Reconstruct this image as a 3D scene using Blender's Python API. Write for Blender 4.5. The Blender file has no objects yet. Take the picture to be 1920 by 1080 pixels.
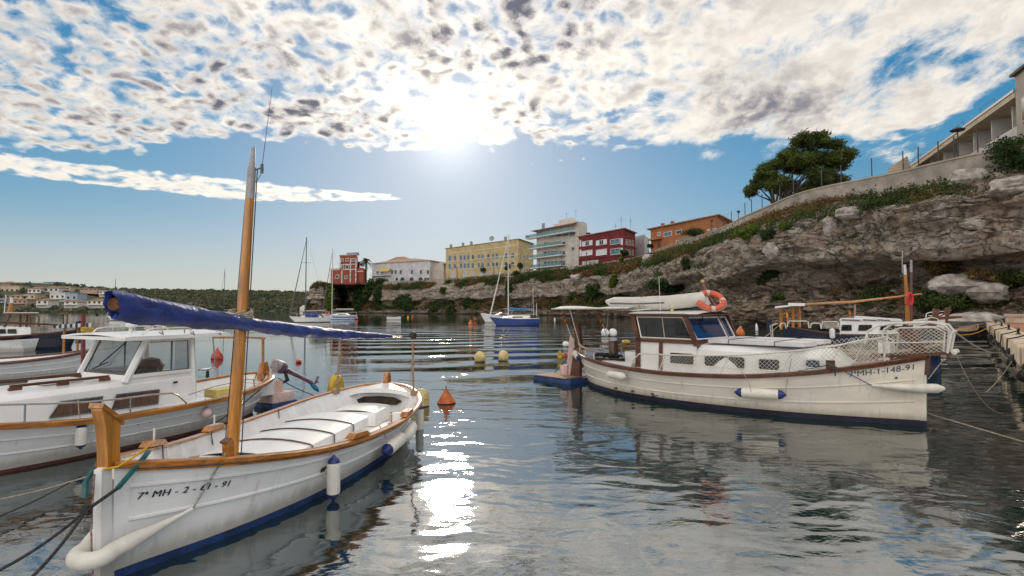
import bpy, math, random
import numpy as np
from mathutils import Vector, Matrix
R = math.radians
random.seed(7); rng = np.random.default_rng(11)
S = bpy.context.scene
COL = S.collection

# ------------------------------------------------------------------ camera
CAMH = 2.0
PITCH = math.atan(0.04)
cam = bpy.data.cameras.new('camera'); co = bpy.data.objects.new('camera', cam); COL.objects.link(co)
co.location = (0, 0, CAMH); co.rotation_euler = (math.pi/2 + PITCH, 0, 0)
cam.sensor_width = 36; cam.lens = 18.75; cam.clip_start = 0.05; cam.clip_end = 6000
S.camera = co

# ------------------------------------------------------------------ exposure, sun, sky
S.view_settings.view_transform = 'Standard'; S.view_settings.look = 'None'
S.view_settings.gamma = 1.0; S.view_settings.use_curve_mapping = False
S.view_settings.exposure = 1.12
SUN_EL, SUN_AZ = R(19.1), R(-6.9)          # azimuth from +Y towards +X
SUND = Vector((math.sin(SUN_AZ)*math.cos(SUN_EL), math.cos(SUN_AZ)*math.cos(SUN_EL), math.sin(SUN_EL)))
sl = bpy.data.lights.new('sun', 'SUN'); sl.energy = 0.6; sl.angle = R(4.5); sl.color = (1.0, 0.86, 0.66)
so = bpy.data.objects.new('sun', sl); COL.objects.link(so)
so.rotation_euler = (-SUND).to_track_quat('-Z', 'Y').to_euler()

class NT:
    """tiny node-tree helper"""
    def __init__(s, tree): s.t = tree; s.n = tree.nodes; s.l = tree.links
    def node(s, typ, **kw):
        n = s.n.new(typ)
        for k, v in kw.items(): setattr(n, k, v)
        return n
    def put(s, sock, v):
        if isinstance(v, bpy.types.NodeSocket): s.l.new(v, sock)
        elif isinstance(v, (tuple, list)) and sock.type == 'RGBA' and len(v) == 3: sock.default_value = (*v, 1)
        else: sock.default_value = v
    def math(s, op, a, b=None, c=None, clamp=False):
        n = s.node('ShaderNodeMath', operation=op, use_clamp=clamp)
        s.put(n.inputs[0], a)
        if b is not None: s.put(n.inputs[1], b)
        if c is not None: s.put(n.inputs[2], c)
        return n.outputs[0]
    def smooth(s, x, a, b):
        n = s.node('ShaderNodeMapRange', interpolation_type='SMOOTHSTEP')
        s.put(n.inputs[0], x); n.inputs[1].default_value = a; n.inputs[2].default_value = b
        return n.outputs[0]
    def noise(s, vec, scale, detail=3, rough=0.5, dist=0.0, col=False):
        n = s.node('ShaderNodeTexNoise'); s.put(n.inputs['Vector'], vec)
        n.inputs['Scale'].default_value = scale; n.inputs['Detail'].default_value = detail
        n.inputs['Roughness'].default_value = rough; n.inputs['Distortion'].default_value = dist
        return n.outputs['Color' if col else 'Fac']
    def mix(s, f, a, b, blend='MIX'):
        n = s.node('ShaderNodeMix', data_type='RGBA', blend_type=blend)
        s.put(n.inputs[0], f); s.put(n.inputs[6], a); s.put(n.inputs[7], b)
        return n.outputs[2]
    def comb(s, x, y, z):
        n = s.node('ShaderNodeCombineXYZ')
        for i, v in enumerate((x, y, z)): s.put(n.inputs[i], v)
        return n.outputs[0]
    def sep(s, v):
        n = s.node('ShaderNodeSeparateXYZ'); s.put(n.inputs[0], v); return n.outputs
    def mapping(s, v, scale=(1,1,1), rot=(0,0,0), loc=(0,0,0)):
        n = s.node('ShaderNodeMapping'); s.put(n.inputs[0], v)
        n.inputs['Scale'].default_value = scale; n.inputs['Rotation'].default_value = rot; n.inputs['Location'].default_value = loc
        return n.outputs[0]
    def vmath(s, op, a, b):
        n = s.node('ShaderNodeVectorMath', operation=op); s.put(n.inputs[0], a); s.put(n.inputs[1], b)
        return n.outputs['Value' if op == 'DOT_PRODUCT' else 'Vector']

W = bpy.data.worlds.new('World'); S.world = W; W.use_nodes = True
t = NT(W.node_tree); t.n.clear()
sky = t.node('ShaderNodeTexSky', sky_type='NISHITA', sun_disc=False)
sky.sun_elevation = SUN_EL; sky.sun_rotation = SUN_AZ
sky.air_density = 1.0; sky.dust_density = 0.25; sky.ozone_density = 3.0
SKYSTR = 0.10
d = t.node('ShaderNodeTexCoord').outputs['Generated']
dx, dy, dz = t.sep(d)
zc = t.math('MAXIMUM', dz, 0.02)
u = t.math('DIVIDE', dx, zc); v = t.math('DIVIDE', dy, zc)
P = t.comb(u, v, 0.0); PT = t.vmath('DIVIDE', d, t.comb(*[t.math('POWER', zc, 0.5)]*3))      # PT: cells with some height, so less foreshortened than the sheet
# --- cloud layer on a horizontal sheet at unit height: (u, v) = ground-plane position below the cloud
big = t.math('SUBTRACT', t.noise(P, 0.70, 4, 0.58), 0.5)
warp = t.vmath('ADD', PT, t.vmath('MULTIPLY', t.vmath('SUBTRACT', t.noise(PT, 5.0, 3, 0.5, col=True), (0.5, 0.5, 0.5)), (0.09, 0.09, 0.09)))
fineS = t.noise(warp, 15.0, 7, 0.60)
fineL = t.noise(t.mapping(warp, scale=(1.0, 0.62, 1), rot=(0, 0, R(-24))), 8.0, 7, 0.62)
vor = t.node('ShaderNodeTexVoronoi', feature='SMOOTH_F1'); t.put(vor.inputs['Vector'], warp)
vor.inputs['Scale'].default_value = 23.0; vor.inputs['Smoothness'].default_value = 0.8
cell = t.math('SUBTRACT', 1.0, vor.outputs['Distance'])
texS = t.math('ADD', t.math('MULTIPLY', fineS, 0.66), t.math('MULTIPLY', cell, 0.33))
texL = t.math('ADD', t.math('MULTIPLY', fineL, 0.95), 0.10)
side = t.smooth(t.math('ADD', u, t.math('MULTIPLY', big, 1.5)), 0.35, 1.25)
tex = t.math('ADD', t.math('MULTIPLY', texS, t.math('SUBTRACT', 1.0, side)), t.math('MULTIPLY', texL, side))
# main bank: everything nearer than its far edge and left of its right edge
wob = t.math('MULTIPLY', big, 2.6)
far = t.smooth(t.math('ADD', t.math('ADD', v, wob), t.math('MULTIPLY', t.math('ABSOLUTE', u), -0.06)), 3.75, 2.75)
right = t.smooth(t.math('ADD', t.math('ADD', u, t.math('MULTIPLY', v, -0.22)), t.math('MULTIPLY', big, 1.8)), 2.05, 1.45)
bank = t.math('MULTIPLY', far, right)
# second, thin band farther out on the left
vc = t.math('SUBTRACT', 4.72, t.math('MULTIPLY', t.math('POWER', t.math('ABSOLUTE', t.math('ADD', u, 0.9)), 2.0), 0.155))
bd = t.math('ABSOLUTE', t.math('SUBTRACT', v, vc))
hw = t.math('MULTIPLY', t.math('SUBTRACT', -0.55, u), 0.42)
hw = t.math('MINIMUM', t.math('MAXIMUM', hw, 0.001), 0.8)
band = t.math('MULTIPLY', t.math('SUBTRACT', 1.0, t.math('DIVIDE', bd, hw), clamp=True), 1.9, clamp=True)
band = t.math('MULTIPLY', band, t.smooth(u, -0.55, -1.15))
# scattered wisps just beyond the edge of the bank
wisp = t.math('MULTIPLY', t.smooth(v, 4.6, 3.4), 0.60)
wisp = t.math('MULTIPLY', wisp, t.smooth(u, -1.0, 0.2))
cov = t.math('MAXIMUM', t.math('MAXIMUM', bank, band), wisp)
dens = t.math('ADD', t.math('MULTIPLY', cov, 0.635), t.math('SUBTRACT', tex, 1.0))
dens = t.math('ADD', dens, t.math('MULTIPLY', big, 0.36))
alpha = t.smooth(dens, -0.03, 0.20)
alpha = t.math('MULTIPLY', alpha, t.smooth(dz, 0.03, 0.16))
thick = t.smooth(t.math('ADD', dens, t.math('MULTIPLY', t.math('SUBTRACT', t.noise(warp, 17.0, 5, 0.6), 0.5), 0.34)), 0.03, 0.36)
sd = t.math('MAXIMUM', t.vmath('DOT_PRODUCT', d, tuple(SUND)), 0.0)
near = t.smooth(sd, 0.72, 0.985)
aure = t.math('ADD', t.math('MULTIPLY', t.math('POWER', sd, 420.0), 2.4), t.math('MULTIPLY', t.math('POWER', sd, 80.0), 0.36))
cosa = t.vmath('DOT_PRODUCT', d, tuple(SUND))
front = t.math('ADD', 0.66, t.math('MULTIPLY', t.smooth(cosa, 0.60, -0.70), 1.15))      # front-lit clouds opposite the sun, boosted out of view to brighten the foreground
lowf = t.smooth(t.math('ADD', t.noise(P, 0.9, 2, 0.5), t.math('MULTIPLY', u, -0.05)), 0.34, 0.56)
thick = t.math('MULTIPLY', thick, t.math('SUBTRACT', 1.0, t.math('MULTIPLY', band, 0.75)))
dark = t.math('MULTIPLY', thick, t.math('ADD', 0.34, t.math('MULTIPLY', t.math('MULTIPLY', lowf, 0.80), t.math('ADD', 0.45, t.math('MULTIPLY', near, 0.55)))))
cloudc = t.mix(dark, (7.3, 6.75, 6.0), (1.1, 1.15, 1.5))
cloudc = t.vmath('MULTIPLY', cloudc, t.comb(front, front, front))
fwd = t.math('MULTIPLY', t.math('MULTIPLY', t.math('POWER', sd, 13.0), 2.2), t.math('SUBTRACT', 1.0, t.math('MULTIPLY', dark, 1.05), clamp=True))
cloudc = t.mix(1.0, cloudc, t.comb(fwd, t.math('MULTIPLY', fwd, 0.92), t.math('MULTIPLY', fwd, 0.78)), 'ADD')
cloudc = t.mix(1.0, cloudc, t.comb(t.math('MULTIPLY', aure, 2.1), t.math('MULTIPLY', aure, 1.85), t.math('MULTIPLY', aure, 1.45)), 'ADD')
hs = t.node('ShaderNodeHueSaturation'); t.put(hs.inputs['Color'], sky.outputs[0]); hs.inputs['Saturation'].default_value = 1.42
skyn = t.vmath('DIVIDE', hs.outputs[0], t.vmath('ADD', t.vmath('MULTIPLY', hs.outputs[0], (0.17, 0.165, 0.165)), (1.0, 1.0, 1.0)))
skyn = t.vmath('MULTIPLY', skyn, (0.66, 0.71, 0.78))
skyn = t.mix(t.math('MULTIPLY', t.smooth(dz, 0.17, 0.0), 0.55), skyn, (2.95, 2.92, 2.7))
halo = t.math('MULTIPLY', t.math('POWER', sd, 22.0), 0.40)
skyn = t.vmath('ADD', skyn, t.comb(halo, halo, halo))
skyc = t.mix(1.0, skyn, t.comb(t.math('MULTIPLY', aure, 0.9), t.math('MULTIPLY', aure, 0.86), t.math('MULTIPLY', aure, 0.78)), 'ADD')
fin = t.mix(alpha, skyc, cloudc)
bg = t.node('ShaderNodeBackground'); t.put(bg.inputs[0], fin); bg.inputs[1].default_value = SKYSTR
ow = t.node('ShaderNodeOutputWorld'); t.l.new(bg.outputs[0], ow.inputs[0])

# ------------------------------------------------------------------ materials
def mat(name, col, rough=0.6, var=0.10, scale=6.0, bump=0.0, bscale=None, metal=0.0, col2=None, spec=0.5, coat=0.0, stretch=(1,1,1), island=0.0, alpha=1.0, grime=0.0):
    m = bpy.data.materials.new(name); m.use_nodes = True
    k = NT(m.node_tree); b = k.n['Principled BSDF']
    b.inputs['Roughness'].default_value = rough; b.inputs['Metallic'].default_value = metal
    b.inputs['Specular IOR Level'].default_value = spec; b.inputs['Coat Weight'].default_value = coat
    tc = k.node('ShaderNodeTexCoord').outputs['Object']
    vec = k.mapping(tc, scale=stretch)
    c2 = col2 or tuple(max(0.0, c*(1-2.4*var)) for c in col)
    f = k.smooth(k.noise(vec, scale, 5, 0.6), 0.32, 0.70)
    c = k.mix(f, c2, col)
    if island:
        g = k.node('ShaderNodeNewGeometry').outputs['Random Per Island']
        h = k.node('ShaderNodeHueSaturation'); k.put(h.inputs['Color'], c)
        k.put(h.inputs['Value'], k.math('ADD', 1.0-island, k.math('MULTIPLY', g, 2*island)))
        k.put(h.inputs['Hue'], k.math('ADD', 0.485, k.math('MULTIPLY', g, 0.03)))
        c = h.outputs[0]
    if grime:      # weed and rust-brown dirt along the waterline, run-off streaks below the fittings
        zz = k.sep(tc)[2]; st = k.noise(k.mapping(tc, scale=(5.0, 5.0, 0.35)), 2.2, 4, 0.65)
        band = k.math('MULTIPLY', k.smooth(k.math('ADD', zz, k.math('MULTIPLY', st, -0.16)), 0.16, 0.0), 0.75)
        c = k.mix(k.math('MULTIPLY', band, grime), c, (0.20, 0.16, 0.09))
        c = k.mix(k.math('MULTIPLY', k.smooth(st, 0.57, 0.74), 0.38*grime), c, (0.33, 0.25, 0.16))
    k.put(b.inputs['Base Color'], c)
    if bump:
        bn = k.node('ShaderNodeBump'); bn.inputs['Strength'].default_value = 1.0; bn.inputs['Distance'].default_value = bump
        k.put(bn.inputs['Height'], k.noise(vec, bscale or scale*3, 4, 0.6)); k.l.new(bn.outputs[0], b.inputs['Normal'])
    b.inputs['Alpha'].default_value = alpha
    return m

def glass(name, col, rough=0.03, alpha=0.6):
    m = mat(name, col, rough, 0.15, 2.0, spec=0.8, alpha=alpha); return m

M = {}
M['white'] = mat('white_gelcoat', (0.86, 0.85, 0.83), 0.30, 0.05, 2.5, coat=0.3)
M['hullwhite'] = mat('white_hull_paint', (0.86, 0.85, 0.84), 0.25, 0.06, 1.7, coat=0.35, stretch=(0.6, 1, 2.5), grime=0.8)
M['deckwhite'] = mat('white_deck_paint', (0.84, 0.83, 0.82), 0.5, 0.05, 5, bump=0.001, bscale=90)
M['cream'] = mat('cream_hull_paint', (0.85, 0.785, 0.68), 0.28, 0.07, 1.5, coat=0.35, stretch=(0.6, 1, 2.5), grime=0.8)
M['blue_af'] = mat('blue_antifouling', (0.012, 0.05, 0.19), 0.6, 0.25, 6)
M['navy'] = mat('navy_hull_paint', (0.015, 0.022, 0.07), 0.22, 0.2, 2, coat=0.4)
M['darkaf'] = mat('dark_antifouling', (0.018, 0.018, 0.045), 0.6, 0.25, 5)
M['redaf'] = mat('red_antifouling', (0.12, 0.03, 0.02), 0.6, 0.2, 5)
M['varnish'] = mat('varnished_pine', (0.56, 0.21, 0.035), 0.22, 0.22, 3.5, bump=0.0006, bscale=30, coat=0.5, stretch=(0.35, 6, 6))
M['mastwood'] = mat('varnished_mast_wood', (0.60, 0.235, 0.03), 0.24, 0.20, 3.5, coat=0.5, stretch=(6, 6, 0.4))
M['mahog'] = mat('mahogany', (0.16, 0.052, 0.024), 0.3, 0.25, 4, bump=0.0006, bscale=30, coat=0.4, stretch=(0.35, 5, 5))
M['teak'] = mat('weathered_teak', (0.42, 0.27, 0.17), 0.7, 0.16, 5, bump=0.001, bscale=40, stretch=(5, 0.5, 5))
M['sailblue'] = mat('blue_canvas_cover', (0.024, 0.055, 0.29), 0.5, 0.25, 3, bump=0.016, bscale=9, stretch=(1.0, 1, 1))
M['skyblue'] = mat('bright_blue_canvas', (0.03, 0.20, 0.45), 0.6, 0.15, 4, bump=0.01)
M['canvas'] = mat('grey_white_canvas', (0.68, 0.68, 0.68), 0.8, 0.08, 3, bump=0.004, bscale=12)
M['rubber'] = mat('white_fender_vinyl', (0.80, 0.76, 0.68), 0.38, 0.08, 6)
M['fblue'] = mat('blue_fender_end', (0.015, 0.035, 0.19), 0.35, 0.15, 9)
M['pinkf'] = mat('pinkish_fender_vinyl', (0.72, 0.52, 0.48), 0.5, 0.12, 9)
M['steel'] = mat('stainless_steel', (0.62, 0.61, 0.60), 0.22, 0.08, 8, metal=1.0)
M['rail'] = mat('white_painted_rail', (0.72, 0.69, 0.64), 0.35, 0.08, 8)
M['net'] = mat('white_rail_netting', (0.72, 0.68, 0.58), 0.8, 0.1, 8)
M['rope'] = mat('beige_rope', (0.50, 0.42, 0.33), 0.9, 0.2, 40, bump=0.003, bscale=120)
M['drope'] = mat('dark_wet_rope', (0.05, 0.045, 0.05), 0.8, 0.3, 40, bump=0.003, bscale=120)
M['wrope'] = mat('grey_white_rope', (0.55, 0.54, 0.54), 0.85, 0.3, 60, bump=0.002, bscale=150)
M['teal'] = mat('teal_hose', (0.01, 0.12, 0.13), 0.45, 0.2, 15)
M['black'] = mat('black_rubber', (0.015, 0.015, 0.017), 0.5, 0.2, 10)
M['ink'] = mat('dark_blue_lettering', (0.012, 0.014, 0.05), 0.5, 0.1, 10)
M['green'] = mat('dark_green_sticker', (0.01, 0.06, 0.025), 0.5, 0.1, 10)
M['glassdark'] = glass('dark_cabin_glass', (0.018, 0.022, 0.026), 0.04, 0.92)
M['glassblue'] = glass('blue_windscreen_glass', (0.015, 0.035, 0.12), 0.04, 0.95)
M['glassclear'] = glass('clear_cabin_glass', (0.10, 0.11, 0.115), 0.03, 0.35)
M['curtain'] = mat('brown_cabin_curtain', (0.16, 0.085, 0.055), 0.8, 0.25, 6, stretch=(9, 1, 0.6), bump=0.01, bscale=5)
M['orange'] = mat('orange_plastic', (0.75, 0.17, 0.03), 0.5, 0.22, 5, bump=0.003, bscale=30)
M['lifeorange'] = mat('life_ring_orange', (0.72, 0.13, 0.055), 0.5, 0.12, 7)
M['redbuoy'] = mat('faded_red_plastic', (0.55, 0.075, 0.05), 0.5, 0.15, 7)
M['yellow'] = mat('yellow_plastic', (0.64, 0.41, 0.02), 0.5, 0.24, 5, bump=0.003, bscale=30)
M['oldwhite'] = mat('weathered_white_plastic', (0.70, 0.54, 0.24), 0.5, 0.15, 5)
M['cleanwhite'] = mat('clean_white_plastic', (0.78, 0.78, 0.77), 0.4, 0.08, 5)
M['algae'] = mat('algae_growth', (0.035, 0.035, 0.02), 0.9, 0.3, 14, bump=0.01)
M['flagr'] = mat('red_flag_cloth', (0.55, 0.03, 0.02), 0.8, 0.15, 6)
M['flagy'] = mat('yellow_flag_cloth', (0.80, 0.42, 0.01), 0.8, 0.12, 6)
M['greyplastic'] = mat('grey_engine_plastic', (0.40, 0.36, 0.37), 0.4, 0.12, 8)
M['purple'] = mat('mauve_engine_paint', (0.15, 0.07, 0.12), 0.4, 0.2, 8)
M['turq'] = mat('turquoise_antifouling', (0.01, 0.20, 0.30), 0.5, 0.2, 12)
M['dinghy'] = mat('grey_inflatable_fabric', (0.62, 0.59, 0.54), 0.5, 0.06, 4)
M['dgrey'] = mat('dark_grey_trim', (0.12, 0.12, 0.125), 0.5, 0.15, 9)

# ------------------------------------------------------------------ mesh + object helpers
def rot_to(v):
    return Vector(v).to_track_quat('Z', 'Y').to_matrix()

class MB:
    def __init__(s): s.v = []; s.f = []
    def add(s, vs, fs):
        o = len(s.v); s.v += [tuple(map(float, p)) for p in vs]; s.f += [tuple(i+o for i in f) for f in fs]; return s
    def box(s, c, size, rz=0.0, m=None):
        hx, hy, hz = size[0]/2, size[1]/2, size[2]/2
        vs = [Vector((x*hx, y*hy, z*hz)) for x in (-1,1) for y in (-1,1) for z in (-1,1)]
        mm = m or Matrix.Rotation(rz, 3, 'Z')
        vs = [mm @ p + Vector(c) for p in vs]
        return s.add(vs, [(0,1,3,2),(4,6,7,5),(0,4,5,1),(2,3,7,6),(0,2,6,4),(1,5,7,3)])
    def b2(s, lo, hi): return s.box([(a+b)/2 for a, b in zip(lo, hi)], [abs(b-a) for a, b in zip(lo, hi)])
    def rbox(s, lo, hi, r=0.02, crown=0.0, n=6):
        """box with rounded vertical + top edges, top crowned across y"""
        x0, y0, z0 = lo; x1, y1, z1 = hi
        def ring(ins, z, cr):
            pts = []
            for (cx, cy, a0) in ((x1-r, y1-r, 0), (x0+r, y1-r, 90), (x0+r, y0+r, 180), (x1-r, y0+r, 270)):
                for k in range(4):
                    a = R(a0+k*30); rr = r-ins
                    pts.append((cx+rr*math.cos(a), cy+rr*math.sin(a)))
            yc, hy = (y0+y1)/2, (y1-y0)/2
            return [(px, py, z+cr*(1-((py-yc)/hy)**2)) for px, py in pts]
        rings = [ring(0, z0, 0), ring(0, z1-r*0.7, crown), ring(r*0.3, z1-r*0.2, crown), ring(r*0.8, z1, crown)]
        N = 16; vs = [p for q in rings for p in q]
        fs = [(i*N+j, i*N+(j+1) % N, (i+1)*N+(j+1) % N, (i+1)*N+j) for i in range(3) for j in range(N)]
        # top: strip across y for the crown
        s.add(vs, fs)
        xs0, xs1 = x0+r*0.2, x1-r*0.2; yc, hy = (y0+y1)/2, (y1-y0)/2
        tv = []; K = 8
        for k in range(K+1):
            yy = y0+r*0.2+(y1-y0-r*0.4)*k/K; zz = z1+crown*(1-((yy-yc)/hy)**2)+0.0005
            tv += [(xs0, yy, zz), (xs1, yy, zz)]
        return s.add(tv, [(2*k, 2*k+1, 2*k+3, 2*k+2) for k in range(K)])
    def tube(s, path, r, n=8, cap=True, flat=1.0):
        P = [Vector(p) for p in path]; L = len(P)
        rad = r if isinstance(r, (list, tuple, np.ndarray)) else [r]*L
        vs = []; up = None
        for i in range(L):
            d_ = (P[min(i+1, L-1)]-P[max(i-1, 0)]).normalized()
            if up is None:
                up = Vector((0, 0, 1)) if abs(d_.z) < 0.95 else Vector((1, 0, 0))
            a = d_.cross(up)
            if a.length < 1e-4: a = d_.orthogonal()
            a.normalize(); b = a.cross(d_).normalized(); up = b
            for k in range(n):
                th = 2*math.pi*k/n
                vs.append(P[i]+a*(rad[i]*flat*math.cos(th))+b*(rad[i]*math.sin(th)))
        fs = [(i*n+k, i*n+(k+1) % n, (i+1)*n+(k+1) % n, (i+1)*n+k) for i in range(L-1) for k in range(n)]
        if cap: fs += [tuple(range(n))[::-1], tuple((L-1)*n+k for k in range(n))]
        return s.add(vs, fs)
    def lathe(s, prof, n=20, base=(0,0,0), axis=(0,0,1)):
        m = rot_to(axis); vs = []
        for (r, z) in prof:
            for k in range(n):
                a = 2*math.pi*k/n; vs.append(m @ Vector((r*math.cos(a), r*math.sin(a), z))+Vector(base))
        L = len(prof)
        fs = [(i*n+k, i*n+(k+1) % n, (i+1)*n+(k+1) % n, (i+1)*n+k) for i in range(L-1) for k in range(n)]
        fs += [tuple(range(n))[::-1], tuple((L-1)*n+k for k in range(n))]
        return s.add(vs, fs)
    def grid(s, rows, flip=False):
        A = len(rows); B = len(rows[0]); vs = [p for r_ in rows for p in r_]
        fs = [((i*B+j), (i*B+j+1), ((i+1)*B+j+1), ((i+1)*B+j)) for i in range(A-1) for j in range(B-1)]
        if flip: fs = [f[::-1] for f in fs]
        return s.add(vs, fs)
    def prism(s, poly, a, b, m=None):
        """2D polygon (x,z) extruded along y from a to b; m maps"""
        n = len(poly); vs = [Vector((x, a, z)) for x, z in poly]+[Vector((x, b, z)) for x, z in poly]
        if m is not None: vs = [m @ p for p in vs]
        fs = [tuple(range(n))[::-1], tuple(range(n, 2*n))]+[(i, (i+1) % n, n+(i+1) % n, n+i) for i in range(n)]
        return s.add(vs, fs)
    def mesh(s, name, m, smooth=True):
        me = bpy.data.meshes.new(name); me.from_pydata(s.v, [], s.f)
        if m is not None: me.materials.append(m)
        if smooth:
            me.polygons.foreach_set('use_smooth', [True]*len(me.polygons))
            try: me.set_sharp_from_angle(angle=R(38))
            except Exception: pass
        me.update(); return me
    def build(s, name, m, parent=None, smooth=True, label=None):
        o = bpy.data.objects.new(name, s.mesh(name, m, smooth)); COL.objects.link(o)
        if parent is not None: o.parent = parent
        if label: o['label'] = label
        return o

def tag(o, label, cat, group=None):
    o['label'] = label; o['category'] = cat
    if group: o['group'] = group
    return o
def thing(name, label, cat, loc=(0,0,0), rz=0.0, group=None):
    o = bpy.data.objects.new(name, None); COL.objects.link(o); o.empty_display_size = 0.2
    o.location = loc; o.rotation_euler = (0, 0, rz)
    return tag(o, label, cat, group)
def kind(o, k): o['kind'] = k; return o
def link_copy(src, parent=None, name=None):
    c = src.copy(); COL.objects.link(c)
    if parent is not None: c.parent = parent
    return c

# pixel of the 1920x1080 photograph -> point of the real place (used only to measure)
CT, ST = math.cos(PITCH), math.sin(PITCH)
def ray(px, py):
    a = (px-960)/1000; b = (540-py)/1000
    return Vector((a, CT-b*ST, ST+b*CT))
def atz(px, py, z=0.0):
    d_ = ray(px, py); return Vector((0, 0, CAMH))+d_*((z-CAMH)/d_.z)
def aty(px, py, Y):
    d_ = ray(px, py); return Vector((0, 0, CAMH))+d_*(Y/d_.y)

# vectorised gradient-free value noise
def _h(ix, iy, iz):
    n = (ix.astype(np.int64)*374761393+iy.astype(np.int64)*668265263+iz.astype(np.int64)*2147483647) & 0xffffffff
    n = ((n ^ (n >> 13))*1274126177) & 0xffffffff
    n = ((n ^ (n >> 16))*2246822519) & 0xffffffff
    return (n & 0xffff)/65535.0
def vnoise(x, y, z):
    x, y, z = [np.asarray(q, float) for q in (x, y, z)]
    ix, iy, iz = np.floor(x), np.floor(y), np.floor(z)
    fx, fy, fz = x-ix, y-iy, z-iz
    fx, fy, fz = [q*q*q*(q*(q*6-15)+10) for q in (fx, fy, fz)]
    o = 0
    for a in (0, 1):
        for b in (0, 1):
            for c in (0, 1):
                w = (fx if a else 1-fx)*(fy if b else 1-fy)*(fz if c else 1-fz)
                o = o+w*_h(ix+a, iy+b, iz+c)
    return o*2-1
def fbm(x, y, z, oct=4, gain=0.5):
    o = 0; a = 1.0; s_ = 1.0
    for k in range(oct):
        o = o+a*vnoise(x*s_+17.3*k, y*s_+5.1*k, z*s_+9.7*k); a *= gain; s_ *= 2.03
    return o

# leaves: many small faces spread through ellipsoid blobs
def leaf_arrays(blobs, n, size, shell=0.55, flat=0.5, tri=False):
    """blobs: list of (centre, (rx,ry,rz)); returns verts, faces"""
    vol = np.array([b[1][0]*b[1][1]+b[1][1]*b[1][2] for b in blobs]); pr = vol/vol.sum()
    idx = rng.choice(len(blobs), n, p=pr)
    C_ = np.array([b[0] for b in blobs])[idx]; Rr = np.array([b[1] for b in blobs])[idx]
    dv = rng.normal(size=(n, 3)); dv /= np.linalg.norm(dv, axis=1)[:, None]
    rad = shell+(1-shell)*rng.random(n)**0.7
    rad = rad*(1+0.18*vnoise(dv[:, 0]*3+idx, dv[:, 1]*3, dv[:, 2]*3))
    p = C_+dv*Rr*rad[:, None]
    nv = dv+rng.normal(size=(n, 3))*0.75; nv /= np.linalg.norm(nv, axis=1)[:, None]
    a = np.cross(nv, rng.normal(size=(n, 3))); a /= np.linalg.norm(a, axis=1)[:, None]
    b = np.cross(nv, a)
    sz = size*(0.6+0.8*rng.random(n))[:, None]
    q = np.stack([p-a*sz, p+b*sz*flat, p+a*sz, p-b*sz*flat], 1).reshape(-1, 3)
    f = np.arange(n*4).reshape(n, 4)
    return q, f
def raw_mesh(name, v, f, m):
    me = bpy.data.meshes.new(name)
    v = np.asarray(v, np.float32); f = np.asarray(f, np.int32)
    me.vertices.add(len(v)); me.vertices.foreach_set('co', v.ravel())
    me.loops.add(f.size); me.loops.foreach_set('vertex_index', f.ravel())
    me.polygons.add(len(f)); me.polygons.foreach_set('loop_start', np.arange(0, f.size, f.shape[1]))
    try: me.polygons.foreach_set('loop_total', np.full(len(f), f.shape[1]))
    except Exception: pass
    me.materials.append(m); me.update(calc_edges=True); me.validate(); return me
def raw_obj(name, v, f, m, parent=None):
    o = bpy.data.objects.new(name, raw_mesh(name, v, f, m)); COL.objects.link(o)
    if parent is not None: o.parent = parent
    return o

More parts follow.
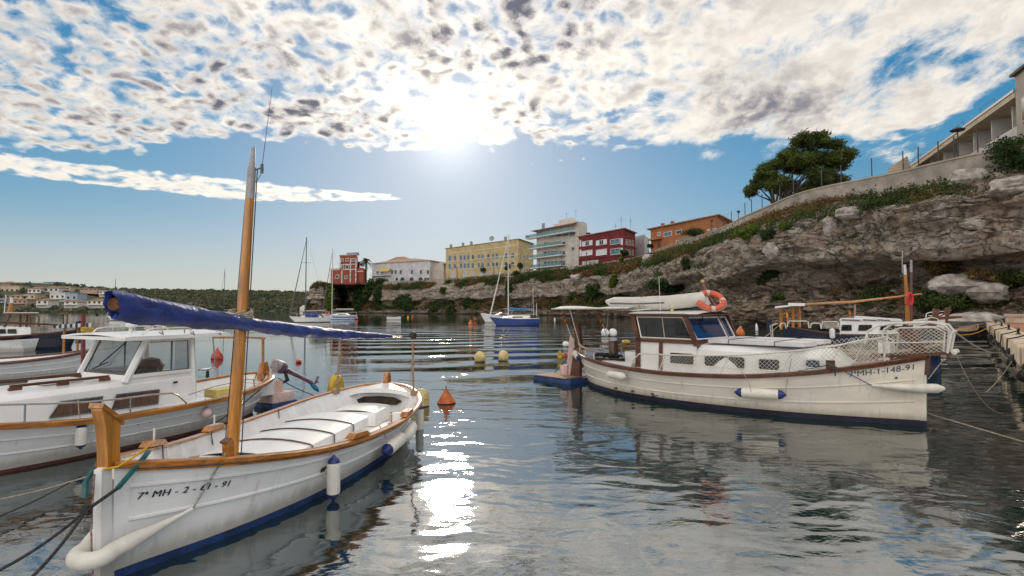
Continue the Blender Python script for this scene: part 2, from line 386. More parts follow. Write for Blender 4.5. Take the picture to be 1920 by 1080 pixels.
# ================================================================== SETTING
# ------------------------------------------------------------------ water
def water_material():
    m = bpy.data.materials.new('harbour_water'); m.use_nodes = True
    k = NT(m.node_tree); b = k.n['Principled BSDF']
    b.inputs['Base Color'].default_value = (0.006, 0.022, 0.022, 1)
    b.inputs['Roughness'].default_value = 0.03; b.inputs['IOR'].default_value = 3.9
    p = k.node('ShaderNodeTexCoord').outputs['Object']
    x, y, z = k.sep(p)
    calm = k.smooth(k.noise(p, 0.16, 2, 0.5), 0.36, 0.62)              # patches of breeze and of calm
    wv = k.mapping(p, scale=(0.75, 1.25, 1), rot=(0, 0, R(12)))
    n1 = k.noise(wv, 1.5, 2, 0.5, 0.35)
    n2 = k.noise(k.mapping(p, scale=(0.8, 1.2, 1), rot=(0, 0, R(-20))), 3.1, 3, 0.5, 0.8)
    n3 = k.noise(p, 0.33, 2, 0.5)
    lee = k.math('SUBTRACT', 1.0, k.math('MULTIPLY', k.smooth(y, 7.0, 26.0), 0.66))        # the basin under the far shore lies calmer
    amp = k.math('ADD', 0.30, k.math('MULTIPLY', calm, 0.70))
    h = k.math('ADD', k.math('MULTIPLY', k.math('MULTIPLY', n1, lee), 0.024), k.math('MULTIPLY', k.math('MULTIPLY', n2, 0.0052), amp))
    n4 = k.noise(k.mapping(p, scale=(0.8, 1.3, 1)), 11.0, 3, 0.55, 0.4)
    h = k.math('ADD', h, k.math('MULTIPLY', k.math('MULTIPLY', n4, 0.0017), k.math('ADD', 0.25, k.math('MULTIPLY', calm, 0.75))))
    h = k.math('ADD', h, k.math('MULTIPLY', k.math('MULTIPLY', n3, lee), 0.036))
    h = k.math('MULTIPLY', h, k.math('ADD', 0.25, k.math('MULTIPLY', lee, 0.75)))
    # the long wake crests that cross the harbour behind the boats
    wk = k.node('ShaderNodeTexWave', wave_type='BANDS', bands_direction='Y', wave_profile='SIN')
    k.put(wk.inputs['Vector'], k.mapping(p, rot=(0, 0, R(-13))))
    wk.inputs['Scale'].default_value = 0.10; wk.inputs['Distortion'].default_value = 3.2
    wk.inputs['Detail'].default_value = 2; wk.inputs['Detail Scale'].default_value = 0.9
    zone = k.math('MULTIPLY', k.smooth(y, 13.0, 19.0), k.smooth(y, 85.0, 40.0))
    zone = k.math('MULTIPLY', zone, k.smooth(k.math('SUBTRACT', x, k.math('MULTIPLY', y, -0.36)), 0.0, 5.0))
    h = k.math('ADD', h, k.math('MULTIPLY', k.math('MULTIPLY', wk.outputs['Fac'], 0.12), k.math('MULTIPLY', zone, k.smooth(k.noise(p, 0.11, 3, 0.6), 0.30, 0.62))))
    bn = k.node('ShaderNodeBump'); bn.inputs['Strength'].default_value = 1.0; bn.inputs['Distance'].default_value = 1.0
    k.put(bn.inputs['Height'], h); k.l.new(bn.outputs[0], b.inputs['Normal'])
    return m
wm = MB(); wm.add([(-2500, -300, 0), (2500, -300, 0), (2500, 2600, 0), (-2500, 2600, 0)], [(0, 1, 2, 3)])
kind(wm.build('water', water_material(), smooth=False), 'structure')
sb = MB(); sb.add([(-2500, -300, -4), (2500, -300, -4), (2500, 2600, -4), (-2500, 2600, -4)], [(0, 1, 2, 3)])
kind(sb.build('seabed', mat('seabed_sand', (0.05, 0.06, 0.05), 0.9), smooth=False), 'structure')

# ------------------------------------------------------------------ cliff
TOPZ = 16.0
def resample(pts, ds_of):
    P = [Vector(p) for p in pts]; out = []
    # Catmull-Rom through the points
    def cr(p0, p1, p2, p3, t_):
        return 0.5*((2*p1)+(p2-p0)*t_+(2*p0-5*p1+4*p2-p3)*t_*t_+(3*p1-p0-3*p2+p3)*t_**3)
    E = [P[0]*2-P[1]]+P+[P[-1]*2-P[-2]]
    den = []
    for i in range(1, len(E)-2):
        for k in range(60): den.append(cr(E[i-1], E[i], E[i+1], E[i+2], k/60))
    den.append(P[-1]); acc = 0; out = [den[0]]; last = den[0]
    for p in den[1:]:
        seg = (p-last).length
        while seg > 1e-9:
            ds = ds_of(last)
            need = ds-acc
            if seg < need: acc += seg; last = p; break
            last = last.lerp(p, need/seg); out.append(last.copy()); acc = 0; seg = (p-last).length
    return out
WALLPX = [(1850,283),(1700,318),(1600,338),(1500,362),(1400,403),(1350,428),(1250,462),(1190,482),(1100,496),(1000,507),(900,517),(800,525),(700,529),(640,533)]
wp = [atz(px, py, TOPZ) for px, py in WALLPX]
line = [Vector((66, 14)), Vector((58, 27)), Vector((49, 38.5))]+[Vector((p.x, p.y)) for p in wp]+[Vector((-95, 262)), Vector((-97, 285)), Vector((-88, 330)), Vector((-60, 380))]
cl = resample(line, lambda p: 0.0036*max(45, p.length))
NS = len(cl)
cl = np.array([[p.x, p.y] for p in cl])
tan = np.gradient(cl, axis=0)
for _ in range(14): tan = (np.roll(tan, 1, 0)+tan+np.roll(tan, -1, 0))/3 if False else np.vstack([tan[:1], (tan[:-2]+tan[1:-1]+tan[2:])/3, tan[-1:]])
tan /= np.linalg.norm(tan, axis=1)[:, None]
nrm = np.stack([-tan[:, 1], tan[:, 0]], 1)         # towards the water?
if np.dot(nrm[60], np.array([-1, 0])) < 0: nrm = -nrm
# profile: (height, outward offset) from the foot of the wall to below the water
prof = [(14.0, 0.2), (13.8, 0.8), (13.0, 1.9), (12.2, 3.0), (11.6, 4.0), (11.2, 4.5), (10.6, 4.7), (9.2, 4.9), (8.0, 5.2), (7.2, 5.5), (6.7, 5.6),
        (6.45, 5.45), (6.35, 3.9), (5.9, 3.0), (5.0, 2.9), (4.2, 3.5), (3.4, 4.5), (2.6, 5.3), (1.8, 6.0), (1.0, 6.6), (0.4, 7.2), (-0.3, 7.8), (-1.2, 8.2)]
pz_ = np.array([p[0] for p in prof]); po_ = np.array([p[1] for p in prof])
arc = np.concatenate([[0], np.cumsum(np.hypot(np.diff(pz_), np.diff(po_)))])
NV = 165
ta = np.linspace(0, arc[-1], NV)
pz = np.interp(ta, arc, pz_); po = np.interp(ta, arc, po_)
sarc = np.concatenate([[0], np.cumsum(np.linalg.norm(np.diff(cl, axis=0), axis=1))])
SS, TT = np.meshgrid(sarc, ta, indexing='ij')
Z = np.tile(pz, (NS, 1)); O = np.tile(po, (NS, 1))
# large shape: how deep the undercut is, where the ledge runs, how bushy the slope is
lf = fbm(SS/19, 0*SS+3.1, 0*SS, 3)
cave = np.clip(0.55+0.9*fbm(SS/26, 0*SS+8, 0*SS, 2), 0.0, 1.25)
recess = np.exp(-((Z-5.3)/1.25)**2)
O = O-recess*(cave*1.9-1.0)
ledge = fbm(SS/14, 0*SS+20, 0*SS, 3)*0.9
Z = Z+ledge*np.exp(-((Z-7)/3.0)**2)
above = np.clip((Z-6.3)/1.0, 0, 1)
O = O+lf*1.1*np.clip((13.5-Z)/3, 0, 1)
bx_ = cl[:, 0][:, None]+0*Z; by_ = cl[:, 1][:, None]+0*Z
# blocky rock: ridged noise in beds, vertical joints
r1 = fbm(SS/3.4, Z/2.2, O/3.0, 4)
r2 = 1-np.abs(fbm(SS/1.5+9, Z/1.1, O/1.5, 3))*2
bed = np.sin(Z*2.6+2.0*fbm(SS/12, Z/6, 0*Z, 2))
cellx = np.floor(SS/2.6+1.1*vnoise(SS/4, Z/3, 0*Z)+np.floor(Z/1.9+0.7*vnoise(SS/9, 0*Z+5, 0*Z))*0.37); cellz = np.floor(Z/1.9+0.7*vnoise(SS/9, 0*Z+5, 0*Z))
blk = _h(cellx, cellz, 0*cellx+3)-0.5
rocky = np.clip((13.3-Z)/1.4, 0.15, 1)
r3 = (1-np.abs(fbm(SS/0.8+3, Z/0.55, O/0.8+4, 3))*2)
disp = rocky*(0.50*r1+0.28*r2+0.20*bed+0.17*r3+0.62*blk*np.clip((Z-5.8), 0.45, 1))
zb = Z/1.25+0.55*fbm(SS/8, 0*SS+60, 0*SS, 3)+0.2*vnoise(SS/1.7, Z, 0*Z); saw = zb-np.floor(zb)           # beds, each proud at its top and undercut at its foot
strata = (saw**0.7-0.55)*(0.30+0.45*np.clip(vnoise(SS/5.5, np.floor(zb)*3.1, 0*Z)+0.35, 0, 1))
def crack(sx, sz, seed):
    a = SS/sx+0.25*vnoise(SS/1.3, Z/1.3, 0*Z+seed); b = Z/sz+0.25*vnoise(SS/1.3+7, Z/1.3, 0*Z+seed)
    ia, ib = np.floor(a), np.floor(b); f1 = np.full(a.shape, 9.0); f2 = np.full(a.shape, 9.0)
    for i in (-1, 0, 1):
        for j in (-1, 0, 1):
            ca, cb = ia+i, ib+j
            dd_ = np.hypot(ca+_h(ca, cb, 0*ca+seed)-a, cb+_h(ca, cb, 0*ca+seed+31)-b)
            f2 = np.minimum(f2, np.maximum(f1, dd_)); f1 = np.minimum(f1, dd_)
    return np.exp(-(f2-f1)/0.07)
disp = disp+rocky*(strata-0.42*crack(3.1, 1.7, 5)-0.22*crack(1.3, 0.9, 11))
low = np.clip((6.0-Z)/2, 0, 1)
disp = disp+low*(1.5*fbm(SS/3.6, Z/2.0, 0*Z+2, 4)+0.55*r2-0.5*crack(2.2, 1.4, 23))
O = O+disp
Z = Z+rocky*0.30*fbm(SS/2.2, Z/1.6, O/2+5, 3)
Z[:, 0] = 14.0; O[:, 0] = 0.05
X3 = bx_+nrm[:, 0][:, None]*O; Y3 = by_+nrm[:, 1][:, None]*O
cv = np.stack([X3, Y3, Z], -1)

def rock_material():
    m = bpy.data.materials.new('limestone_cliff'); m.use_nodes = True
    k = NT(m.node_tree); b = k.n['Principled BSDF']; b.inputs['Roughness'].default_value = 0.92
    b.inputs['Specular IOR Level'].default_value = 0.2
    p = k.node('ShaderNodeTexCoord').outputs['Object']; x, y, z = k.sep(p)
    n1 = k.noise(p, 0.45, 5, 0.6); n2 = k.noise(p, 2.2, 6, 0.65); n3 = k.noise(k.mapping(p, scale=(1.2, 1.2, 0.15)), 1.1, 5, 0.65)
    n4 = k.noise(p, 9.0, 4, 0.7)
    c = k.mix(k.smooth(n1, 0.35, 0.65), (0.57, 0.44, 0.33), (0.71, 0.63, 0.555))
    bedn = k.noise(k.comb(k.math('MULTIPLY', x, 0.03), k.math('MULTIPLY', y, 0.03), k.math('ADD', z, k.math('MULTIPLY', n1, 1.2))), 1.25, 4, 0.7)
    c = k.mix(k.math('MULTIPLY', k.smooth(bedn, 0.48, 0.62), 0.42), c, (0.25, 0.19, 0.14))          # darker beds between the pale ones
    c = k.mix(k.math('MULTIPLY', k.smooth(n2, 0.50, 0.72), 0.75), c, (0.13, 0.115, 0.105))       # lichen blotches
    c = k.mix(k.math('MULTIPLY', k.smooth(n3, 0.50, 0.66), 0.72), c, (0.17, 0.14, 0.125))         # dark run-off streaks
    c = k.mix(k.math('MULTIPLY', k.smooth(n4, 0.56, 0.70), 0.35), c, (0.72, 0.66, 0.60))
    lowb = k.smooth(k.math('ADD', z, k.math('MULTIPLY', n1, 4.0)), 9.0, 6.0)
    c = k.mix(k.math('MULTIPLY', lowb, 0.45), c, (0.33, 0.21, 0.14))
    n5 = k.noise(k.mapping(p, scale=(1, 1, 1.6)), 0.9, 6, 0.7)
    c = k.mix(k.math('MULTIPLY', lowb, k.math('MULTIPLY', k.smooth(n5, 0.48, 0.60), 0.72)), c, (0.055, 0.047, 0.04))     # ragged black patches: recess shade put into the low rock's colour                            # brown earth beds below the ledge
    def cracks(sc, st, w):
        vn = k.node('ShaderNodeTexVoronoi', feature='DISTANCE_TO_EDGE'); vn.inputs['Scale'].default_value = sc
        wp_ = k.vmath('ADD', k.mapping(p, scale=st), k.vmath('MULTIPLY', k.noise(p, 1.3, 4, 0.6, col=True), (0.9, 0.9, 0.9)))
        k.put(vn.inputs['Vector'], wp_); return k.smooth(vn.outputs['Distance'], w, 0.0)
    ck = k.math('MAXIMUM', cracks(0.36, (1, 1, 2.0), 0.035), k.math('MULTIPLY', cracks(1.0, (1, 1, 2.2), 0.045), k.smooth(n2, 0.48, 0.64)))
    c = k.mix(k.math('MULTIPLY', ck, 0.52), c, (0.075, 0.06, 0.05))          # open joints
    nz = k.sep(k.node('ShaderNodeNewGeometry').outputs['Normal'])[2]
    moss = k.math('MULTIPLY', k.math('MULTIPLY', k.smooth(k.math('ADD', nz, k.math('MULTIPLY', n2, 0.9)), 1.0, 1.35), 0.8), k.smooth(n2, 0.40, 0.62))
    c = k.mix(moss, c, k.mix(k.smooth(n1, 0.4, 0.6), (0.10, 0.085, 0.035), (0.05, 0.065, 0.022)))
    wet = k.smooth(z, 0.75, 0.25)
    c = k.mix(k.math('MULTIPLY', wet, 0.8), c, (0.035, 0.032, 0.024))
    k.put(b.inputs['Base Color'], c)
    bn = k.node('ShaderNodeBump'); bn.inputs['Strength'].default_value = 1.0; bn.inputs['Distance'].default_value = 0.55
    k.put(bn.inputs['Height'], k.math('ADD', n2, k.math('ADD', k.math('MULTIPLY', n4, 0.6), k.math('ADD', k.math('MULTIPLY', n3, 0.4), k.math('MULTIPLY', ck, -0.6))))); k.l.new(bn.outputs[0], b.inputs['Normal'])
    return m
M['rock'] = rock_material()
M['boulder'] = mat('pale_boulder_limestone', (0.58, 0.53, 0.49), 0.92, 0.2, 1.3, bump=0.15, bscale=3.0, col2=(0.24, 0.21, 0.18))
ii = (np.arange(NS-1)[:, None]*NV+np.arange(NV-1)[None, :])
cf = np.stack([ii, ii+NV, ii+NV+1, ii+1], -1).reshape(-1, 4)
if True:
    a_, b_, c_ = cv[80, 60], cv[81, 60], cv[80, 61]
    fn = np.cross(b_-a_, c_-a_)
    if np.dot(fn[:2], nrm[80]) < 0: cf = cf[:, ::-1]
o = raw_obj('cliff', cv.reshape(-1, 3), cf, M['rock']); kind(o, 'structure')
# plateau behind the wall
inner = cl-nrm*0.02
far_pts = np.array([[p[0], p[1]] for p in cl])
pv = [(p[0], p[1], 14.46) for p in inner]
pm = MB(); cen = []
for i in range(len(pv)):
    q = Vector((150, 330)) ; a = Vector(pv[i][:2])
    cen.append(tuple(a.lerp(q, 0.9))+(15.2,))
pm.grid([pv, cen])
kind(pm.build('plateau_ground', mat('dry_town_ground', (0.25, 0.21, 0.16), 0.95, 0.2, 0.3), smooth=False), 'structure')

# ------------------------------------------------------------------ parapet wall on the cliff edge
wmat = mat('rendered_parapet', (0.46, 0.40, 0.335), 0.9, 0.16, 0.8, bump=0.02, bscale=5)
capm = mat('parapet_capping', (0.52, 0.43, 0.335), 0.9, 0.10, 0.8)
wroot = thing('parapet_wall', 'long pale rendered parapet wall running along the cliff edge', 'wall', (0, 0, 0))
i0, i1 = 8, int(np.argmin(np.abs(cl[:, 0]+85)+np.abs(cl[:, 1]-254)))
def sweep_wall(a, b, z0, z1, step=1):
    rows = []
    for i in list(range(i0, i1, step))+[i1]:
        p, n = cl[i], nrm[i]
        za = z1(i) if callable(z1) else z1
        rows.append([(p[0]+n[0]*a, p[1]+n[1]*a, z0), (p[0]+n[0]*a, p[1]+n[1]*a, za), (p[0]+n[0]*b, p[1]+n[1]*b, za), (p[0]+n[0]*b, p[1]+n[1]*b, z0)])
    m_ = MB(); m_.grid(rows); return m_
wtop = lambda i: TOPZ-0.16+0.05*float(vnoise(i*0.05, 0, 0))
sweep_wall(0.12, -0.25, 13.6, wtop).build('wall', wmat, wroot)
rows = []
for i in list(range(i0, i1, 2)):
    p, n = cl[i], nrm[i]; z = wtop(i)+0.003
    rows.append([(p[0]+n[0]*0.19, p[1]+n[1]*0.19, z), (p[0]+n[0]*0.19, p[1]+n[1]*0.19, z+0.16), (p[0]-n[0]*0.33, p[1]-n[1]*0.33, z+0.16), (p[0]-n[0]*0.33, p[1]-n[1]*0.33, z)])
cm = MB(); cm.grid(rows); cm.build('capping', capm, wroot)

# ------------------------------------------------------------------ vegetation materials
def leafmat(name, a, b, isl=0.35, sc=0.8):
    m = mat(name, a, 0.75, 0.1, sc, col2=b, island=isl, spec=0.25)
    k = NT(m.node_tree); bs = k.n['Principled BSDF']
    bs.inputs['Subsurface Weight'].default_value = 0.0
    tr = k.node('ShaderNodeBsdfTranslucent'); lnk = bs.inputs['Base Color'].links[0].from_socket
    k.put(tr.inputs[0], lnk); ms = k.node('ShaderNodeMixShader'); ms.inputs[0].default_value = 0.30
    out = [n for n in k.n if n.type == 'OUTPUT_MATERIAL'][0]
    k.l.new(bs.outputs[0], ms.inputs[1]); k.l.new(tr.outputs[0], ms.inputs[2]); k.l.new(ms.outputs[0], out.inputs[0])
    return m
M['scrubg'] = leafmat('green_scrub_leaves', (0.085, 0.115, 0.028), (0.035, 0.055, 0.016))
M['scrubd'] = leafmat('dry_scrub', (0.24, 0.135, 0.055), (0.12, 0.085, 0.035))
M['bushd'] = leafmat('dark_bush_leaves', (0.065, 0.11, 0.028), (0.018, 0.04, 0.012))
M['bushl'] = leafmat('bright_bush_leaves', (0.16, 0.21, 0.03), (0.07, 0.12, 0.02))
M['pine'] = leafmat('pine_needles', (0.14, 0.17, 0.034), (0.035, 0.055, 0.014), 0.45)
M['palm'] = leafmat('palm_fronds', (0.075, 0.085, 0.03), (0.04, 0.05, 0.02), 0.3)
M['hillg'] = leafmat('hillside_scrub', (0.17, 0.155, 0.09), (0.075, 0.10, 0.06), 0.5, 0.035)
M['bark'] = mat('pine_bark', (0.13, 0.085, 0.06), 0.95, 0.2, 4, bump=0.02)

# scrub carpet on the upper slope and on the ledges
Pn = cv.reshape(-1, 3); dist = np.hypot(Pn[:, 0], Pn[:, 1]); Zf = Pn[:, 2]
den = fbm(SS/9, TT/3.0, 0*SS+40, 3).ravel()
up = np.clip((Zf-11.0)/0.9, 0, 1)*np.clip((15.2-Zf), 0, 1)
lowz = np.clip((4.6-Zf)/0.6, 0, 1)*np.clip((Zf-1.6)/0.5, 0, 1)
shelf = np.exp(-((Zf-9.0)/0.35)**2)*0.25
wgt = np.clip(den*1.6+0.55, 0, 1)*up+np.clip(den*2.4+0.05, 0, 1)*lowz*1.0+np.clip(den*3-0.8, 0, 1)*shelf
wgt = wgt*np.clip(dist/55, 0.8, 3)
dry = fbm(SS/7+50, TT/4, 0*SS+70, 3).ravel()
def scrub(name, w, n, size, m, lab):
    idx = rng.choice(len(Pn), n, p=w/w.sum())
    s_ = np.clip(dist[idx]/60, 0.75, 2.6)
    K = 15
    c = Pn[idx]+rng.normal(size=(n, 3))*0.12*s_[:, None]; c[:, 2] += 0.12*s_
    q = np.repeat(c, K, 0)+rng.normal(size=(n*K, 3))*(np.repeat(s_, K)*0.23)[:, None]*np.array([1, 1, 0.8])
    q[:, 2] += 0.10*np.repeat(s_, K)
    sz = (size*np.repeat(s_, K)*(0.5+rng.random(n*K)))[:, None]
    a = rng.normal(size=(n*K, 3)); a /= np.linalg.norm(a, axis=1)[:, None]
    b = np.cross(a, rng.normal(size=(n*K, 3))); b /= np.linalg.norm(b, axis=1)[:, None]
    v = np.stack([q-a*sz, q+b*sz*0.4, q+a*sz, q-b*sz*0.4], 1).reshape(-1, 3)
    o = raw_obj(name, v, np.arange(len(v)).reshape(-1, 4), m); kind(o, 'stuff'); tag(o, lab, 'scrub')
scrub('green_scrub', wgt*np.clip(0.5-dry*1.5, 0, 1)+1e-9, 9500, 0.125, M['scrubg'], 'low green scrub spread over the upper cliff slope and its ledges')
scrub('dry_scrub', wgt*np.clip(0.5+dry*1.5, 0, 1)+1e-9, 8000, 0.12, M['scrubd'], 'dry rusty brown scrub spread over the upper cliff slope')

def cliff_pt(px, py):
    """nearest cliff vertex seen at that pixel"""
    r_ = ray(px, py); rel = Pn-np.array([0, 0, CAMH]); rd = np.array(r_)/r_.length
    tt = rel @ rd; off = np.linalg.norm(rel-tt[:, None]*rd, axis=1)/np.maximum(tt, 1)
    cand = np.where((off < 0.004) & (tt > 5))[0]
    if len(cand) == 0: i = int(np.argmin(off+(tt < 5)*9))
    else: i = cand[np.argmin(tt[cand])]
    return Vector(Pn[i]), float(tt[i])

def bush(name, pos, w, h, m, lab, cat='shrub', group=None, leaf=None, n=None):
    root = thing(name, lab, cat, pos, random.uniform(0, 6), group)
    blobs = []
    for k in range(7):
        a = random.uniform(0, 6.28); rr = random.uniform(0.05, 0.62)*w/2
        s_ = random.uniform(0.30, 0.5)
        blobs.append(((rr*math.cos(a), rr*math.sin(a), h*random.uniform(0.25, 0.72)), (w*s_*0.75, w*s_*0.75, h*s_*0.75)))
    v, f = leaf_arrays(blobs, n or 900, leaf or max(w, h)*0.035, 0.25, 0.5)
    raw_obj('foliage', v, f, m, root)
    st = MB()
    for k in range(4):
        b = blobs[k][0]; st.tube([(b[0]*0.2, b[1]*0.2, -0.35*h), (b[0]*0.5, b[1]*0.5, b[2]*0.5), b], [w*0.03, w*0.02, w*0.008], 5)
    st.build('stem', M['bark'], root); return root
# (px, py of the middle, px wide, px high, material, label)
BUSH = [
 (615,560,26,52,'bushl','bright green climber on the left end of the headland cliff'),
 (648,545,34,50,'bushd','dark green shrub right under the red tower'),
 (672,560,26,60,'bushd','dark ivy mass hanging below the right side of the red tower'),
 (690,548,28,56,'bushd','dark ivy mass hanging below the palm trees'),
 (706,552,16,40,'bushd','narrow dark ivy strand right of the palm cliff'),
 (712,528,24,14,'bushd','round dark shrub on the cliff edge left of the white house'),
 (768,570,50,36,'bushd','wide dark green shrub against the brown cliff under the white house'),
 (740,572,22,24,'scrubg','small green shrub left of the wide dark one under the white house'),
 (812,575,26,30,'scrubg','grey green shrub low on the cliff below the end of the white house'),
 (828,545,16,12,'scrubg','small green tuft high on the cliff left of the yellow building'),
 (878,572,34,30,'bushd','dark green shrub low on the cliff below the yellow building'),
 (845,580,24,22,'scrubg','low green shrub at the foot of the cliff below the yellow building'),
 (955,540,24,40,'bushd','tall dark green shrub behind the mast of the blue sailboat'),
 (970,517,24,22,'bushd','dark mound of a shrub on the cliff edge behind the blue sailboat'),
 (1040,570,30,26,'bushd','dark green shrub low on the cliff right of the blue sailboat'),
 (1075,560,30,26,'scrubg','olive green shrub on the cliff above the canopy of the cream boat'),
 (1112,545,34,38,'bushd','large dark green shrub on the cliff below the dark red building'),
 (1150,528,22,24,'bushl','bright green shrub on the cliff below the corner of the dark red building'),
 (1166,490,14,22,'bushl','bright green shrub growing up over the wall at the dark red building'),
 (1168,474,14,12,'bushd','small round dark tree crown at the corner of the dark red building'),
 (1245,535,60,34,'bushd','broad dark green shrub on the cliff above the grey dinghy'),
 (1285,497,20,30,'bushd','dark green shrub in a cleft of the rock above the life ring'),
 (1400,437,44,24,'bushl','bright yellow green shrub on the cliff edge below the lamp post'),
 (1440,440,36,22,'bushd','dark green shrub on the cliff edge right of the bright yellow green one'),
 (1470,425,30,18,'bushl','yellow green shrub on the cliff edge below the pine tree'),
 (1432,522,44,26,'bushd','dark shrub hanging from the rock ledge right of the life ring'),
 (1455,560,30,26,'scrubg','dark olive shrub in the shade below the rock ledge'),
 (1640,555,60,34,'scrubg','olive shrub at the cliff foot left of the masts'),
 (1765,500,50,30,'scrubd','russet shrub under the ledge right of the masts'),
 (1755,565,90,40,'scrubg','broad olive green shrub at the cliff foot right of the masts'),
 (1880,525,80,30,'scrubg','wide olive shrub at the right edge above the quay'),
 (1840,520,50,24,'scrubd','dry russet shrub above the white boulder'),
 (1895,305,95,85,'bushd','big dark green shrub spilling over the parapet at the far right'),
]
for (px, py, w, h, mk, lab) in BUSH:
    p, dd = cliff_pt(px, py)
    W_, H_ = w*dd/1000, h*dd/1000
    pos = Vector((p.x, p.y, aty(px, py, p.y).z-H_*0.5))
    if px == 1895: pos = Vector((43.6, 45.6, 12.0))
    bush('shrub', pos, W_, H_, M[mk], lab, group=None, leaf=max(0.12, dd*0.0022), n=int(np.clip(w*h*2.2, 900, 7000)))

# boulders
def boulder(pos, r, lab, seed):
    v = []; n1, n2 = 20, 14; rows = []
    for i in range(n2+1):
        ph = math.pi*i/n2; row = []
        for j in range(n1+1):
            th = 2*math.pi*(j % n1)/n1
            d_ = Vector((math.sin(ph)*math.cos(th), math.sin(ph)*math.sin(th), math.cos(ph)))
            k = 1+0.28*float(fbm(d_.x*1.7+seed, d_.y*1.7, d_.z*1.7, 3))
            row.append((d_.x*r[0]*k, d_.y*r[1]*k, d_.z*r[2]*k))
        rows.append(row)
    m_ = MB(); m_.grid(rows); o = m_.build('boulder', M['boulder']); o.location = pos; tag(o, lab, 'rock'); return o
for (px, py, w, h, lab) in [
 (1790,538,75,34,'pale pointed boulder jutting out right of the two masts'),
 (1850,548,50,28,'smaller pale boulder between the pointed boulder and the right edge'),
 (1822,602,70,22,'flat pale rock lying at the water beside the end of the quay'),
 (1555,425,24,30,'rounded pale boulder on the rock shelf below the pine tree'),
 (1590,400,44,20,'cracked pale boulder on the slope below the parapet right of the pine'),
 (1815,340,46,34,'pale split boulder left of the big shrub at the far right'),
 (1900,352,60,24,'pale ledge boulder at the right edge below the big shrub'),
 (1220,486,34,20,'grey boulder on the cliff edge right of the dark red building'),
 (1080,522,28,14,'pale boulder on the slope below the white apartment block'),
 (1445,470,26,26,'rounded boulder on the rock face below the bright yellow green shrub'),
 ]:
    p, dd = cliff_pt(px, py)
    boulder((p.x, p.y, aty(px, py, p.y).z), (w*dd/2000, w*dd/2500, h*dd/2000), lab, px*0.01)

# ------------------------------------------------------------------ far shore
def hill(name, pts_front, rows_, m):
    """pts_front list of (px, ypx_top, Ynear, Yfar)"""
    g = []
    for (px, pyt, Yn, Yf) in pts_front:
        a = aty(px, 580, Yn); col = []
        b = aty(px, pyt, Yf); ztop = b.z
        for k in range(rows_+1):
            t_ = k/rows_; Y = Yn+(Yf-Yn)*t_
            x = aty(px, 580, Y).x
            z = -0.5+(ztop+0.5)*(t_**(1.55 if name == 'villa_hill' else 0.75))
            z += 0.9*float(fbm(x/25, Y/25, 1.0, 3))*math.sin(math.pi*min(1, t_))
            col.append((x, Y, z))
        col.append((aty(px, 580, Yf+250).x, Yf+250, ztop*0.8)); g.append(col)
    m_ = MB(); m_.grid(g); o = m_.build(name, m); kind(o, 'structure'); return o, g
hm = mat('far_hillside', (0.10, 0.105, 0.06), 0.95, 0.2, 0.05, col2=(0.055, 0.07, 0.045), bump=1.5, bscale=0.12)
def dens(lst, n):
    out = []
    xs = [p[0] for p in lst]
    for k in range(n+1):
        x = xs[0]+(xs[-1]-xs[0])*k/n
        out.append((x,)+tuple(float(np.interp(x, xs, [p[i] for p in lst])) for i in (1, 2, 3)))
    return out
villa, vg = hill('villa_hill', dens([(-700,545,300,400),(-200,532,330,440),(0,529,345,450),(60,530,350,450),(110,531,352,455),(150,536,355,460),(215,541,360,470),(260,548,365,480),(300,566,372,480),(330,580,380,470)], 70), 10, hm)
scrubhill, sg = hill('scrub_hill', dens([(60,545,640,800),(200,542,620,800),(300,544,600,780),(420,545,600,780),(520,547,600,780),(620,551,610,780),(760,556,640,800)], 60), 8, hm)
VILLA = []
def scatter_hill(g, n, r, name, lab, hz):
    V = []; G = np.array([row[:-1] for row in g])
    A, B = G.shape[:2]
    ia = rng.random(n)*(A-1.01); ib = rng.random(n)*(B-1.01)
    i, j = ia.astype(int), ib.astype(int); fa, fb = (ia-i)[:, None], (ib-j)[:, None]
    p = G[i, j]*(1-fa)*(1-fb)+G[i+1, j]*fa*(1-fb)+G[i, j+1]*(1-fa)*fb+G[i+1, j+1]*fa*fb
    for (xa, xb, Yv) in VILLA:
        kx = p[:, 0]*Yv/p[:, 1]
        p = p[~((kx > xa-0.3) & (kx < xb+0.3) & (p[:, 1] > Yv-13) & (p[:, 1] < Yv+10))]
    n = len(p); K = 12
    rr = r*(0.5+rng.random(n))
    dv = rng.normal(size=(n, K, 3)); dv /= np.linalg.norm(dv, axis=2)[..., None]
    q = (p[:, None]+dv*rr[:, None, None]*np.array([1, 1, 0.7])+np.array([0, 0, 0.3*r])).reshape(-1, 3)
    sz = np.repeat(rr, K)[:, None]*0.75
    a = rng.normal(size=q.shape); a /= np.linalg.norm(a, axis=1)[:, None]
    b = np.cross(a, rng.normal(size=q.shape)); b /= np.linalg.norm(b, axis=1)[:, None]
    v = np.stack([q-a*sz, q+b*sz*0.7, q+a*sz, q-b*sz*0.7], 1).reshape(-1, 3)
    o = raw_obj(name, v, np.arange(len(v)).reshape(-1, 4), M['hillg']); kind(o, 'stuff'); tag(o, lab, 'wood')
scatter_hill(sg, 6000, 1.7, 'scrub_wood', 'dull green scrub wood covering the low hill across the water', 1)

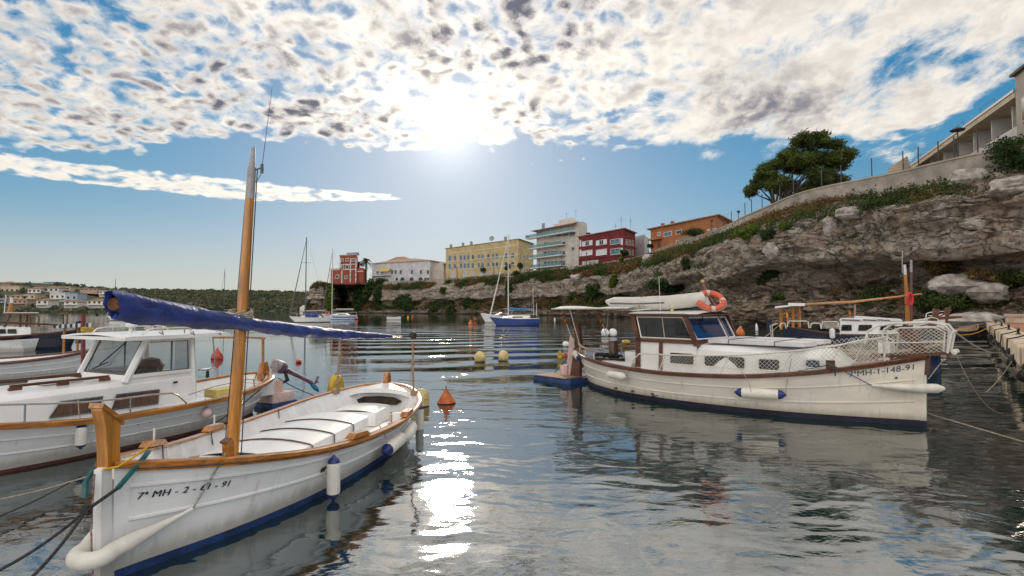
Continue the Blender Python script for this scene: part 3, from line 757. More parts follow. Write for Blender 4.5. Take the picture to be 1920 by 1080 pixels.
# villas on the left hillside: (px left, px right, py base, py top, colour, roof, label)
VM = {'w': mat('villa_white', (0.72, 0.69, 0.64), 0.8, 0.06, 0.3), 'c': mat('villa_cream', (0.62, 0.50, 0.36), 0.8, 0.08, 0.3),
      'b': mat('villa_pale_blue', (0.42, 0.48, 0.55), 0.8, 0.08, 0.3), 'p': mat('villa_pink', (0.52, 0.34, 0.27), 0.8, 0.08, 0.3)}
tile = mat('terracotta_roof', (0.36, 0.17, 0.10), 0.85, 0.15, 1.2, bump=0.03, bscale=6)
tilepale = mat('weathered_tile_roof', (0.42, 0.27, 0.18), 0.85, 0.16, 0.8, bump=0.03, bscale=6)
vwin = mat('villa_window', (0.03, 0.04, 0.055), 0.15, 0.15, 1)
def hillz(px, Y):
    return None
def villa_house(pl, pr, pb, pt, wm_, roof, lab):
    Y = 352+(583-pb)*2.1
    a, b = aty(pl, pb, Y), aty(pr, pb, Y); z1 = aty(pl, pt, Y).z; w = b.x-a.x; h = z1-a.z
    VILLA.append((a.x, b.x, Y))
    r_ = thing('villa', lab, 'house', (a.x, Y, a.z-2.5))
    H = h+2.5
    bd = MB(); bd.b2((0, 0, 0), (w, 9, H*0.82 if roof == 't' else H)); bd.build('wall', wm_, r_, smooth=False)
    if roof == 't':
        e = 0.6; rf = MB(); z0 = H*0.82+0.01
        rf.add([(-e, -e, z0), (w+e, -e, z0), (w+e, 9.6, z0), (-e, 9.6, z0), (w*0.25, 4.5, H+0.3), (w*0.75, 4.5, H+0.3)], [(0, 1, 5, 4), (1, 2, 5), (2, 3, 4, 5), (3, 0, 4), (3, 2, 1, 0)])
        rf.build('roof', tile, r_, smooth=False)
    else:
        rf = MB(); rf.b2((-0.4, -0.4, H), (w+0.4, 9.4, H+0.3)); rf.build('roof', wm_, r_, smooth=False)
    n = max(2, int(w/3.2)); fl = 2 if h > 6 else 1
    base = None
    for f_ in range(fl):
        for k in range(n):
            x = w*(k+0.5)/n; z = 2.6+f_*h*0.42+0.6
            q = MB(); q.b2((x-0.75, -0.10, z), (x+0.75, 0.03, z+min(1.7, h*0.4))); q.build('window', vwin, r_, smooth=False)
    if random.random() < 0.7:
        q = MB(); q.b2((0.5, -2.0, 2.2), (w-0.5, -0.02, 2.5)); q.build('terrace', wm_, r_, smooth=False)
    return r_
for a in [
 (0,18,540,528,'p','t','brown villa with a tiled roof highest at the left edge of the hill'),
 (0,36,548,536,'c','f','long sand coloured house just below the highest tiled villa at the left edge'),
 (56,82,537,532,'b','f','low blue grey house on the left part of the hilltop'),
 (82,105,536,529,'b','f','flat roofed blue grey house standing highest on the hilltop'),
 (52,76,549,538,'w','t','white villa with terracotta roof below the low blue grey hilltop house'),
 (82,110,547,537,'w','t','white gabled villa with a red roof in the upper middle of the hill'),
 (112,132,544,538,'c','f','cream house right of the gabled villa on the upper hill'),
 (150,182,545,541,'p','f','low pinkish house near the right shoulder of the hill'),
 (186,200,551,546,'w','f','tiny white house near the tip of the blue sail cover'),
 (93,122,560,549,'w','f','white house with long balconies left of the blue block in mid hill'),
 (122,145,562,550,'b','f','blue grey apartment block in the middle of the hill'),
 (10,48,560,553,'c','t','wide cream villa behind the mast stump of the navy boat'),
 (16,50,569,562,'p','f','pinkish terrace house lowest on the left of the hill'),
 (44,66,560,552,'c','f','cream house between the wide cream villa and the white terrace villa'),
 (68,90,571,560,'w','t','white villa with arcades and terracotta roof low in the middle of the hill'),
 (120,145,571,563,'w','t','white villa with red roof below the blue apartment block'),
 (163,200,571,561,'w','t','long white villa with red roofs at the foot of the sail cover tip'),
 (0,9,567,560,'b','f','pale blue house cut by the left edge of the photo')]:
    villa_house(a[0], a[1], a[2], a[3], VM[a[4]], a[5], a[6])
scatter_hill(vg, 2600, 1.35, 'hillside_wood', 'dark green trees and scrub between the villas on the left hillside', 1)
# white boathouse on the far shore
Y = 590
a, b = aty(562, 582, Y), aty(600, 582, Y)
r_ = thing('shore_house', 'small white gabled boathouse on the far shore behind the white sailboat', 'house', (a.x, Y, 0.3))
w = (b.x-a.x)
q = MB(); q.b2((8.02, 0, 0), (w, 8, 3.6)); q.build('wall', VM['w'], r_, smooth=False)
q = MB(); q.prism([(0, 0), (8, 0), (8, 4.0), (4, 6.4), (0, 4.0)], 0, 9); q.build('wall', VM['w'], r_, smooth=False)
q = MB(); q.add([(8.1, -0.4, 3.62), (w+0.4, -0.4, 3.62), (w+0.4, 4, 6.0), (8.1, 4, 6.0), (8.1, 8.4, 3.62), (w+0.4, 8.4, 3.62)], [(0, 1, 2, 3), (3, 2, 5, 4)]); q.build('roof', tilepale, r_, smooth=False)
for x in (10, 13, 16, 19):
    q = MB(); q.b2((x, -0.08, 1.2), (x+1, 0.05, 2.6)); q.build('window', vwin, r_, smooth=False)
# antenna mast on the far hill
p = aty(216, 545, 800); q = MB(); q.tube([(0, 0, -4), (0, 0, 22)], [0.6, 0.25], 6); o = q.build('radio_mast', M['dgrey']); o.location = (p.x, 800, 30-4); tag(o, 'thin radio mast on the skyline of the far hill', 'mast')

# ------------------------------------------------------------------ pine tree
def pine(px, Y, base_py):
    b = aty(px, base_py, Y)
    root = thing('pine_tree', 'broad dark green pine leaning over the parapet on the cliff top', 'tree', (b.x, Y, 14.8))
    k = Y/1000.0
    def L(dx_, dy_px, dep=0): return Vector((dx_*k, dep, (base_py-dy_px)*k+b.z-14.8))
    tr = MB(); tops = []
    trunks = [(0, 385, 0), (14, 385, 1.0), (26, 383, -0.6)]
    cl_ = [(-34,352,-0.5),(-26,342,1),(-16,334,-1),(70,318,0),(30,300,1),(-46,360,0),(-34,346,1),(-28,332,-1),(-14,322,1.5),(-16,345,-1.5),(0,305,0),(12,335,2),(22,285,-0.5),(30,315,-2),(45,275,1),(62,268,0),(52,300,2),(72,300,-1.5),(88,285,0.5),(100,300,-1),(108,320,1),(95,335,2),(118,285,-0.5),(124,305,0.6),(80,335,-1.5),(60,335,-2),(40,340,1.5),(112,345,0),(85,358,0.5),(55,360,0),(-3,352,-2), (104,272,0.3), (82,264,-0.6)]
    blobs = []
    for (x_, y_, dpt) in cl_:
        c = L(x_, y_, dpt*1.3); s_ = random.uniform(0.85, 1.25)
        big_ = 16 if x_ > -10 else 9
        for q_ in range(3):
            blobs.append((tuple(c+Vector((random.uniform(-1, 1)*big_*k*0.8, random.uniform(-1, 1)*big_*k*0.9, random.uniform(-0.6, 0.6)*big_*k))), (big_*k*s_*0.95, big_*k*s_*0.95, big_*k*0.62*s_)))
        t0 = random.choice(trunks); base = L(t0[0], t0[1], t0[2]) - Vector((0, 0, 0.4))
        mid = base.lerp(c, 0.5)+Vector((random.uniform(-.5, .5), random.uniform(-.4, .4), 0.7))
        tr.tube([base, base.lerp(mid, 0.5)+Vector((0, 0, .4)), mid, c], [0.16, 0.12, 0.08, 0.02], 6)
    tr.build('trunk', M['bark'], root)
    v, f = leaf_arrays(blobs, 52000, 0.23, 0.15, 0.28)
    v2, f2 = leaf_arrays([(b[0], tuple(q_*1.3 for q_ in b[1])) for b in blobs], 9000, 0.22, 0.55, 0.25)
    raw_obj('crown', np.vstack([v, v2]), np.vstack([f, f2+len(v)]), M['pine'], root)
    return root
pine(1452, 76, 386)

# ------------------------------------------------------------------ palms, street trees
def palm(px, py_top, py_base, Y, lab, seed, R_=2.6):
    b = aty(px, py_base, Y); t_ = aty(px, py_top, Y); h = t_.z-b.z
    root = thing('palm_tree', lab, 'tree', (b.x, Y, b.z)); rnd = random.Random(seed)
    tr = MB(); tr.tube([(0, 0, -1), (0.05, 0, h*0.5), (0, 0, h)], [0.55, 0.42, 0.5], 8); tr.build('trunk', M['bark'], root)
    for k in range(26):
        a = k*2.39996; el = rnd.uniform(-0.5, 1.25); Lf = R_*rnd.uniform(0.85, 1.15)
        pts = []
        for s_ in range(7):
            q = s_/6; rr = Lf*q*math.cos(el)*(1-0.1*q); z = h+Lf*q*math.sin(el)-1.25*Lf*0.55*q*q
            pts.append(Vector((rr*math.cos(a), rr*math.sin(a), z)))
        side = Vector((-math.sin(a), math.cos(a), 0)); fr = MB()
        for s_ in range(6):
            for half in (-1, 1):
                for u_ in (0.0, 0.33, 0.66):
                    p0 = pts[s_].lerp(pts[s_+1], u_); d_ = (pts[s_+1]-pts[s_]).normalized()
                    ln = 0.55*(R_/2.6)*math.sin(math.pi*min(1, (s_+u_+0.6)/6.6))+0.08
                    e = p0+side*half*ln+d_*ln*0.5-Vector((0, 0, ln*0.35)); w_ = d_*0.14*(R_/2.6)
                    fr.add([p0, p0+w_, e], [(0, 1, 2)])
        fr.build('frond', M['palm'], root, smooth=False)
    return root
palm(686, 490, 527, 290, 'taller palm tree between the red tower and the white house', 1, 5.0)
palm(672, 495, 527, 296, 'darker palm tree half hidden behind the red tower', 2, 4.4)
palm(797, 492, 520, 310, 'small palm crown showing above the roof of the white house', 3, 2.6)
def street_tree(px, pt, pm, pb, Y, w, lab):
    b = aty(px, pb, Y); k = Y/1000
    root = thing('street_tree', lab, 'tree', (b.x, Y, b.z)); h = (pb-pt)*k; hc = (pb-pm)*k
    tr = MB(); tr.tube([(0, 0, -0.8), (0, 0, hc+0.6)], [0.16, 0.10], 6); tr.build('trunk', M['bark'], root)
    bl = [((random.uniform(-.3, .3)*w*k, random.uniform(-.3, .3)*w*k, hc+(h-hc)*random.uniform(0.25, 0.75)), (w*k*0.38, w*k*0.38, (h-hc)*0.33)) for _ in range(6)]
    v, f = leaf_arrays(bl, 500, 0.28, 0.4, 0.5); raw_obj('crown', v, f, M['bushd'], root)
street_tree(907, 500, 512, 519, 228, 13, 'small bushy street tree in front of the left half of the yellow building')
street_tree(951, 494, 507, 516, 208, 11, 'small round street tree near the right corner of the yellow building')
street_tree(975, 488, 504, 514, 200, 11, 'small slim street tree at the right corner of the yellow building')
street_tree(1222, 458, 466, 476, 150, 15, 'small dark tree by the left corner of the orange building')
street_tree(1252, 452, 460, 468, 146, 17, 'small dark tree in front of the orange building')

# ================================================================== BUILDINGS on the cliff
class Facade:
    def __init__(s, A, B):
        s.A = Vector((A[0], A[1])); d_ = Vector((B[0], B[1]))-s.A; s.w = d_.length; s.e = d_/s.w; s.n = Vector((s.e.y, -s.e.x))   # n points to the viewer
    def uv(s, px, py):
        r_ = ray(px, py); den = r_.x*s.n.x+r_.y*s.n.y; k = (s.A.x*s.n.x+s.A.y*s.n.y)/den
        p = Vector((0, 0, CAMH))+r_*k
        return (Vector((p.x, p.y))-s.A).dot(s.e), p.z
    def W(s, u_, off, z, org):
        p = s.A+s.e*u_+s.n*off
        return (p.x-org.x, p.y-org.y, z-org.z)
def shifted(fac, o):
    f_ = Facade.__new__(Facade); f_.A = fac.A+fac.n*o; f_.w, f_.e, f_.n = fac.w, fac.e, fac.n; return f_
class Building:
    def __init__(s, name, label, pl, Yl, pr, Yr, ps, Ys, pyb, pyt, wallm, roof=None, cat='building', over=0.5):
        s.FL = aty(pl, pyt, Yl); s.FR = aty(pr, pyt, Yr); s.BR = aty(ps, pyt, Ys); s.BL = s.FL+s.BR-s.FR
        s.z1 = s.FL.z; s.org = Vector((s.FL.x, s.FL.y, 13.5))
        s.root = thing(name, label, cat, s.org)
        s.front = Facade(s.FL, s.FR); s.side = Facade(s.FR, s.BR)
        q = MB(); c = [(p.x-s.org.x, p.y-s.org.y) for p in (s.FL, s.FR, s.BR, s.BL)]; s.c = c; H = s.z1-13.5; s.H = H
        q.add([(x, y, 0) for x, y in c]+[(x, y, H) for x, y in c], [(0,1,5,4),(1,2,6,5),(2,3,7,6),(3,0,4,7),(4,5,6,7)])
        q.build('wall', wallm, s.root, smooth=False)
        if roof:
            rise, m_ = roof
            ctr = Vector((sum(p[0] for p in c)/4, sum(p[1] for p in c)/4))
            ring0 = []; ring1 = []
            for x, y in c:
                d_ = Vector((x, y))-ctr; e = d_*(1+over*1.4/d_.length); ring0.append((e.x, e.y, H+0.02)); i_ = d_*0.35; ring1.append((ctr.x+i_.x, ctr.y+i_.y, H+0.25+rise)) if False else ring1.append((ctr.x+d_.x*0.3, ctr.y+d_.y*0.3, H+0.27+rise))
            ring0 = [(ctr.x+(p[0]), ctr.y+(p[1]), p[2]) for p in ring0]
            mid = [(p[0], p[1], p[2]+0.25) for p in ring0]
            q = MB(); v = ring0+mid+ring1
            f = [(3,2,1,0)]+[(i, (i+1) % 4, 4+(i+1) % 4, 4+i) for i in range(4)]+[(4+i, 4+(i+1) % 4, 8+(i+1) % 4, 8+i) for i in range(4)]+[(8,9,10,11)]
            q.add(v, f).build('roof', m_, s.root, smooth=False)
    def slab(s, name, fac, u0, u1, z0, z1, o0, o1, m_, parent=None):
        q = MB(); W_ = lambda u_, o_, z: fac.W(u_, o_, z, s.org)
        q.add([W_(u0,o0,z0), W_(u1,o0,z0), W_(u1,o1,z0), W_(u0,o1,z0), W_(u0,o0,z1), W_(u1,o0,z1), W_(u1,o1,z1), W_(u0,o1,z1)],
              [(3,2,1,0),(4,5,6,7),(0,1,5,4),(1,2,6,5),(2,3,7,6),(3,0,4,7)])
        return q.build(name, m_, parent or s.root, smooth=False)
    def window(s, fac, px0, py0, px1, py1, fm, gm, arch=False, fr=0.22, mull=1, shutter=None, name='window'):
        u0, za = fac.uv(px0, py1); u1, zb = fac.uv(px1, py0)
        if arch:
            def outline(i):
                a0, a1, b0, b1 = u0+i, u1-i, za+i, zb-i; r_ = (a1-a0)/2; cx = (a0+a1)/2
                return [(a0, b0), (a1, b0)]+[(cx+r_*math.cos(R(k*22.5)), b1-r_+r_*math.sin(R(k*22.5))) for k in range(9)]
        else:
            def outline(i): return [(u0+i, za+i), (u1-i, za+i), (u1-i, zb-i), (u0+i, zb-i)]
        def slabp(pts, o0, o1):
            n = len(pts); q = MB(); q.add([fac.W(x, o0, z, s.org) for x, z in pts]+[fac.W(x, o1, z, s.org) for x, z in pts],
                [tuple(range(n, 2*n))]+[(i, (i+1) % n, n+(i+1) % n, n+i) for i in range(n)]); return q
        # frame: ring
        a, b = outline(0), outline(fr); n = len(a); q = MB()
        q.add([fac.W(x, 0.14, z, s.org) for x, z in a]+[fac.W(x, 0.14, z, s.org) for x, z in b]+[fac.W(x, -0.05, z, s.org) for x, z in a]+[fac.W(x, 0.0, z, s.org) for x, z in b],
              [(i, (i+1) % n, n+(i+1) % n, n+i) for i in range(n)]+[(2*n+i, 2*n+(i+1) % n, (i+1) % n, i) for i in range(n)]+[(n+i, n+(i+1) % n, 3*n+(i+1) % n, 3*n+i) for i in range(n)])
        for k in range(mull):
            x = u0+fr+(u1-u0-2*fr)*(k+1)/(mull+1)
            q.add([fac.W(x-0.06, 0.09, za+fr, s.org), fac.W(x+0.06, 0.09, za+fr, s.org), fac.W(x+0.06, 0.09, zb-fr, s.org), fac.W(x-0.06, 0.09, zb-fr, s.org)], [(0,1,2,3)])
        w = q.build(name, fm, s.root, smooth=False)
        slabp(b, 0.0, 0.03).build('pane', gm, w, smooth=False)
        if shutter:
            wd = (u1-u0)*0.5
            for (x0, x1) in ((u0-wd-0.03, u0-0.03), (u1+0.03, u1+wd+0.03)):
                s.slab('shutter', fac, x0, x1, za, zb, 0.0, 0.10, shutter, w)
        return w
B_white = mat('building_white_trim', (0.70, 0.66, 0.60), 0.8, 0.06, 0.5)
g_blue = mat('window_glass_sky', (0.10, 0.19, 0.28), 0.12, 0.25, 0.6, spec=0.8)  # blue of the reflected sky is put into the pane colour
g_dark = mat('window_glass_dark', (0.022, 0.028, 0.04), 0.12, 0.25, 0.6, spec=0.8)
g_aqua = mat('balcony_glass', (0.16, 0.36, 0.40), 0.08, 0.12, 0.5, spec=0.8, alpha=0.62)
frame_pale = mat('pale_blue_frame', (0.44, 0.50, 0.55), 0.7, 0.05, 1)
antm = M['dgrey']

# --- red tower house on the headland
redw = mat('red_render', (0.33, 0.075, 0.045), 0.85, 0.13, 0.5)
zpl = lambda py, Y: aty(900, py, Y).z
bd = Building('tower_house', 'dark red tower house with white corner stones on the tip of the headland', 619, 286, 681, 279, 686, 292, 530, 504, redw)
F = bd.front
tw = Building('x', 'x', 637, 284.6, 668, 279.8, 671, 290, 530, 480, redw)
for ch in list(tw.root.children):
    mw = ch.matrix_basis.copy(); ch.parent = bd.root; ch.location = tw.org-bd.org
tw_root = tw.root; bpy.data.objects.remove(tw_root)
tw.root = bd.root; tw_org = tw.org; tw.org = bd.org; FT = Facade(tw.FL-Vector((0, 0, 0)), tw.FR)
FT.A = FT.A+FT.n*0.15; F.A = F.A
def quoin(fac, px, py0, py1, step=4.2):
    u0, _ = fac.uv(px, py0); k = 0; y = py1
    while y < py0:
        _, za = fac.uv(px, y+step*0.95); _, zb = fac.uv(px, y)
        hw = 0.40 if k % 2 else 0.24
        bd.slab('corner_stone', fac, u0-hw, u0+hw, za, zb, 0.0, 0.16, B_white); y += step; k += 1
quoin(FT, 657, 530, 484); quoin(FT, 638, 503, 484); quoin(FT, 667.3, 530, 484); quoin(F, 620, 529, 506); quoin(F, 641, 529, 506)
for py in (496.5, 506):
    u0, z = FT.uv(637, py); u1, _ = FT.uv(668, py); bd.slab('string_course', FT, u0, u1, z-0.2, z+0.2, 0.0, 0.12, B_white)
u0, z = F.uv(619, 506); u1, _ = F.uv(637, 506); bd.slab('string_course', F, u0, u1, z-0.2, z+0.2, 0.0, 0.12, B_white)
u0, z = F.uv(669, 509); u1, _ = F.uv(681, 509); bd.slab('string_course', F, u0, u1, z-0.2, z+0.2, 0.0, 0.12, B_white)
for (x0, y0, x1, y1) in [(639.5,484.5,644.5,490.5),(648,484,653.5,490),(659.5,484.5,664.5,490.5),(639.5,498,644.5,504),(648,496.5,654,505)]:
    bd.window(FT, x0, y0, x1, y1, B_white, g_dark, fr=0.26, mull=0)
for (x0, y0, x1, y1) in [(629.5,515,636,522.5),(646,517,651.5,523)]:
    bd.window(F, x0, y0, x1, y1, B_white, g_dark, fr=0.26, mull=0)
greyp = mat('grey_parapet', (0.36, 0.35, 0.34), 0.9, 0.1, 0.5)
u0, z = FT.uv(636.5, 480); u1, _ = FT.uv(650, 480); u2, _ = FT.uv(668.5, 480); _, zt = FT.uv(650, 478); _, zt2 = FT.uv(650, 474)
bd.slab('parapet', FT, u0, u1, z+0.01, zt+0.2, -2.5, 0.1, greyp); bd.slab('parapet', FT, u1+0.01, u2, z+0.01, zt2, -2.0, 0.1, greyp)

# --- white house with yellow awning
bd = Building('white_house', 'long white two storey house with yellow awning right of the red tower', 698, 284, 806, 265, 836, 281, 530, 495, mat('bluish_white_render', (0.61, 0.60, 0.62), 0.8, 0.12, 0.35), roof=(2.1, tilepale), over=0.7)
F = bd.front
for px in (735.5, 742, 751.5, 757.5, 772.5, 789.5, 802.5):
    if px == 757.5: continue
    bd.window(F, px-2.2, 506, px+2.2, 514, frame_pale, g_dark, fr=0.1, mull=1)
for px in (708, 716.5): bd.window(F, px-2, 508, px+2, 514.5, frame_pale, g_dark, fr=0.12, mull=1)
for px in (755, 772, 789): bd.window(F, px-4.5, 519, px+4.5, 527, frame_pale, g_dark, fr=0.15, mull=0, arch=True)
for px in (744, 798, 803): bd.window(F, px-2.4, 520.5, px+2.4, 526, frame_pale, g_dark, fr=0.1, mull=0)
u0, z = F.uv(698, 517); u1, _ = F.uv(733, 517); bd.slab('balcony', F, u0, u1, z-0.25, z, 0.0, 1.6, B_white)
for k in range(9):
    uu = u0+(u1-u0)*k/8; bd.slab('baluster', F, uu-0.05, uu+0.05, z, z+1.0, 1.5, 1.58, B_white)
bd.slab('balcony_rail', F, u0, u1, z+1.0, z+1.1, 1.48, 1.6, B_white)
u0, z = F.uv(714, 503); u1, z2 = F.uv(733, 508.5)
q = MB(); q.add([F.W(u0, 0.05, z, bd.org), F.W(u1, 0.05, z, bd.org), F.W(u1, 1.7, z2+0.15, bd.org), F.W(u0, 1.7, z2+0.15, bd.org), F.W(u0, 0.05, z-0.1, bd.org), F.W(u1, 0.05, z-0.1, bd.org), F.W(u1, 1.7, z2-0.2, bd.org), F.W(u0, 1.7, z2-0.2, bd.org)], [(0,3,2,1),(4,5,6,7),(3,7,6,2),(0,4,7,3),(1,2,6,5)])
q.build('awning', mat('yellow_awning', (0.62, 0.42, 0.14), 0.8, 0.08, 2), bd.root, smooth=False)
up = Building('hip_house', 'sand coloured hip roofed house rising behind the white house', 718, 298, 768, 290, 788, 305, 530, 494.5, mat('sand_render', (0.42, 0.33, 0.23), 0.85, 0.1, 0.4), roof=(3.8, tilepale), cat='house')
u0, z = up.front.uv(739, 492); up.slab('chimney', up.front, u0-0.5, u0+0.5, up.z1+1.0, up.z1+3.6, -7.5, -6.5, greyp)
gh = Building('gable_house', 'plain pale gable wall house between the white house and the yellow building', 806.5, 268, 832, 265, 838, 280, 530, 497, mat('pale_gable_render', (0.60, 0.52, 0.47), 0.85, 0.08, 0.4), cat='house')
F = gh.front
q = MB(); pts = [F.uv(806.5, 497), F.uv(832, 497), F.uv(832, 494), F.uv(827, 490), F.uv(823, 493)]
q.add([F.W(x, 0.0, z, gh.org) for x, z in pts]+[F.W(x, -9, z, gh.org) for x, z in pts], [(0,1,2,3,4),(4,3,8,9),(3,2,7,8),(0,4,9,5),(9,8,7,6,5)]); q.build('gable', mat('pale_gable_render_2', (0.60, 0.52, 0.47), 0.85, 0.08, 0.4), gh.root, smooth=False)

# --- yellow building
bd = Building('yellow_building', 'yellow three storey building with rows of arched windows', 836, 256, 972, 221, 1000, 238, 525, 466.5, mat('yellow_render', (0.62, 0.47, 0.23), 0.85, 0.13, 0.35, bump=0.02, bscale=2), roof=(0.4, tilepale), over=0.5)
F = bd.front
def arow(y0, y1, k0):
    for (xs) in [[843.5],[853.5],[864.5,871.5,878.5],[887],[898,905],[916],[925,932],[949,961.5]]:
        for x in xs:
            w_ = 2.5 if x < 900 else 2.8 if x < 940 else 3.3
            dy = -(x-836)*(0.045)*(1 if y0 < 490 else 0.75)
            dark_ = (x in (887, 916)) if y0 < 490 else (x in (932, 949, 961.5))
            bd.window(F, x-w_, y0+dy, x+w_, y1+dy, frame_pale, g_dark if dark_ else g_blue, arch=True, fr=0.18, mull=1)
arow(478.5, 490, 0); arow(493.5, 505, 1)
for x in (848.5, 872, 886.5, 903, 917, 930):
    dy = -(x-836)*0.02
    bd.window(F, x-3.4, 509+dy, x+3.4, 521+dy, B_white, frame_pale, arch=True, fr=0.2, mull=0, name='door')
for y in (491.5, 507.5, 476):
    u0, z = F.uv(836.2, y); bd.slab('string_course', F, 0, F.w, z-0.14, z+0.14, 0.0, 0.1, B_white)
for x in (976, 982.5, 987.5, 997):
    for y in (476, 491.5, 504):
        dy = (x-972)*0.12*(1 if y < 480 else 0.7 if y < 495 else 0.3)
        bd.window(bd.side, x-1.1, y+dy, x+1.1, y+8+dy, B_white, g_dark, fr=0.1, mull=0)
for (x, y, w_) in [(839, 465, 1.2), (861.5, 463.5, 1.2), (877, 465, 1.0), (941, 459, 1.2)]:
    u0, z = F.uv(x, y); bd.slab('chimney', F, u0-w_*0.2, u0+w_*0.2+0.3, bd.z1+0.2, bd.z1+2.2, -2.5, -1.5, greyp)
yw = mat('yellow_block_render', (0.52, 0.36, 0.16), 0.85, 0.08, 0.3)
G = shifted(F, -4); u0, z = G.uv(889, 459.5); u1, z2 = G.uv(911, 458); bd.slab('roof_block', G, u0, u1, bd.z1+0.3, z, -3, 0, yw)
u0, z = G.uv(947, 451.5); u1, _ = G.uv(969, 452); bd.slab('roof_block', G, u0, u1, bd.z1+0.3, z, -4, 0, yw)
q = MB(); u0, z = F.uv(914.5, 458); c = F.W(u0, -2.5, bd.z1+2.2, bd.org); q.lathe([(0.05, 0), (0.7, 0.12), (1.2, 0.4), (1.22, 0.43), (0.7, 0.2), (0.05, 0.06)], 18, c, (-0.3, -0.9, 0.35)); q.tube([c, (c[0], c[1]+0.3, c[2]-2.2)], 0.07, 5)
q.build('satellite_dish', greyp, bd.root)

# --- white glass-balcony apartment block
bd = Building('apartment_block', 'tall pale apartment block with glass balconies and red tiled roof edge', 1006, 196, 1085, 178, 1101, 190, 510, 432, mat('pale_stone_render', (0.68, 0.62, 0.55), 0.85, 0.11, 0.4))
F = bd.front
for (yt, yb, xl, xr, xg0, xg1) in [(432,447,994,1081,1006,1080),(452,466,1000,1061.5,1019,1061),(469,484,1001,1061.5,1019,1061),(488,502,1003,1061.5,1019,1061)]:
    # glazing strip, slab, glass balustrade
    sl_ = -0.105
    n = 6
    for k in range(n):
        a = xg0+(xg1-xg0)*k/n; b = xg0+(xg1-xg0)*(k+1)/n
        bd.window(F, a+0.3, yt+2+(a-1006)*sl_*0.4, b-0.3, yb-0.5+(a-1006)*sl_*0.4, B_white, g_blue if k % 3 else g_dark, fr=0.12, mull=0)
    u0, z = F.uv(xl, yb+0.8); u1, _ = F.uv(xr, yb)
    fl = bd.slab('balcony', F, u0, u1, z-0.35, z, 0.02, 2.3, B_white)
    bd.slab('balcony_glass', F, u0+0.05, u1-0.05, z+0.002, z+1.05, 2.22, 2.26, g_aqua, fl)
    bd.slab('balcony_glass', F, u0+0.05, u0+0.09, z+0.002, z+1.05, 0.05, 2.2, g_aqua, fl)
    for uu in (u0+(u1-u0)*0.3, u0+(u1-u0)*0.62):
        c = F.W(uu, 1.2, z, bd.org); q = MB(); q.lathe([(0.05, 0), (0.05, 0.7), (0.6, 0.72), (0.6, 0.76), (0.05, 0.77)], 10, c); q.build('balcony_table', M['dgrey'], fl)
for (y0, y1) in ((449, 458), (462, 471), (484, 495)):
    bd.window(F, 1071.5, y0, 1077.5, y1, B_white, g_dark if y0 == 462 else frame_pale, fr=0.15, mull=1)
u0, z = F.uv(1004, 432.5); u1, _ = F.uv(1088, 430)
q = MB(); zt = bd.z1
cB, cL = bd.c[2], bd.c[3]; HH = bd.H; cR = bd.c[1]
q.add([F.W(-0.8, 2.2, zt-0.3, bd.org), F.W(F.w+0.3, 2.2, zt-0.3, bd.org), (cB[0]*0.6+cR[0]*0.4, cB[1]*0.6+cR[1]*0.4, HH+1.5), (cL[0]*0.6+2.5, cL[1]*0.6, HH+1.5), F.W(-0.8, 2.2, zt-0.55, bd.org), F.W(F.w+0.3, 2.2, zt-0.55, bd.org), (cL[0], cL[1], HH-0.2), (cL[0]+2.5, cL[1], HH+1.4), (cB[0], cB[1], HH+1.3)],
   [(0,1,2,3),(4,5,1,0),(0,3,7,6),(3,2,8,7)]); q.build('roof', mat('red_tile_roof', (0.40, 0.16, 0.10), 0.85, 0.15, 1.0), bd.root, smooth=False)
q = MB(); q.add([(cR[0], cR[1], HH), (cB[0], cB[1], HH), (cB[0], cB[1], HH+1.25), (cB[0]*0.6+cR[0]*0.4, cB[1]*0.6+cR[1]*0.4, HH+1.45)], [(0, 1, 2, 3)]); q.build('gable_wall', bd.root.children[0].data.materials[0], bd.root, smooth=False)
pw = bd.root.children[0].data.materials[0]
G = shifted(F, -4); u0, z = G.uv(1037, 421); u1, _ = G.uv(1078, 421); bd.slab('roof_block', G, u0, u1, bd.z1+0.2, z, -2.2, 0, pw)
u0, zt_ = G.uv(1047, 413); u1, _ = G.uv(1070, 413); bd.slab('roof_block', G, u0, u1, z+0.002, zt_, -2.2, -0.1, pw)
u0, _ = F.uv(1014, 424); bd.slab('chimney', F, u0-0.4, u0+0.4, bd.z1+0.2, bd.z1+2.4, -1.6, -0.8, greyp)
for px, hh in ((1054.5, 2.6), (1072, 3.0)):
    u0, _ = G.uv(px, 418); c = Vector(G.W(u0, -2, zt_, bd.org)); q = MB(); q.tube([c, c+Vector((0, 0, hh))], 0.05, 5); q.tube([c+Vector((-.6, 0, hh*0.85)), c+Vector((.6, 0, hh*0.9))], 0.03, 4); q.build('aerial', antm, bd.root)

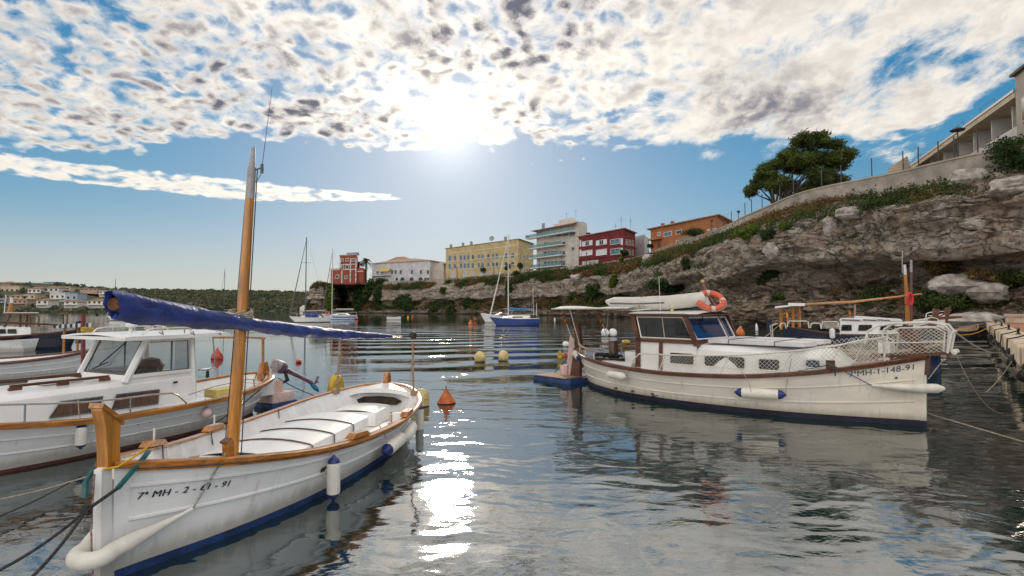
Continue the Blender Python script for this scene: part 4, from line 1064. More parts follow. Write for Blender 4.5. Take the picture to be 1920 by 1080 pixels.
# --- dark red building with big white-framed openings
cr = mat('crimson_render', (0.21, 0.022, 0.028), 0.85, 0.17, 0.35)
bd = Building('crimson_building', 'dark red three storey building with large white shuttered windows', 1085, 174, 1170, 156, 1191, 166, 502, 444.5, cr, roof=(0.5, tilepale), over=0.5)
F = bd.front
whsh = mat('white_shutters', (0.74, 0.74, 0.76), 0.7, 0.04, 1)
for (x0, y0, x1, y1, md) in [(1092,450,1111,462.5,'o'),(1118,448,1138,461,'o'),(1144.5,446.5,1163,459.5,'v'),(1091,468,1111,480.5,'c'),(1118,466,1138,480,'c'),(1145,464.5,1163,478.5,'v')]:
    u0, z0 = F.uv(x0, y1); u1, z1 = F.uv(x1, y0)
    w = bd.window(F, x0, y0, x1, y1, whsh, g_blue if md == 'v' else whsh if md == 'c' else g_dark, fr=0.12, mull=(3 if md == 'c' else 1))
    if md == 'o':
        for a, b in ((u0+0.15, u0+(u1-u0)*0.32), (u1-(u1-u0)*0.32, u1-0.15)): bd.slab('shutter', F, a, b, z0+0.15, z1-0.15, 0.04, 0.12, whsh, w)
    if md == 'v':
        bd.slab('railing', F, u0+0.1, u1-0.1, z0+0.1, z0+0.9, 0.10, 0.13, g_aqua, w)
for (x0, x1) in ((1087, 1090), (1164.5, 1168)):
    for (y0, y1) in ((450, 463), (468, 481)):
        dy = -(x0-1085)*0.045; bd.window(F, x0, y0+dy, x1, y1+dy, whsh, whsh, fr=0.08, mull=0)
for (x0, x1, y0, y1) in [(1092,1122,487,500)]:
    bd.window(F, x0, y0, x1, y1, B_white, B_white, fr=0.1, mull=0, name='shop_front')
    for x in (1096, 1104, 1112): bd.window(F, x, y0+3, x+5, y1-1, frame_pale, g_blue, fr=0.1, mull=1)
for x in (1174.5, 1180, 1186):
    for y in (449, 467): bd.window(bd.side, x-1.3, y+(x-1170)*0.12, x+1.3, y+10+(x-1170)*0.12, B_white, g_dark, fr=0.1, mull=0)
u0, z = F.uv(1126, 482.5); bd.slab('string_course', F, 0, F.w, z-0.15, z+0.15, 0.0, 0.12, cr)
for px, hh in ((1136, 2.2), (1146.5, 4.2), (1164, 3.0)):
    u0, _ = F.uv(px, 444); c = Vector(F.W(u0, -4, bd.z1+0.3, bd.org)); q = MB(); q.tube([c, c+Vector((0, 0, hh+0.6))], 0.045, 5)
    for j in (0.75, 0.9): q.tube([c+Vector((-.55, 0, hh*j)), c+Vector((.55, 0, hh*j))], 0.03, 4)
    q.build('aerial', antm, bd.root)
u0, _ = F.uv(1094, 443); bd.slab('chimney', F, u0-0.5, u0+0.5, bd.z1+0.3, bd.z1+1.3, -2.5, -1.5, cr)
# --- grey-white block behind
bd = Building('grey_block', 'plain pale grey block squeezed between the dark red and orange buildings', 1188, 172, 1208, 166, 1217, 176, 480, 444.5, mat('pale_grey_render', (0.55, 0.55, 0.57), 0.85, 0.05, 0.3))
# --- orange building
orw = mat('orange_render', (0.46, 0.165, 0.065), 0.85, 0.1, 0.3)
bd = Building('orange_building', 'orange villa with tiled eaves beyond the sloping wall', 1220, 150, 1345, 128, 1372, 140, 470, 430, orw, roof=(0.7, tilepale), over=0.8, cat='house')
F = bd.front
for (x0, y0, x1, y1, g) in [(1233.5,434.5,1239,443,'b'),(1245,433,1260,445,'b'),(1267.5,430,1279,440.5,'d'),(1268,449,1277,456,'b'),(1327,427,1344,434,'b')]:
    bd.window(F, x0, y0, x1, y1, B_white, g_blue if g == 'b' else g_dark, fr=0.18, mull=1)
u0, z0 = F.uv(1222, 452); u1, z1 = F.uv(1242, 445.5); bd.slab('balcony', F, u0, u1, z0, z1, 0.0, 1.4, orw)
bd.window(F, 1233, 453.5, 1240, 464, orw, g_dark, fr=0.1, mull=0)
u0, z0 = F.uv(1280, 456); u1, z1 = F.uv(1322, 440); bd.slab('terrace_wall', F, u0, u1, z0, z1, 1.0, 1.3, mat('terrace_wall_render', (0.30, 0.27, 0.22), 0.9, 0.1, 0.4))
for px in (1229, 1247):
    u0, _ = F.uv(px, 428); bd.slab('chimney', F, u0-0.35, u0+0.35, bd.z1+0.3, bd.z1+1.6, -3, -2.2, orw)
p = aty(1302, 436, 126); bush('hedge', (p.x, 126, p.z-1.0), 6.2, 2.2, M['scrubg'], 'long trimmed green hedge on the terrace of the orange building', cat='hedge', leaf=0.2, n=1500)
bd = Building('mansard_house', 'pale grey roofed house showing above the orange building', 1272, 160, 1327, 150, 1335, 165, 440, 418.5, mat('mansard_grey', (0.42, 0.42, 0.45), 0.8, 0.06, 0.4), roof=(1.1, mat('grey_roof', (0.34, 0.34, 0.37), 0.8, 0.08, 0.5)), cat='house', over=0.2)

# --- long terraced block at the upper right with the cantilevered roof
ter = thing('terrace_block', 'long cream block with deep flat roof and balconies above the wall at the upper right', 'building', (45, 46.5, 13.5))
e = Vector((0.376, 1.0)).normalized(); nn = Vector((-e.y, e.x))       # nn faces the water
o0 = aty(1920, 150, 46.5); base = Vector((o0.x, o0.y))
def TW(u_, off, z): p = base+e*u_+nn*off; return (p.x-45, p.y-46.5, z-13.5)
def tslab(name, u0, u1, o0_, o1_, z0, z1, m_, parent=None):
    q = MB(); q.add([TW(u0,o0_,z0),TW(u1,o0_,z0),TW(u1,o1_,z0),TW(u0,o1_,z0),TW(u0,o0_,z1),TW(u1,o0_,z1),TW(u1,o1_,z1),TW(u0,o1_,z1)],
        [(3,2,1,0),(4,5,6,7),(0,1,5,4),(1,2,6,5),(2,3,7,6),(3,0,4,7)]); return q.build(name, m_, parent or ter, smooth=False)
crm = mat('cream_concrete', (0.56, 0.47, 0.36), 0.9, 0.1, 0.5); whb = mat('white_balcony_render', (0.66, 0.63, 0.60), 0.85, 0.06, 0.5)
ZR = 22.0
tslab('roof', 1.66, 46, -10, 0.0, ZR-0.62, ZR, crm)
tslab('roof_edge', 1.64, 46.02, -0.001, 0.08, ZR-0.1, ZR+0.14, M['dgrey'])
tslab('wall', 1.7, 45, -9.5, -2.6, 13.6, ZR-0.63, whb)
tslab('balcony', 1.66, 24, -2.59, -0.6, 17.5, 17.8, whb); tslab('balustrade', 1.66, 24, -0.75, -0.6, 17.801, 19.05, whb)
for k in range(6): tslab('partition', 4.0*k+4, 4.0*k+4.15, -2.58, -0.8, 17.802, ZR-0.64, whb)
for k, u_ in enumerate((2.3, 4.9, 7.2, 10.5, 13.5, 17.0, 20.5)):
    w = tslab('window', u_, u_+1.5, -2.61, -2.52, 19.3 if k % 2 == 0 else 17.82, 20.7, B_white); tslab('pane', u_+0.15, u_+1.35, -2.53, -2.49, 19.42 if k % 2 == 0 else 17.95, 20.58, g_dark, w)
for u_ in (6, 13, 26):
    q = MB(); q.tube([TW(u_, -0.3, ZR), TW(u_, -0.3, ZR+0.9), TW(u_+3, -0.3, ZR+0.9), TW(u_+3, -0.3, ZR)], 0.03, 5); q.build('roof_rail', M['dgrey'], ter)
grb = mat('grey_block_render', (0.40, 0.355, 0.31), 0.9, 0.1, 0.5)
blk_ = thing('grey_corner_house', 'tall grey brown corner house cut by the right edge of the photo', 'building', (45, 46.5, 13.5)); ter2 = ter; ter = blk_
tslab('wall', -12, 1.6, -9, -0.05, 13.6, 23.3, grb); tslab('eaves', -12.2, 1.85, -9.2, 0.25, 23.301, 23.55, mat('dark_tile_edge', (0.12, 0.08, 0.065), 0.9))
w = tslab('window', -1.0, 0.5, -0.06, 0.06, 18.6, 20.9, mat('pinkish_window_frame', (0.5, 0.36, 0.32), 0.8)); tslab('pane', -0.8, 0.3, 0.05, 0.1, 18.8, 20.7, g_dark, w)
q = MB(); q.tube([TW(1.0, -1.0, 23.5), TW(1.0, -1.0, 25.9)], 0.05, 5); q.tube([TW(1.0, -1, 25.4), TW(-3, -1, 25.5)], 0.02, 4); q.build('pole', M['dgrey'], ter)
tslab('side_stair', -4, 1.0, 0.0, 0.25, 15.5, 17.0, grb)
p = aty(1668, 318, 66); sh = Building('shed', 'low flat shed roof peeping over the wall left of the long cream block', 1665, 72, 1702, 66, 1712, 76, 330, 316, crm, cat='shed')

# ------------------------------------------------------------------ fence and lamps along the wall
def wall_at(px):
    """point on the wall top line seen in column px"""
    best = None
    for i in range(i0, i1):
        p = cl[i]; x = 960+1000*p[0]/(p[1]*CT+(TOPZ-CAMH)*ST)
        if best is None or abs(x-px) < best[0]: best = (abs(x-px), i)
    i = best[1]; return Vector((cl[i][0]-nrm[i][0]*0.1, cl[i][1]-nrm[i][1]*0.1, TOPZ)), i
fence = thing('wire_fence', 'thin wire fence on dark posts along the top of the sloping wall', 'fence')
pm_ = mat('dark_post_paint', (0.05, 0.05, 0.055), 0.6, 0.1, 5); post0 = None; tops = []
for px in (1332, 1343, 1356, 1370, 1395, 1408, 1427, 1447, 1461, 1487, 1538, 1577, 1636, 1694, 1722, 1758, 1790, 1830):
    p, i = wall_at(px); tops.append((p.copy(), i))
    if post0 is None:
        q = MB(); q.tube([(0, 0, -0.1), (0, 0, 2.0)], 0.055, 6); post0 = q.build('post', pm_, fence); post0.location = p
    else:
        c = link_copy(post0, fence); c.location = p
q = MB()
for a, b in zip(tops[:-1], tops[1:]):
    for k in range(8):
        z = 0.15+k*0.26; q.tube([a[0]+Vector((0, 0, z)), b[0]+Vector((0, 0, z))], 0.008, 3, cap=False)
q.build('wire', pm_, fence, smooth=False)
def lamp(px, pyt, pyb, Y, lab, head='cap', z=None):
    p = aty(px, pyb, Y) if z is None else Vector((aty(px, pyb, Y).x, Y, z)); t_ = aty(px, pyt, Y); h = t_.z-p.z; s_ = Y/80
    root = thing('street_lamp', lab, 'lamp', p)
    q = MB(); q.tube([(0, 0, -1.5), (0, 0, h-0.35)], [0.07*max(1, s_), 0.045*max(1, s_)], 6); q.build('pole', pm_, root)
    q = MB()
    if head == 'dish': q.lathe([(0.1, h-0.4), (0.55, h-0.38), (0.62, h-0.3), (0.3, h-0.1), (0.04, h)], 14)
    else: q.lathe([(0.10, h-0.4), (0.16, h-0.38), (0.2, h-0.12), (0.30, h-0.1), (0.28, h-0.04), (0.04, h)], 12)
    q.build('lamp_head', pm_, root)
lamp(1385, 395, 418, 82, 'dark street lamp with a capped head standing on the wall below the pine tree')
lamp(1797, 238, 296, 50.5, 'street lamp with a wide dish head in front of the long cream block', 'dish')
for px, pt, pb, Y, lab in [(1011, 484, 507, 186, 'thin dark lamp post before the left side of the apartment block'), (1053, 482, 503, 178, 'thin dark lamp post before the middle of the apartment block'), (1100, 474, 497, 164, 'thin lamp post before the left shop front of the dark red building'), (926, 496, 517, 212, 'thin lamp post before the middle of the yellow building'), (953.5, 470, 516, 206, 'tall thin lamp post before the right part of the yellow building'), (857, 500, 521, 232, 'thin lamp post before the left end of the yellow building'), (1193, 464, 484, 143, 'thin lamp post at the right corner of the dark red building'), (1335, 412, 436, 99, 'lamp post before the right end of the orange building')]:
    lamp(px, pt, pb, Y, lab)

# ------------------------------------------------------------------ quay at the right
qd = Vector((33.7-11.37, 38-11.8)).normalized(); qn = Vector((qd.y, -qd.x)); qo = Vector((11.37, 11.8))
QZ = 1.08; QL = 35.0
def QP(u_, off, z): p = qo+qd*u_+qn*off; return (p.x, p.y, z)
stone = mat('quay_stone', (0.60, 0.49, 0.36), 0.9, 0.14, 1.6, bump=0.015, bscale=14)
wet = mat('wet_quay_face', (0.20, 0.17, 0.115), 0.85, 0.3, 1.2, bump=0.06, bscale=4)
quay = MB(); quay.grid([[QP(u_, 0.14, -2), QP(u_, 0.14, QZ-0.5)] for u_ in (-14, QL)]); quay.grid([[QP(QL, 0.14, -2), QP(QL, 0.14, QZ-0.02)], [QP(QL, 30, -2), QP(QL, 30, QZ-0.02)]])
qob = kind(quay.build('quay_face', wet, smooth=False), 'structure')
brick = mat('red_quay_paving', (0.42, 0.19, 0.115), 0.9, 0.12, 2.0, bump=0.01, bscale=10)
q = MB(); q.add([QP(-14, 0.75, QZ-0.02), QP(QL, 0.75, QZ-0.02), QP(QL, 30, QZ-0.02), QP(-14, 30, QZ-0.02)], [(3, 2, 1, 0)]); qp = kind(q.build('quay_paving', brick, smooth=False), 'structure')
u_ = -12.0; k = 0
while u_ < QL-0.2:
    L_ = 1.15+0.25*random.random(); j = random.uniform(-0.03, 0.03); dz_ = random.uniform(-0.012, 0.012)
    q = MB(); hh = 0.5
    vs = []
    for z in (QZ-hh, QZ-0.04+dz_, QZ+dz_):
        ins = 0.03 if z > QZ-0.02 else 0.0
        vs += [QP(u_+0.012+ins, j+ins, z), QP(u_+L_-0.012-ins, j+ins, z), QP(u_+L_-0.012-ins, 0.74-ins, z), QP(u_+0.012+ins, 0.74-ins, z)]
    q.add(vs, [(0+4*a, (1) % 4+4*a, 5+4*a, 4+4*a) for a in (0, 1)]+[(1+4*a, 2+4*a, 6+4*a, 5+4*a) for a in (0, 1)]+[(2+4*a, 3+4*a, 7+4*a, 6+4*a) for a in (0, 1)]+[(3+4*a, 0+4*a, 4+4*a, 7+4*a) for a in (0, 1)]+[(8, 9, 10, 11), (3, 2, 1, 0)])
    q.build('coping_stone', stone, qob, smooth=False); u_ += L_; k += 1
# tyres / weed hanging along the face
q = MB()
for k in range(34):
    uu = random.uniform(-2, 30); z = random.uniform(0.25, 0.75); s_ = random.uniform(0.06, 0.16)
    q.lathe([(0.01, -s_), (s_, -s_*0.5), (s_*1.1, 0), (s_*0.7, s_*0.7), (0.01, s_)], 7, QP(uu, 0.06, z))
kind(tag(q.build('weed_growth', M['algae']), 'dark weed and rope scraps clinging along the quay face', 'weed'), 'stuff')
lw = thing('low_wall', 'low pale stone block wall at the far end of the quay', 'wall', QP(QL-1.5, 1.0, QZ), math.atan2(qn.y, qn.x))
q = MB(); q.b2((0, 0, 0), (26, 0.7, 0.42)); q.build('wall', stone, lw, smooth=False)
q = MB(); q.b2((-0.08, -0.08, 0.421), (26, 0.78, 0.60)); q.build('capping', capm, lw, smooth=False)
CLE = []
for n_, (px, py) in enumerate([(1861,606),(1870,611.5),(1882,618),(1894,626.5),(1914,635)]):
    p = atz(px, py, QZ); r_ = Vector((p.x, p.y))-qo; uu = r_.dot(qd); pos = QP(uu, 0.42, QZ+0.012); CLE.append(Vector(pos))
    lab = ['black mooring cleat farthest along the quay', 'black mooring cleat second from the far end of the quay', 'black mooring cleat in the middle of the quay row', 'black mooring cleat second nearest on the quay', 'black mooring cleat nearest on the quay at the right edge'][n_]
    c = thing('mooring_cleat', lab, 'cleat', pos, math.atan2(qd.y, qd.x), 'mooring cleats along the quay')
    q = MB(); q.b2((-0.14, -0.07, 0), (0.14, 0.07, 0.03)); q.build('base', M['black'], c)
    q = MB(); q.tube([(-0.08, 0, 0.03), (-0.08, 0, 0.15)], 0.035, 8); q.tube([(0.08, 0, 0.03), (0.08, 0, 0.15)], 0.035, 8); q.tube([(-0.28, 0, 0.21), (-0.15, 0, 0.17), (0.15, 0, 0.17), (0.28, 0, 0.21)], [0.03, 0.045, 0.045, 0.03], 8); q.build('horn', M['black'], c)

# ================================================================== BOATS
def pchip(xs, ys):
    xs = np.array(xs, float); ys = np.array(ys, float); h = np.diff(xs); dl = np.diff(ys)/h; m_ = np.zeros(len(xs))
    m_[0], m_[-1] = dl[0], dl[-1]
    for i in range(1, len(xs)-1):
        if dl[i-1]*dl[i] > 0:
            w1, w2 = 2*h[i]+h[i-1], h[i]+2*h[i-1]; m_[i] = (w1+w2)/(w1/dl[i-1]+w2/dl[i])
    def f(x):
        x = min(max(x, xs[0]), xs[-1]); i = min(int(np.searchsorted(xs, x, side='right'))-1, len(xs)-2); i = max(i, 0)
        t_ = (x-xs[i])/h[i]
        return ((2*t_**3-3*t_*t_+1)*ys[i]+(t_**3-2*t_*t_+t_)*h[i]*m_[i]+(-2*t_**3+3*t_*t_)*ys[i+1]+(t_**3-t_*t_)*h[i]*m_[i+1])
    return f
class Hull:
    def __init__(s, L, hb, sheer, wl=0.84, k=0.4, rb=0.0, rs=0.12, p=1.25, tuck=0.35):
        s.L = L; s.hb = pchip(*zip(*hb)); s.sh = pchip(*zip(*sheer)); s.wl = wl; s.k = k; s.rb = rb; s.rs = rs; s.p = p; s.tuck = tuck
    def z(s, t): return s.sh(t)
    def y(s, t, z):
        g = s.hb(t); zs = s.sh(t)
        end = 1-s.tuck*(abs(2*t-1)**3)
        w = g*s.wl*end
        if z >= 0: return w+(g-w)*min(1.4, (z/zs))**s.p if z/zs >= 0 else w
        return w*math.sqrt(max(0.0, 1-(z/s.k)**2))
    def x(s, t, z):
        f = (z/s.sh(t))
        return s.L*t+s.rb*(f-1)*max(0, 2*t-1)**4-s.rs*(f-1)*max(0, 1-2*t)**4
    def pt(s, t, z, side=1, off=0.0, doff=0.0):
        t = min(max(t, 0.0), 1.0)
        y = s.y(t, z); x = s.x(t, z)
        if off:
            e = 0.01; t0, t1 = max(0, t-e), min(1, t+e)
            dx_ = s.x(t1, z)-s.x(t0, z); dy_ = s.y(t1, z)-s.y(t0, z); l = math.hypot(dx_, dy_)
            x += -dy_/l*off; y += dx_/l*off
        return Vector((x, side*max(0.0, y), z+doff))
    def tx(s, x):          # t of a given x at sheer
        return min(max(x/s.L, 0), 1)
    def skin(s, z0, z1, nt=56, nz=9, off=0.0, t0=0.0, t1=1.0):
        """z0,z1: functions of t"""
        m_ = MB()
        for side in (1, -1):
            rows = []
            for i in range(nt+1):
                q = i/nt; q = 0.5-0.5*math.cos(math.pi*q); t = t0+(t1-t0)*q
                a, b = z0(t), z1(t)
                rows.append([s.pt(t, a+(b-a)*j/nz, side, off) for j in range(nz+1)])
            m_.grid(rows, flip=(side < 0))
        return m_
    def band(s, zf, prof, side, t0=0.0, t1=1.0, nt=56):
        """sweep a section (list of (out, up)) along the hull line z = zf(t)"""
        rows = []
        for i in range(nt+1):
            q = i/nt; q = 0.5-0.5*math.cos(math.pi*q); t = t0+(t1-t0)*q; z = zf(t)
            base = s.pt(t, z, side); o1 = s.pt(t, z, side, 0.1); d_ = (o1-base); d_.z = 0
            if d_.length < 1e-6: d_ = Vector((0, side, 0))
            d_.normalize()
            row = []
            for a, b in prof:
                v = base+d_*a+Vector((0, 0, b))
                if v.y*side < 0.002: v.y = 0.002*side
                row.append(v)
            rows.append(row+[row[0].copy()])
        m_ = MB(); m_.grid(rows, flip=(side > 0)); n = len(prof)
        m_.f += [tuple(range(n)), tuple((len(rows)-1)*(n+1)+k for k in range(n))]
        return m_
    def deck(s, zf, off=-0.03, t0=0.02, t1=0.98, nt=40, crown=0.0, ny=8):
        rows = []
        for i in range(nt+1):
            q = i/nt; q = 0.5-0.5*math.cos(math.pi*q); t = t0+(t1-t0)*q; z = zf(t)
            a = s.pt(t, min(z, s.sh(t)), 1, off); row = []
            for j in range(ny+1):
                w = 1-2*j/ny; row.append(Vector((a.x, a.y*w, z+crown*(1-w*w))))
            rows.append(row)
        m_ = MB(); m_.grid(rows); return m_
def dress_hull(root, H, hm_, am, boot, gun, gw=(0.035, 0.05, 0.05, 0.03), strakes=(0.72, 0.42), sm=None, lining=None, sole=None, label=None):
    H.skin(lambda t: boot, lambda t: H.z(t)).build('hull', hm_, root)
    H.skin(lambda t: -H.k*0.95, lambda t: boot-0.001, nz=6, off=0.004).build('antifouling', am, root)
    o_, i_, u_, d_ = gw
    for side in (1, -1):
        H.band(H.z, [(o_*0.5, u_), (o_, u_*0.55), (o_, -d_*0.6), (o_*0.7, -d_), (-0.005, -d_), (-i_, -0.004), (-i_, u_*0.8), (-i_*0.6, u_)], side).build('gunwale', gun, root)
        for f in strakes:
            H.band(lambda t: H.z(t)*f, [(0.0, 0.018), (0.016, 0.008), (0.016, -0.008), (0.0, -0.018)], side, 0.015, 0.985).build('rub_strake', sm or hm_, root)
    if lining:
        H.skin(lambda t: sole, lambda t: H.z(t)-0.003, nz=4, off=-0.035, t0=0.01, t1=0.99).build('hull_lining', lining, root)
        H.deck(lambda t: sole+0.01, -0.03).build('deck', M['deckwhite'], root)
def fender(root_label, path, r, body, endm, rope=None, ends=(1, 1), eye=True, group='fenders hung from the boats', name='fender'):
    """path: (a, b) world points of the cylinder axis"""
    a, b = Vector(path[0]), Vector(path[1]); d_ = (b-a); L_ = d_.length; mid = a
    root = thing(name, root_label, 'fender', a, 0, group); ax = d_.normalized()
    q = MB(); q.lathe([(r*0.94, L_*0.13), (r, L_*0.18), (r, L_*0.82), (r*0.94, L_*0.87)], 18, (0, 0, 0), ax); q.build('body', body, root)
    for k, (c, s_) in enumerate(((Vector((0, 0, 0)), 1), (d_, -1))):
        m_ = endm if ends[k] else body
        q = MB(); q.lathe([(r*0.22, -0.02*s_), (r*0.30, 0.0), (r*0.72, L_*0.05*s_), (r*0.92, L_*0.10*s_), (r*0.95, L_*0.132*s_)][::1], 16, c, ax); q.build('end_cap', m_, root)
    if rope:
        q = MB(); pts = [Vector(p)-a for p in rope]; q.tube(pts, 0.007, 6); q.build('lanyard', M['rope'], root)
    return root
def ball_fender(label, c, r, m_, rope=None):
    root = thing('ball_fender', label, 'fender', c)
    q = MB(); q.lathe([(0.01, -r*0.98)]+[(r*math.cos(R(a)), r*math.sin(R(a))) for a in range(-75, 80, 15)]+[(r*0.2, r), (r*0.16, r*1.12), (0.01, r*1.14)], 18); q.build('body', m_, root)
    if rope:
        q = MB(); q.tube([Vector(p)-Vector(c) for p in rope], 0.007, 6); q.build('lanyard', M['rope'], root)
    return root
def sag(a, b, s_, n=14):
    a, b = Vector(a), Vector(b)
    return [a.lerp(b, k/n)-Vector((0, 0, s_*4*(k/n)*(1-k/n))) for k in range(n+1)]
def rope(label, pts, r, m_, name='mooring_rope', group=None):
    q = MB(); q.tube(pts, r, 6); o = q.build(name, m_); return tag(o, label, 'rope', group)
def put_text(body, size, mapf, m_, parent, name, shear=0.0, bold=0.0, space=1.0):
    cu = bpy.data.curves.new(name, 'FONT'); cu.body = body; cu.size = size; cu.shear = shear; cu.space_character = space; cu.extrude = 0.0; cu.resolution_u = 3
    ob = bpy.data.objects.new(name, cu); COL.objects.link(ob)
    dg = bpy.context.evaluated_depsgraph_get(); dg.update()
    me = bpy.data.meshes.new_from_object(ob.evaluated_get(dg)); bpy.data.objects.remove(ob)
    q = MB(); pol = [tuple(p.vertices) for p in me.polygons]; co_ = [(v.co.x, v.co.y) for v in me.vertices]
    for k in range(2 if bold else 1): q.add([mapf(a+bold*k, b, 0.006+0.0012*k) for a, b in co_], pol)      # bold: a second impression a hair aside
    bpy.data.meshes.remove(me); me = q.mesh(name, m_, smooth=False)
    o = bpy.data.objects.new(name, me); COL.objects.link(o); o.parent = parent; return o
def boat_root(name, label, st, bw, cat='boat', group=None):
    st, bw = Vector(st), Vector(bw); d_ = bw-st
    r_ = thing(name, label, cat, (st.x, st.y, 0), math.atan2(d_.y, d_.x), group)
    r_['L'] = d_.length
    M3 = Matrix.Rotation(math.atan2(d_.y, d_.x), 3, 'Z')
    return r_, d_.length, (lambda x, y, z: M3 @ Vector((x, y, z))+Vector((st.x, st.y, 0)))
def flag(parent, pts, m1, m2, w, droop):
    """hanging flag: three bands red yellow red, from point down the staff"""
    a, b = Vector(pts[0]), Vector(pts[1])
    for k, (f0, f1, mm) in enumerate(((0, 0.28, m1), (0.28, 0.72, m2), (0.72, 1, m1))):
        rows = []
        for j in range(7):
            q = j/6; row = []
            for f in (f0, (f0+f1)/2, f1):
                p = a.lerp(b, f)+Vector((w[0]*q, w[1]*q, -droop*q*q-0.02*q))
                p += Vector((0.02*math.sin(q*9+f*4), 0.02*math.cos(q*7+f*3), 0)); row.append(p)
            rows.append(row)
        m_ = MB(); m_.grid(rows); m_.build('flag', mm, parent)

# ------------------------------------------------------------------ 1: white open boat in the foreground
b1, L1, w1 = boat_root('open_boat', 'white open wooden boat with tall tan mast and furled blue sail nearest the camera', (-2.27, 9.8), (-2.98, 3.98))
h1 = Hull(L1, [(0,.015),(.03,.40),(.076,.64),(.13,.82),(.195,.95),(.30,1.03),(.39,1.06),(.51,1.03),(.68,.885),(.8,.69),(.89,.47),(.95,.25),(1,.05)],
     [(0,.66),(.1,.58),(.25,.51),(.4,.48),(.55,.50),(.7,.56),(.85,.69),(1,.86)], wl=0.80, k=0.42, rb=0.05, rs=0.18, tuck=0.35)
dress_hull(b1, h1, M['hullwhite'], M['blue_af'], 0.065, M['varnish'], gw=(0.04, 0.05, 0.022, 0.03), strakes=(0.80, 0.50), lining=M['deckwhite'], sole=0.17)
for side in (1, -1):
    h1.band(lambda t: h1.z(t)-0.046, [(0.0, 0.008), (0.022, 0.006), (0.022, -0.010), (0.0, -0.012)], side, 0.01, 0.985).build('rub_strake', M['varnish'], b1)
    for k in range(15):
        t = 0.10+0.055*k; q = MB()
        q.grid([[h1.pt(t+dt, 0.17, side, -0.036-o_), h1.pt(t+dt, h1.z(t)-0.01, side, -0.036-o_)] for dt, o_ in ((-0.004, 0), (-0.003, 0.025), (0.003, 0.025), (0.004, 0))]); q.build('rib', M['deckwhite'], b1)
# stem post: tall flat timber with a slanted head
pst = [(5.845,.83),(5.955,.83),(5.965,1.00),(5.985,1.15),(6.02,1.27),(6.01,1.30),(5.87,1.175),(5.855,1.12),(5.862,1.0)]
mst = Matrix.Translation((-0.05, 0, 0))
q = MB(); q.prism(pst, -0.045, 0.045, mst); q.build('stem_post', M['mastwood'], b1, smooth=False)
q = MB(); q.prism([(5.99, 1.265), (6.03, 1.29), (6.02, 1.325), (5.865, 1.20), (5.835, 1.15), (5.84, 1.13), (5.87, 1.165)], -0.058, 0.058, mst); q.build('stem_cap', M['varnish'], b1, smooth=False)
q = MB(); q.prism([(5.80,-0.05),(5.93,-0.05),(5.945,.84),(5.86,.86)], -0.032, 0.032); q.build('stem', M['hullwhite'], b1, smooth=False)
q = MB(); q.prism([(-0.10,.30),(0.14,.30),(0.14,.70),(0.10,.84),(0.02,.86),(-0.06,.80)], -0.04, 0.04); q.build('stern_post', M['varnish'], b1, smooth=False)
# low arched fore box
rows = []
for i in range(9):
    x = 4.60+0.95*i/8; hw = (0.47-0.33*(i/8)**1.2); hz = 0.20*(math.sin(math.pi*min(1, (i+1.6)/6))**0.6 if i < 2 else 1)
    rows.append([Vector((x, hw*w_, 0.40+0.12*i/8+(0.17-0.03*i/8)*(1-w_*w_)*(0.4 if i == 0 else 1)-(0.25 if abs(w_) == 1 else 0))) for w_ in np.linspace(-1, 1, 11)])
q = MB(); q.grid(rows); q.build('fore_hatch', M['white'], b1)
h1.deck(lambda t: h1.z(t)-0.13, -0.03, t0=0.80, t1=0.985).build('foredeck', M['deckwhite'], b1)
M['strap'] = mat('brown_grey_strap', (0.17, 0.135, 0.12), 0.8, 0.2, 9)
# long engine box of four crowned panels
xs = [2.08, 2.62, 3.18, 3.72, 4.28]
q = MB(); q.b2((2.10, -0.46, 0.18), (4.26, 0.46, 0.43)); q.build('engine_box', M['white'], b1, smooth=False)
for a, b in zip(xs[:-1], xs[1:]):
    q = MB(); q.rbox((a+0.006, -0.48, 0.36), (b-0.006, 0.48, 0.475), 0.02, 0.05); q.build('hatch_panel', M['white'], b1)
for a in xs[1:-1]:
    q = MB(); q.tube([(a, -0.495, 0.22), (a, -0.49, 0.47)]+[(a, y, 0.483+0.052*(1-(y/0.48)**2)) for y in np.linspace(-0.46, 0.46, 9)]+[(a, 0.49, 0.47), (a, 0.495, 0.22)], 0.008, 6); q.build('strap', M['strap'], b1)
q = MB(); q.rbox((0.78, -0.38, 0.19), (1.45, 0.34, 0.40), 0.025, 0.03); q.build('stern_hatch', M['white'], b1)
# side benches
for side in (1, -1):
    rows = [[Vector((h1.pt(t, 0.27, side, -0.05).x, h1.pt(t, 0.27, side, -0.05).y, 0.275)), Vector((h1.pt(t, 0.27, side, -0.05).x, side*0.47, 0.255)), Vector((h1.pt(t, 0.27, side, -0.05).x, side*0.47, 0.18))] for t in np.linspace(0.24, 0.72, 14)]
    q = MB(); q.grid(rows, flip=(side > 0)); q.build('side_bench', M['deckwhite'], b1)
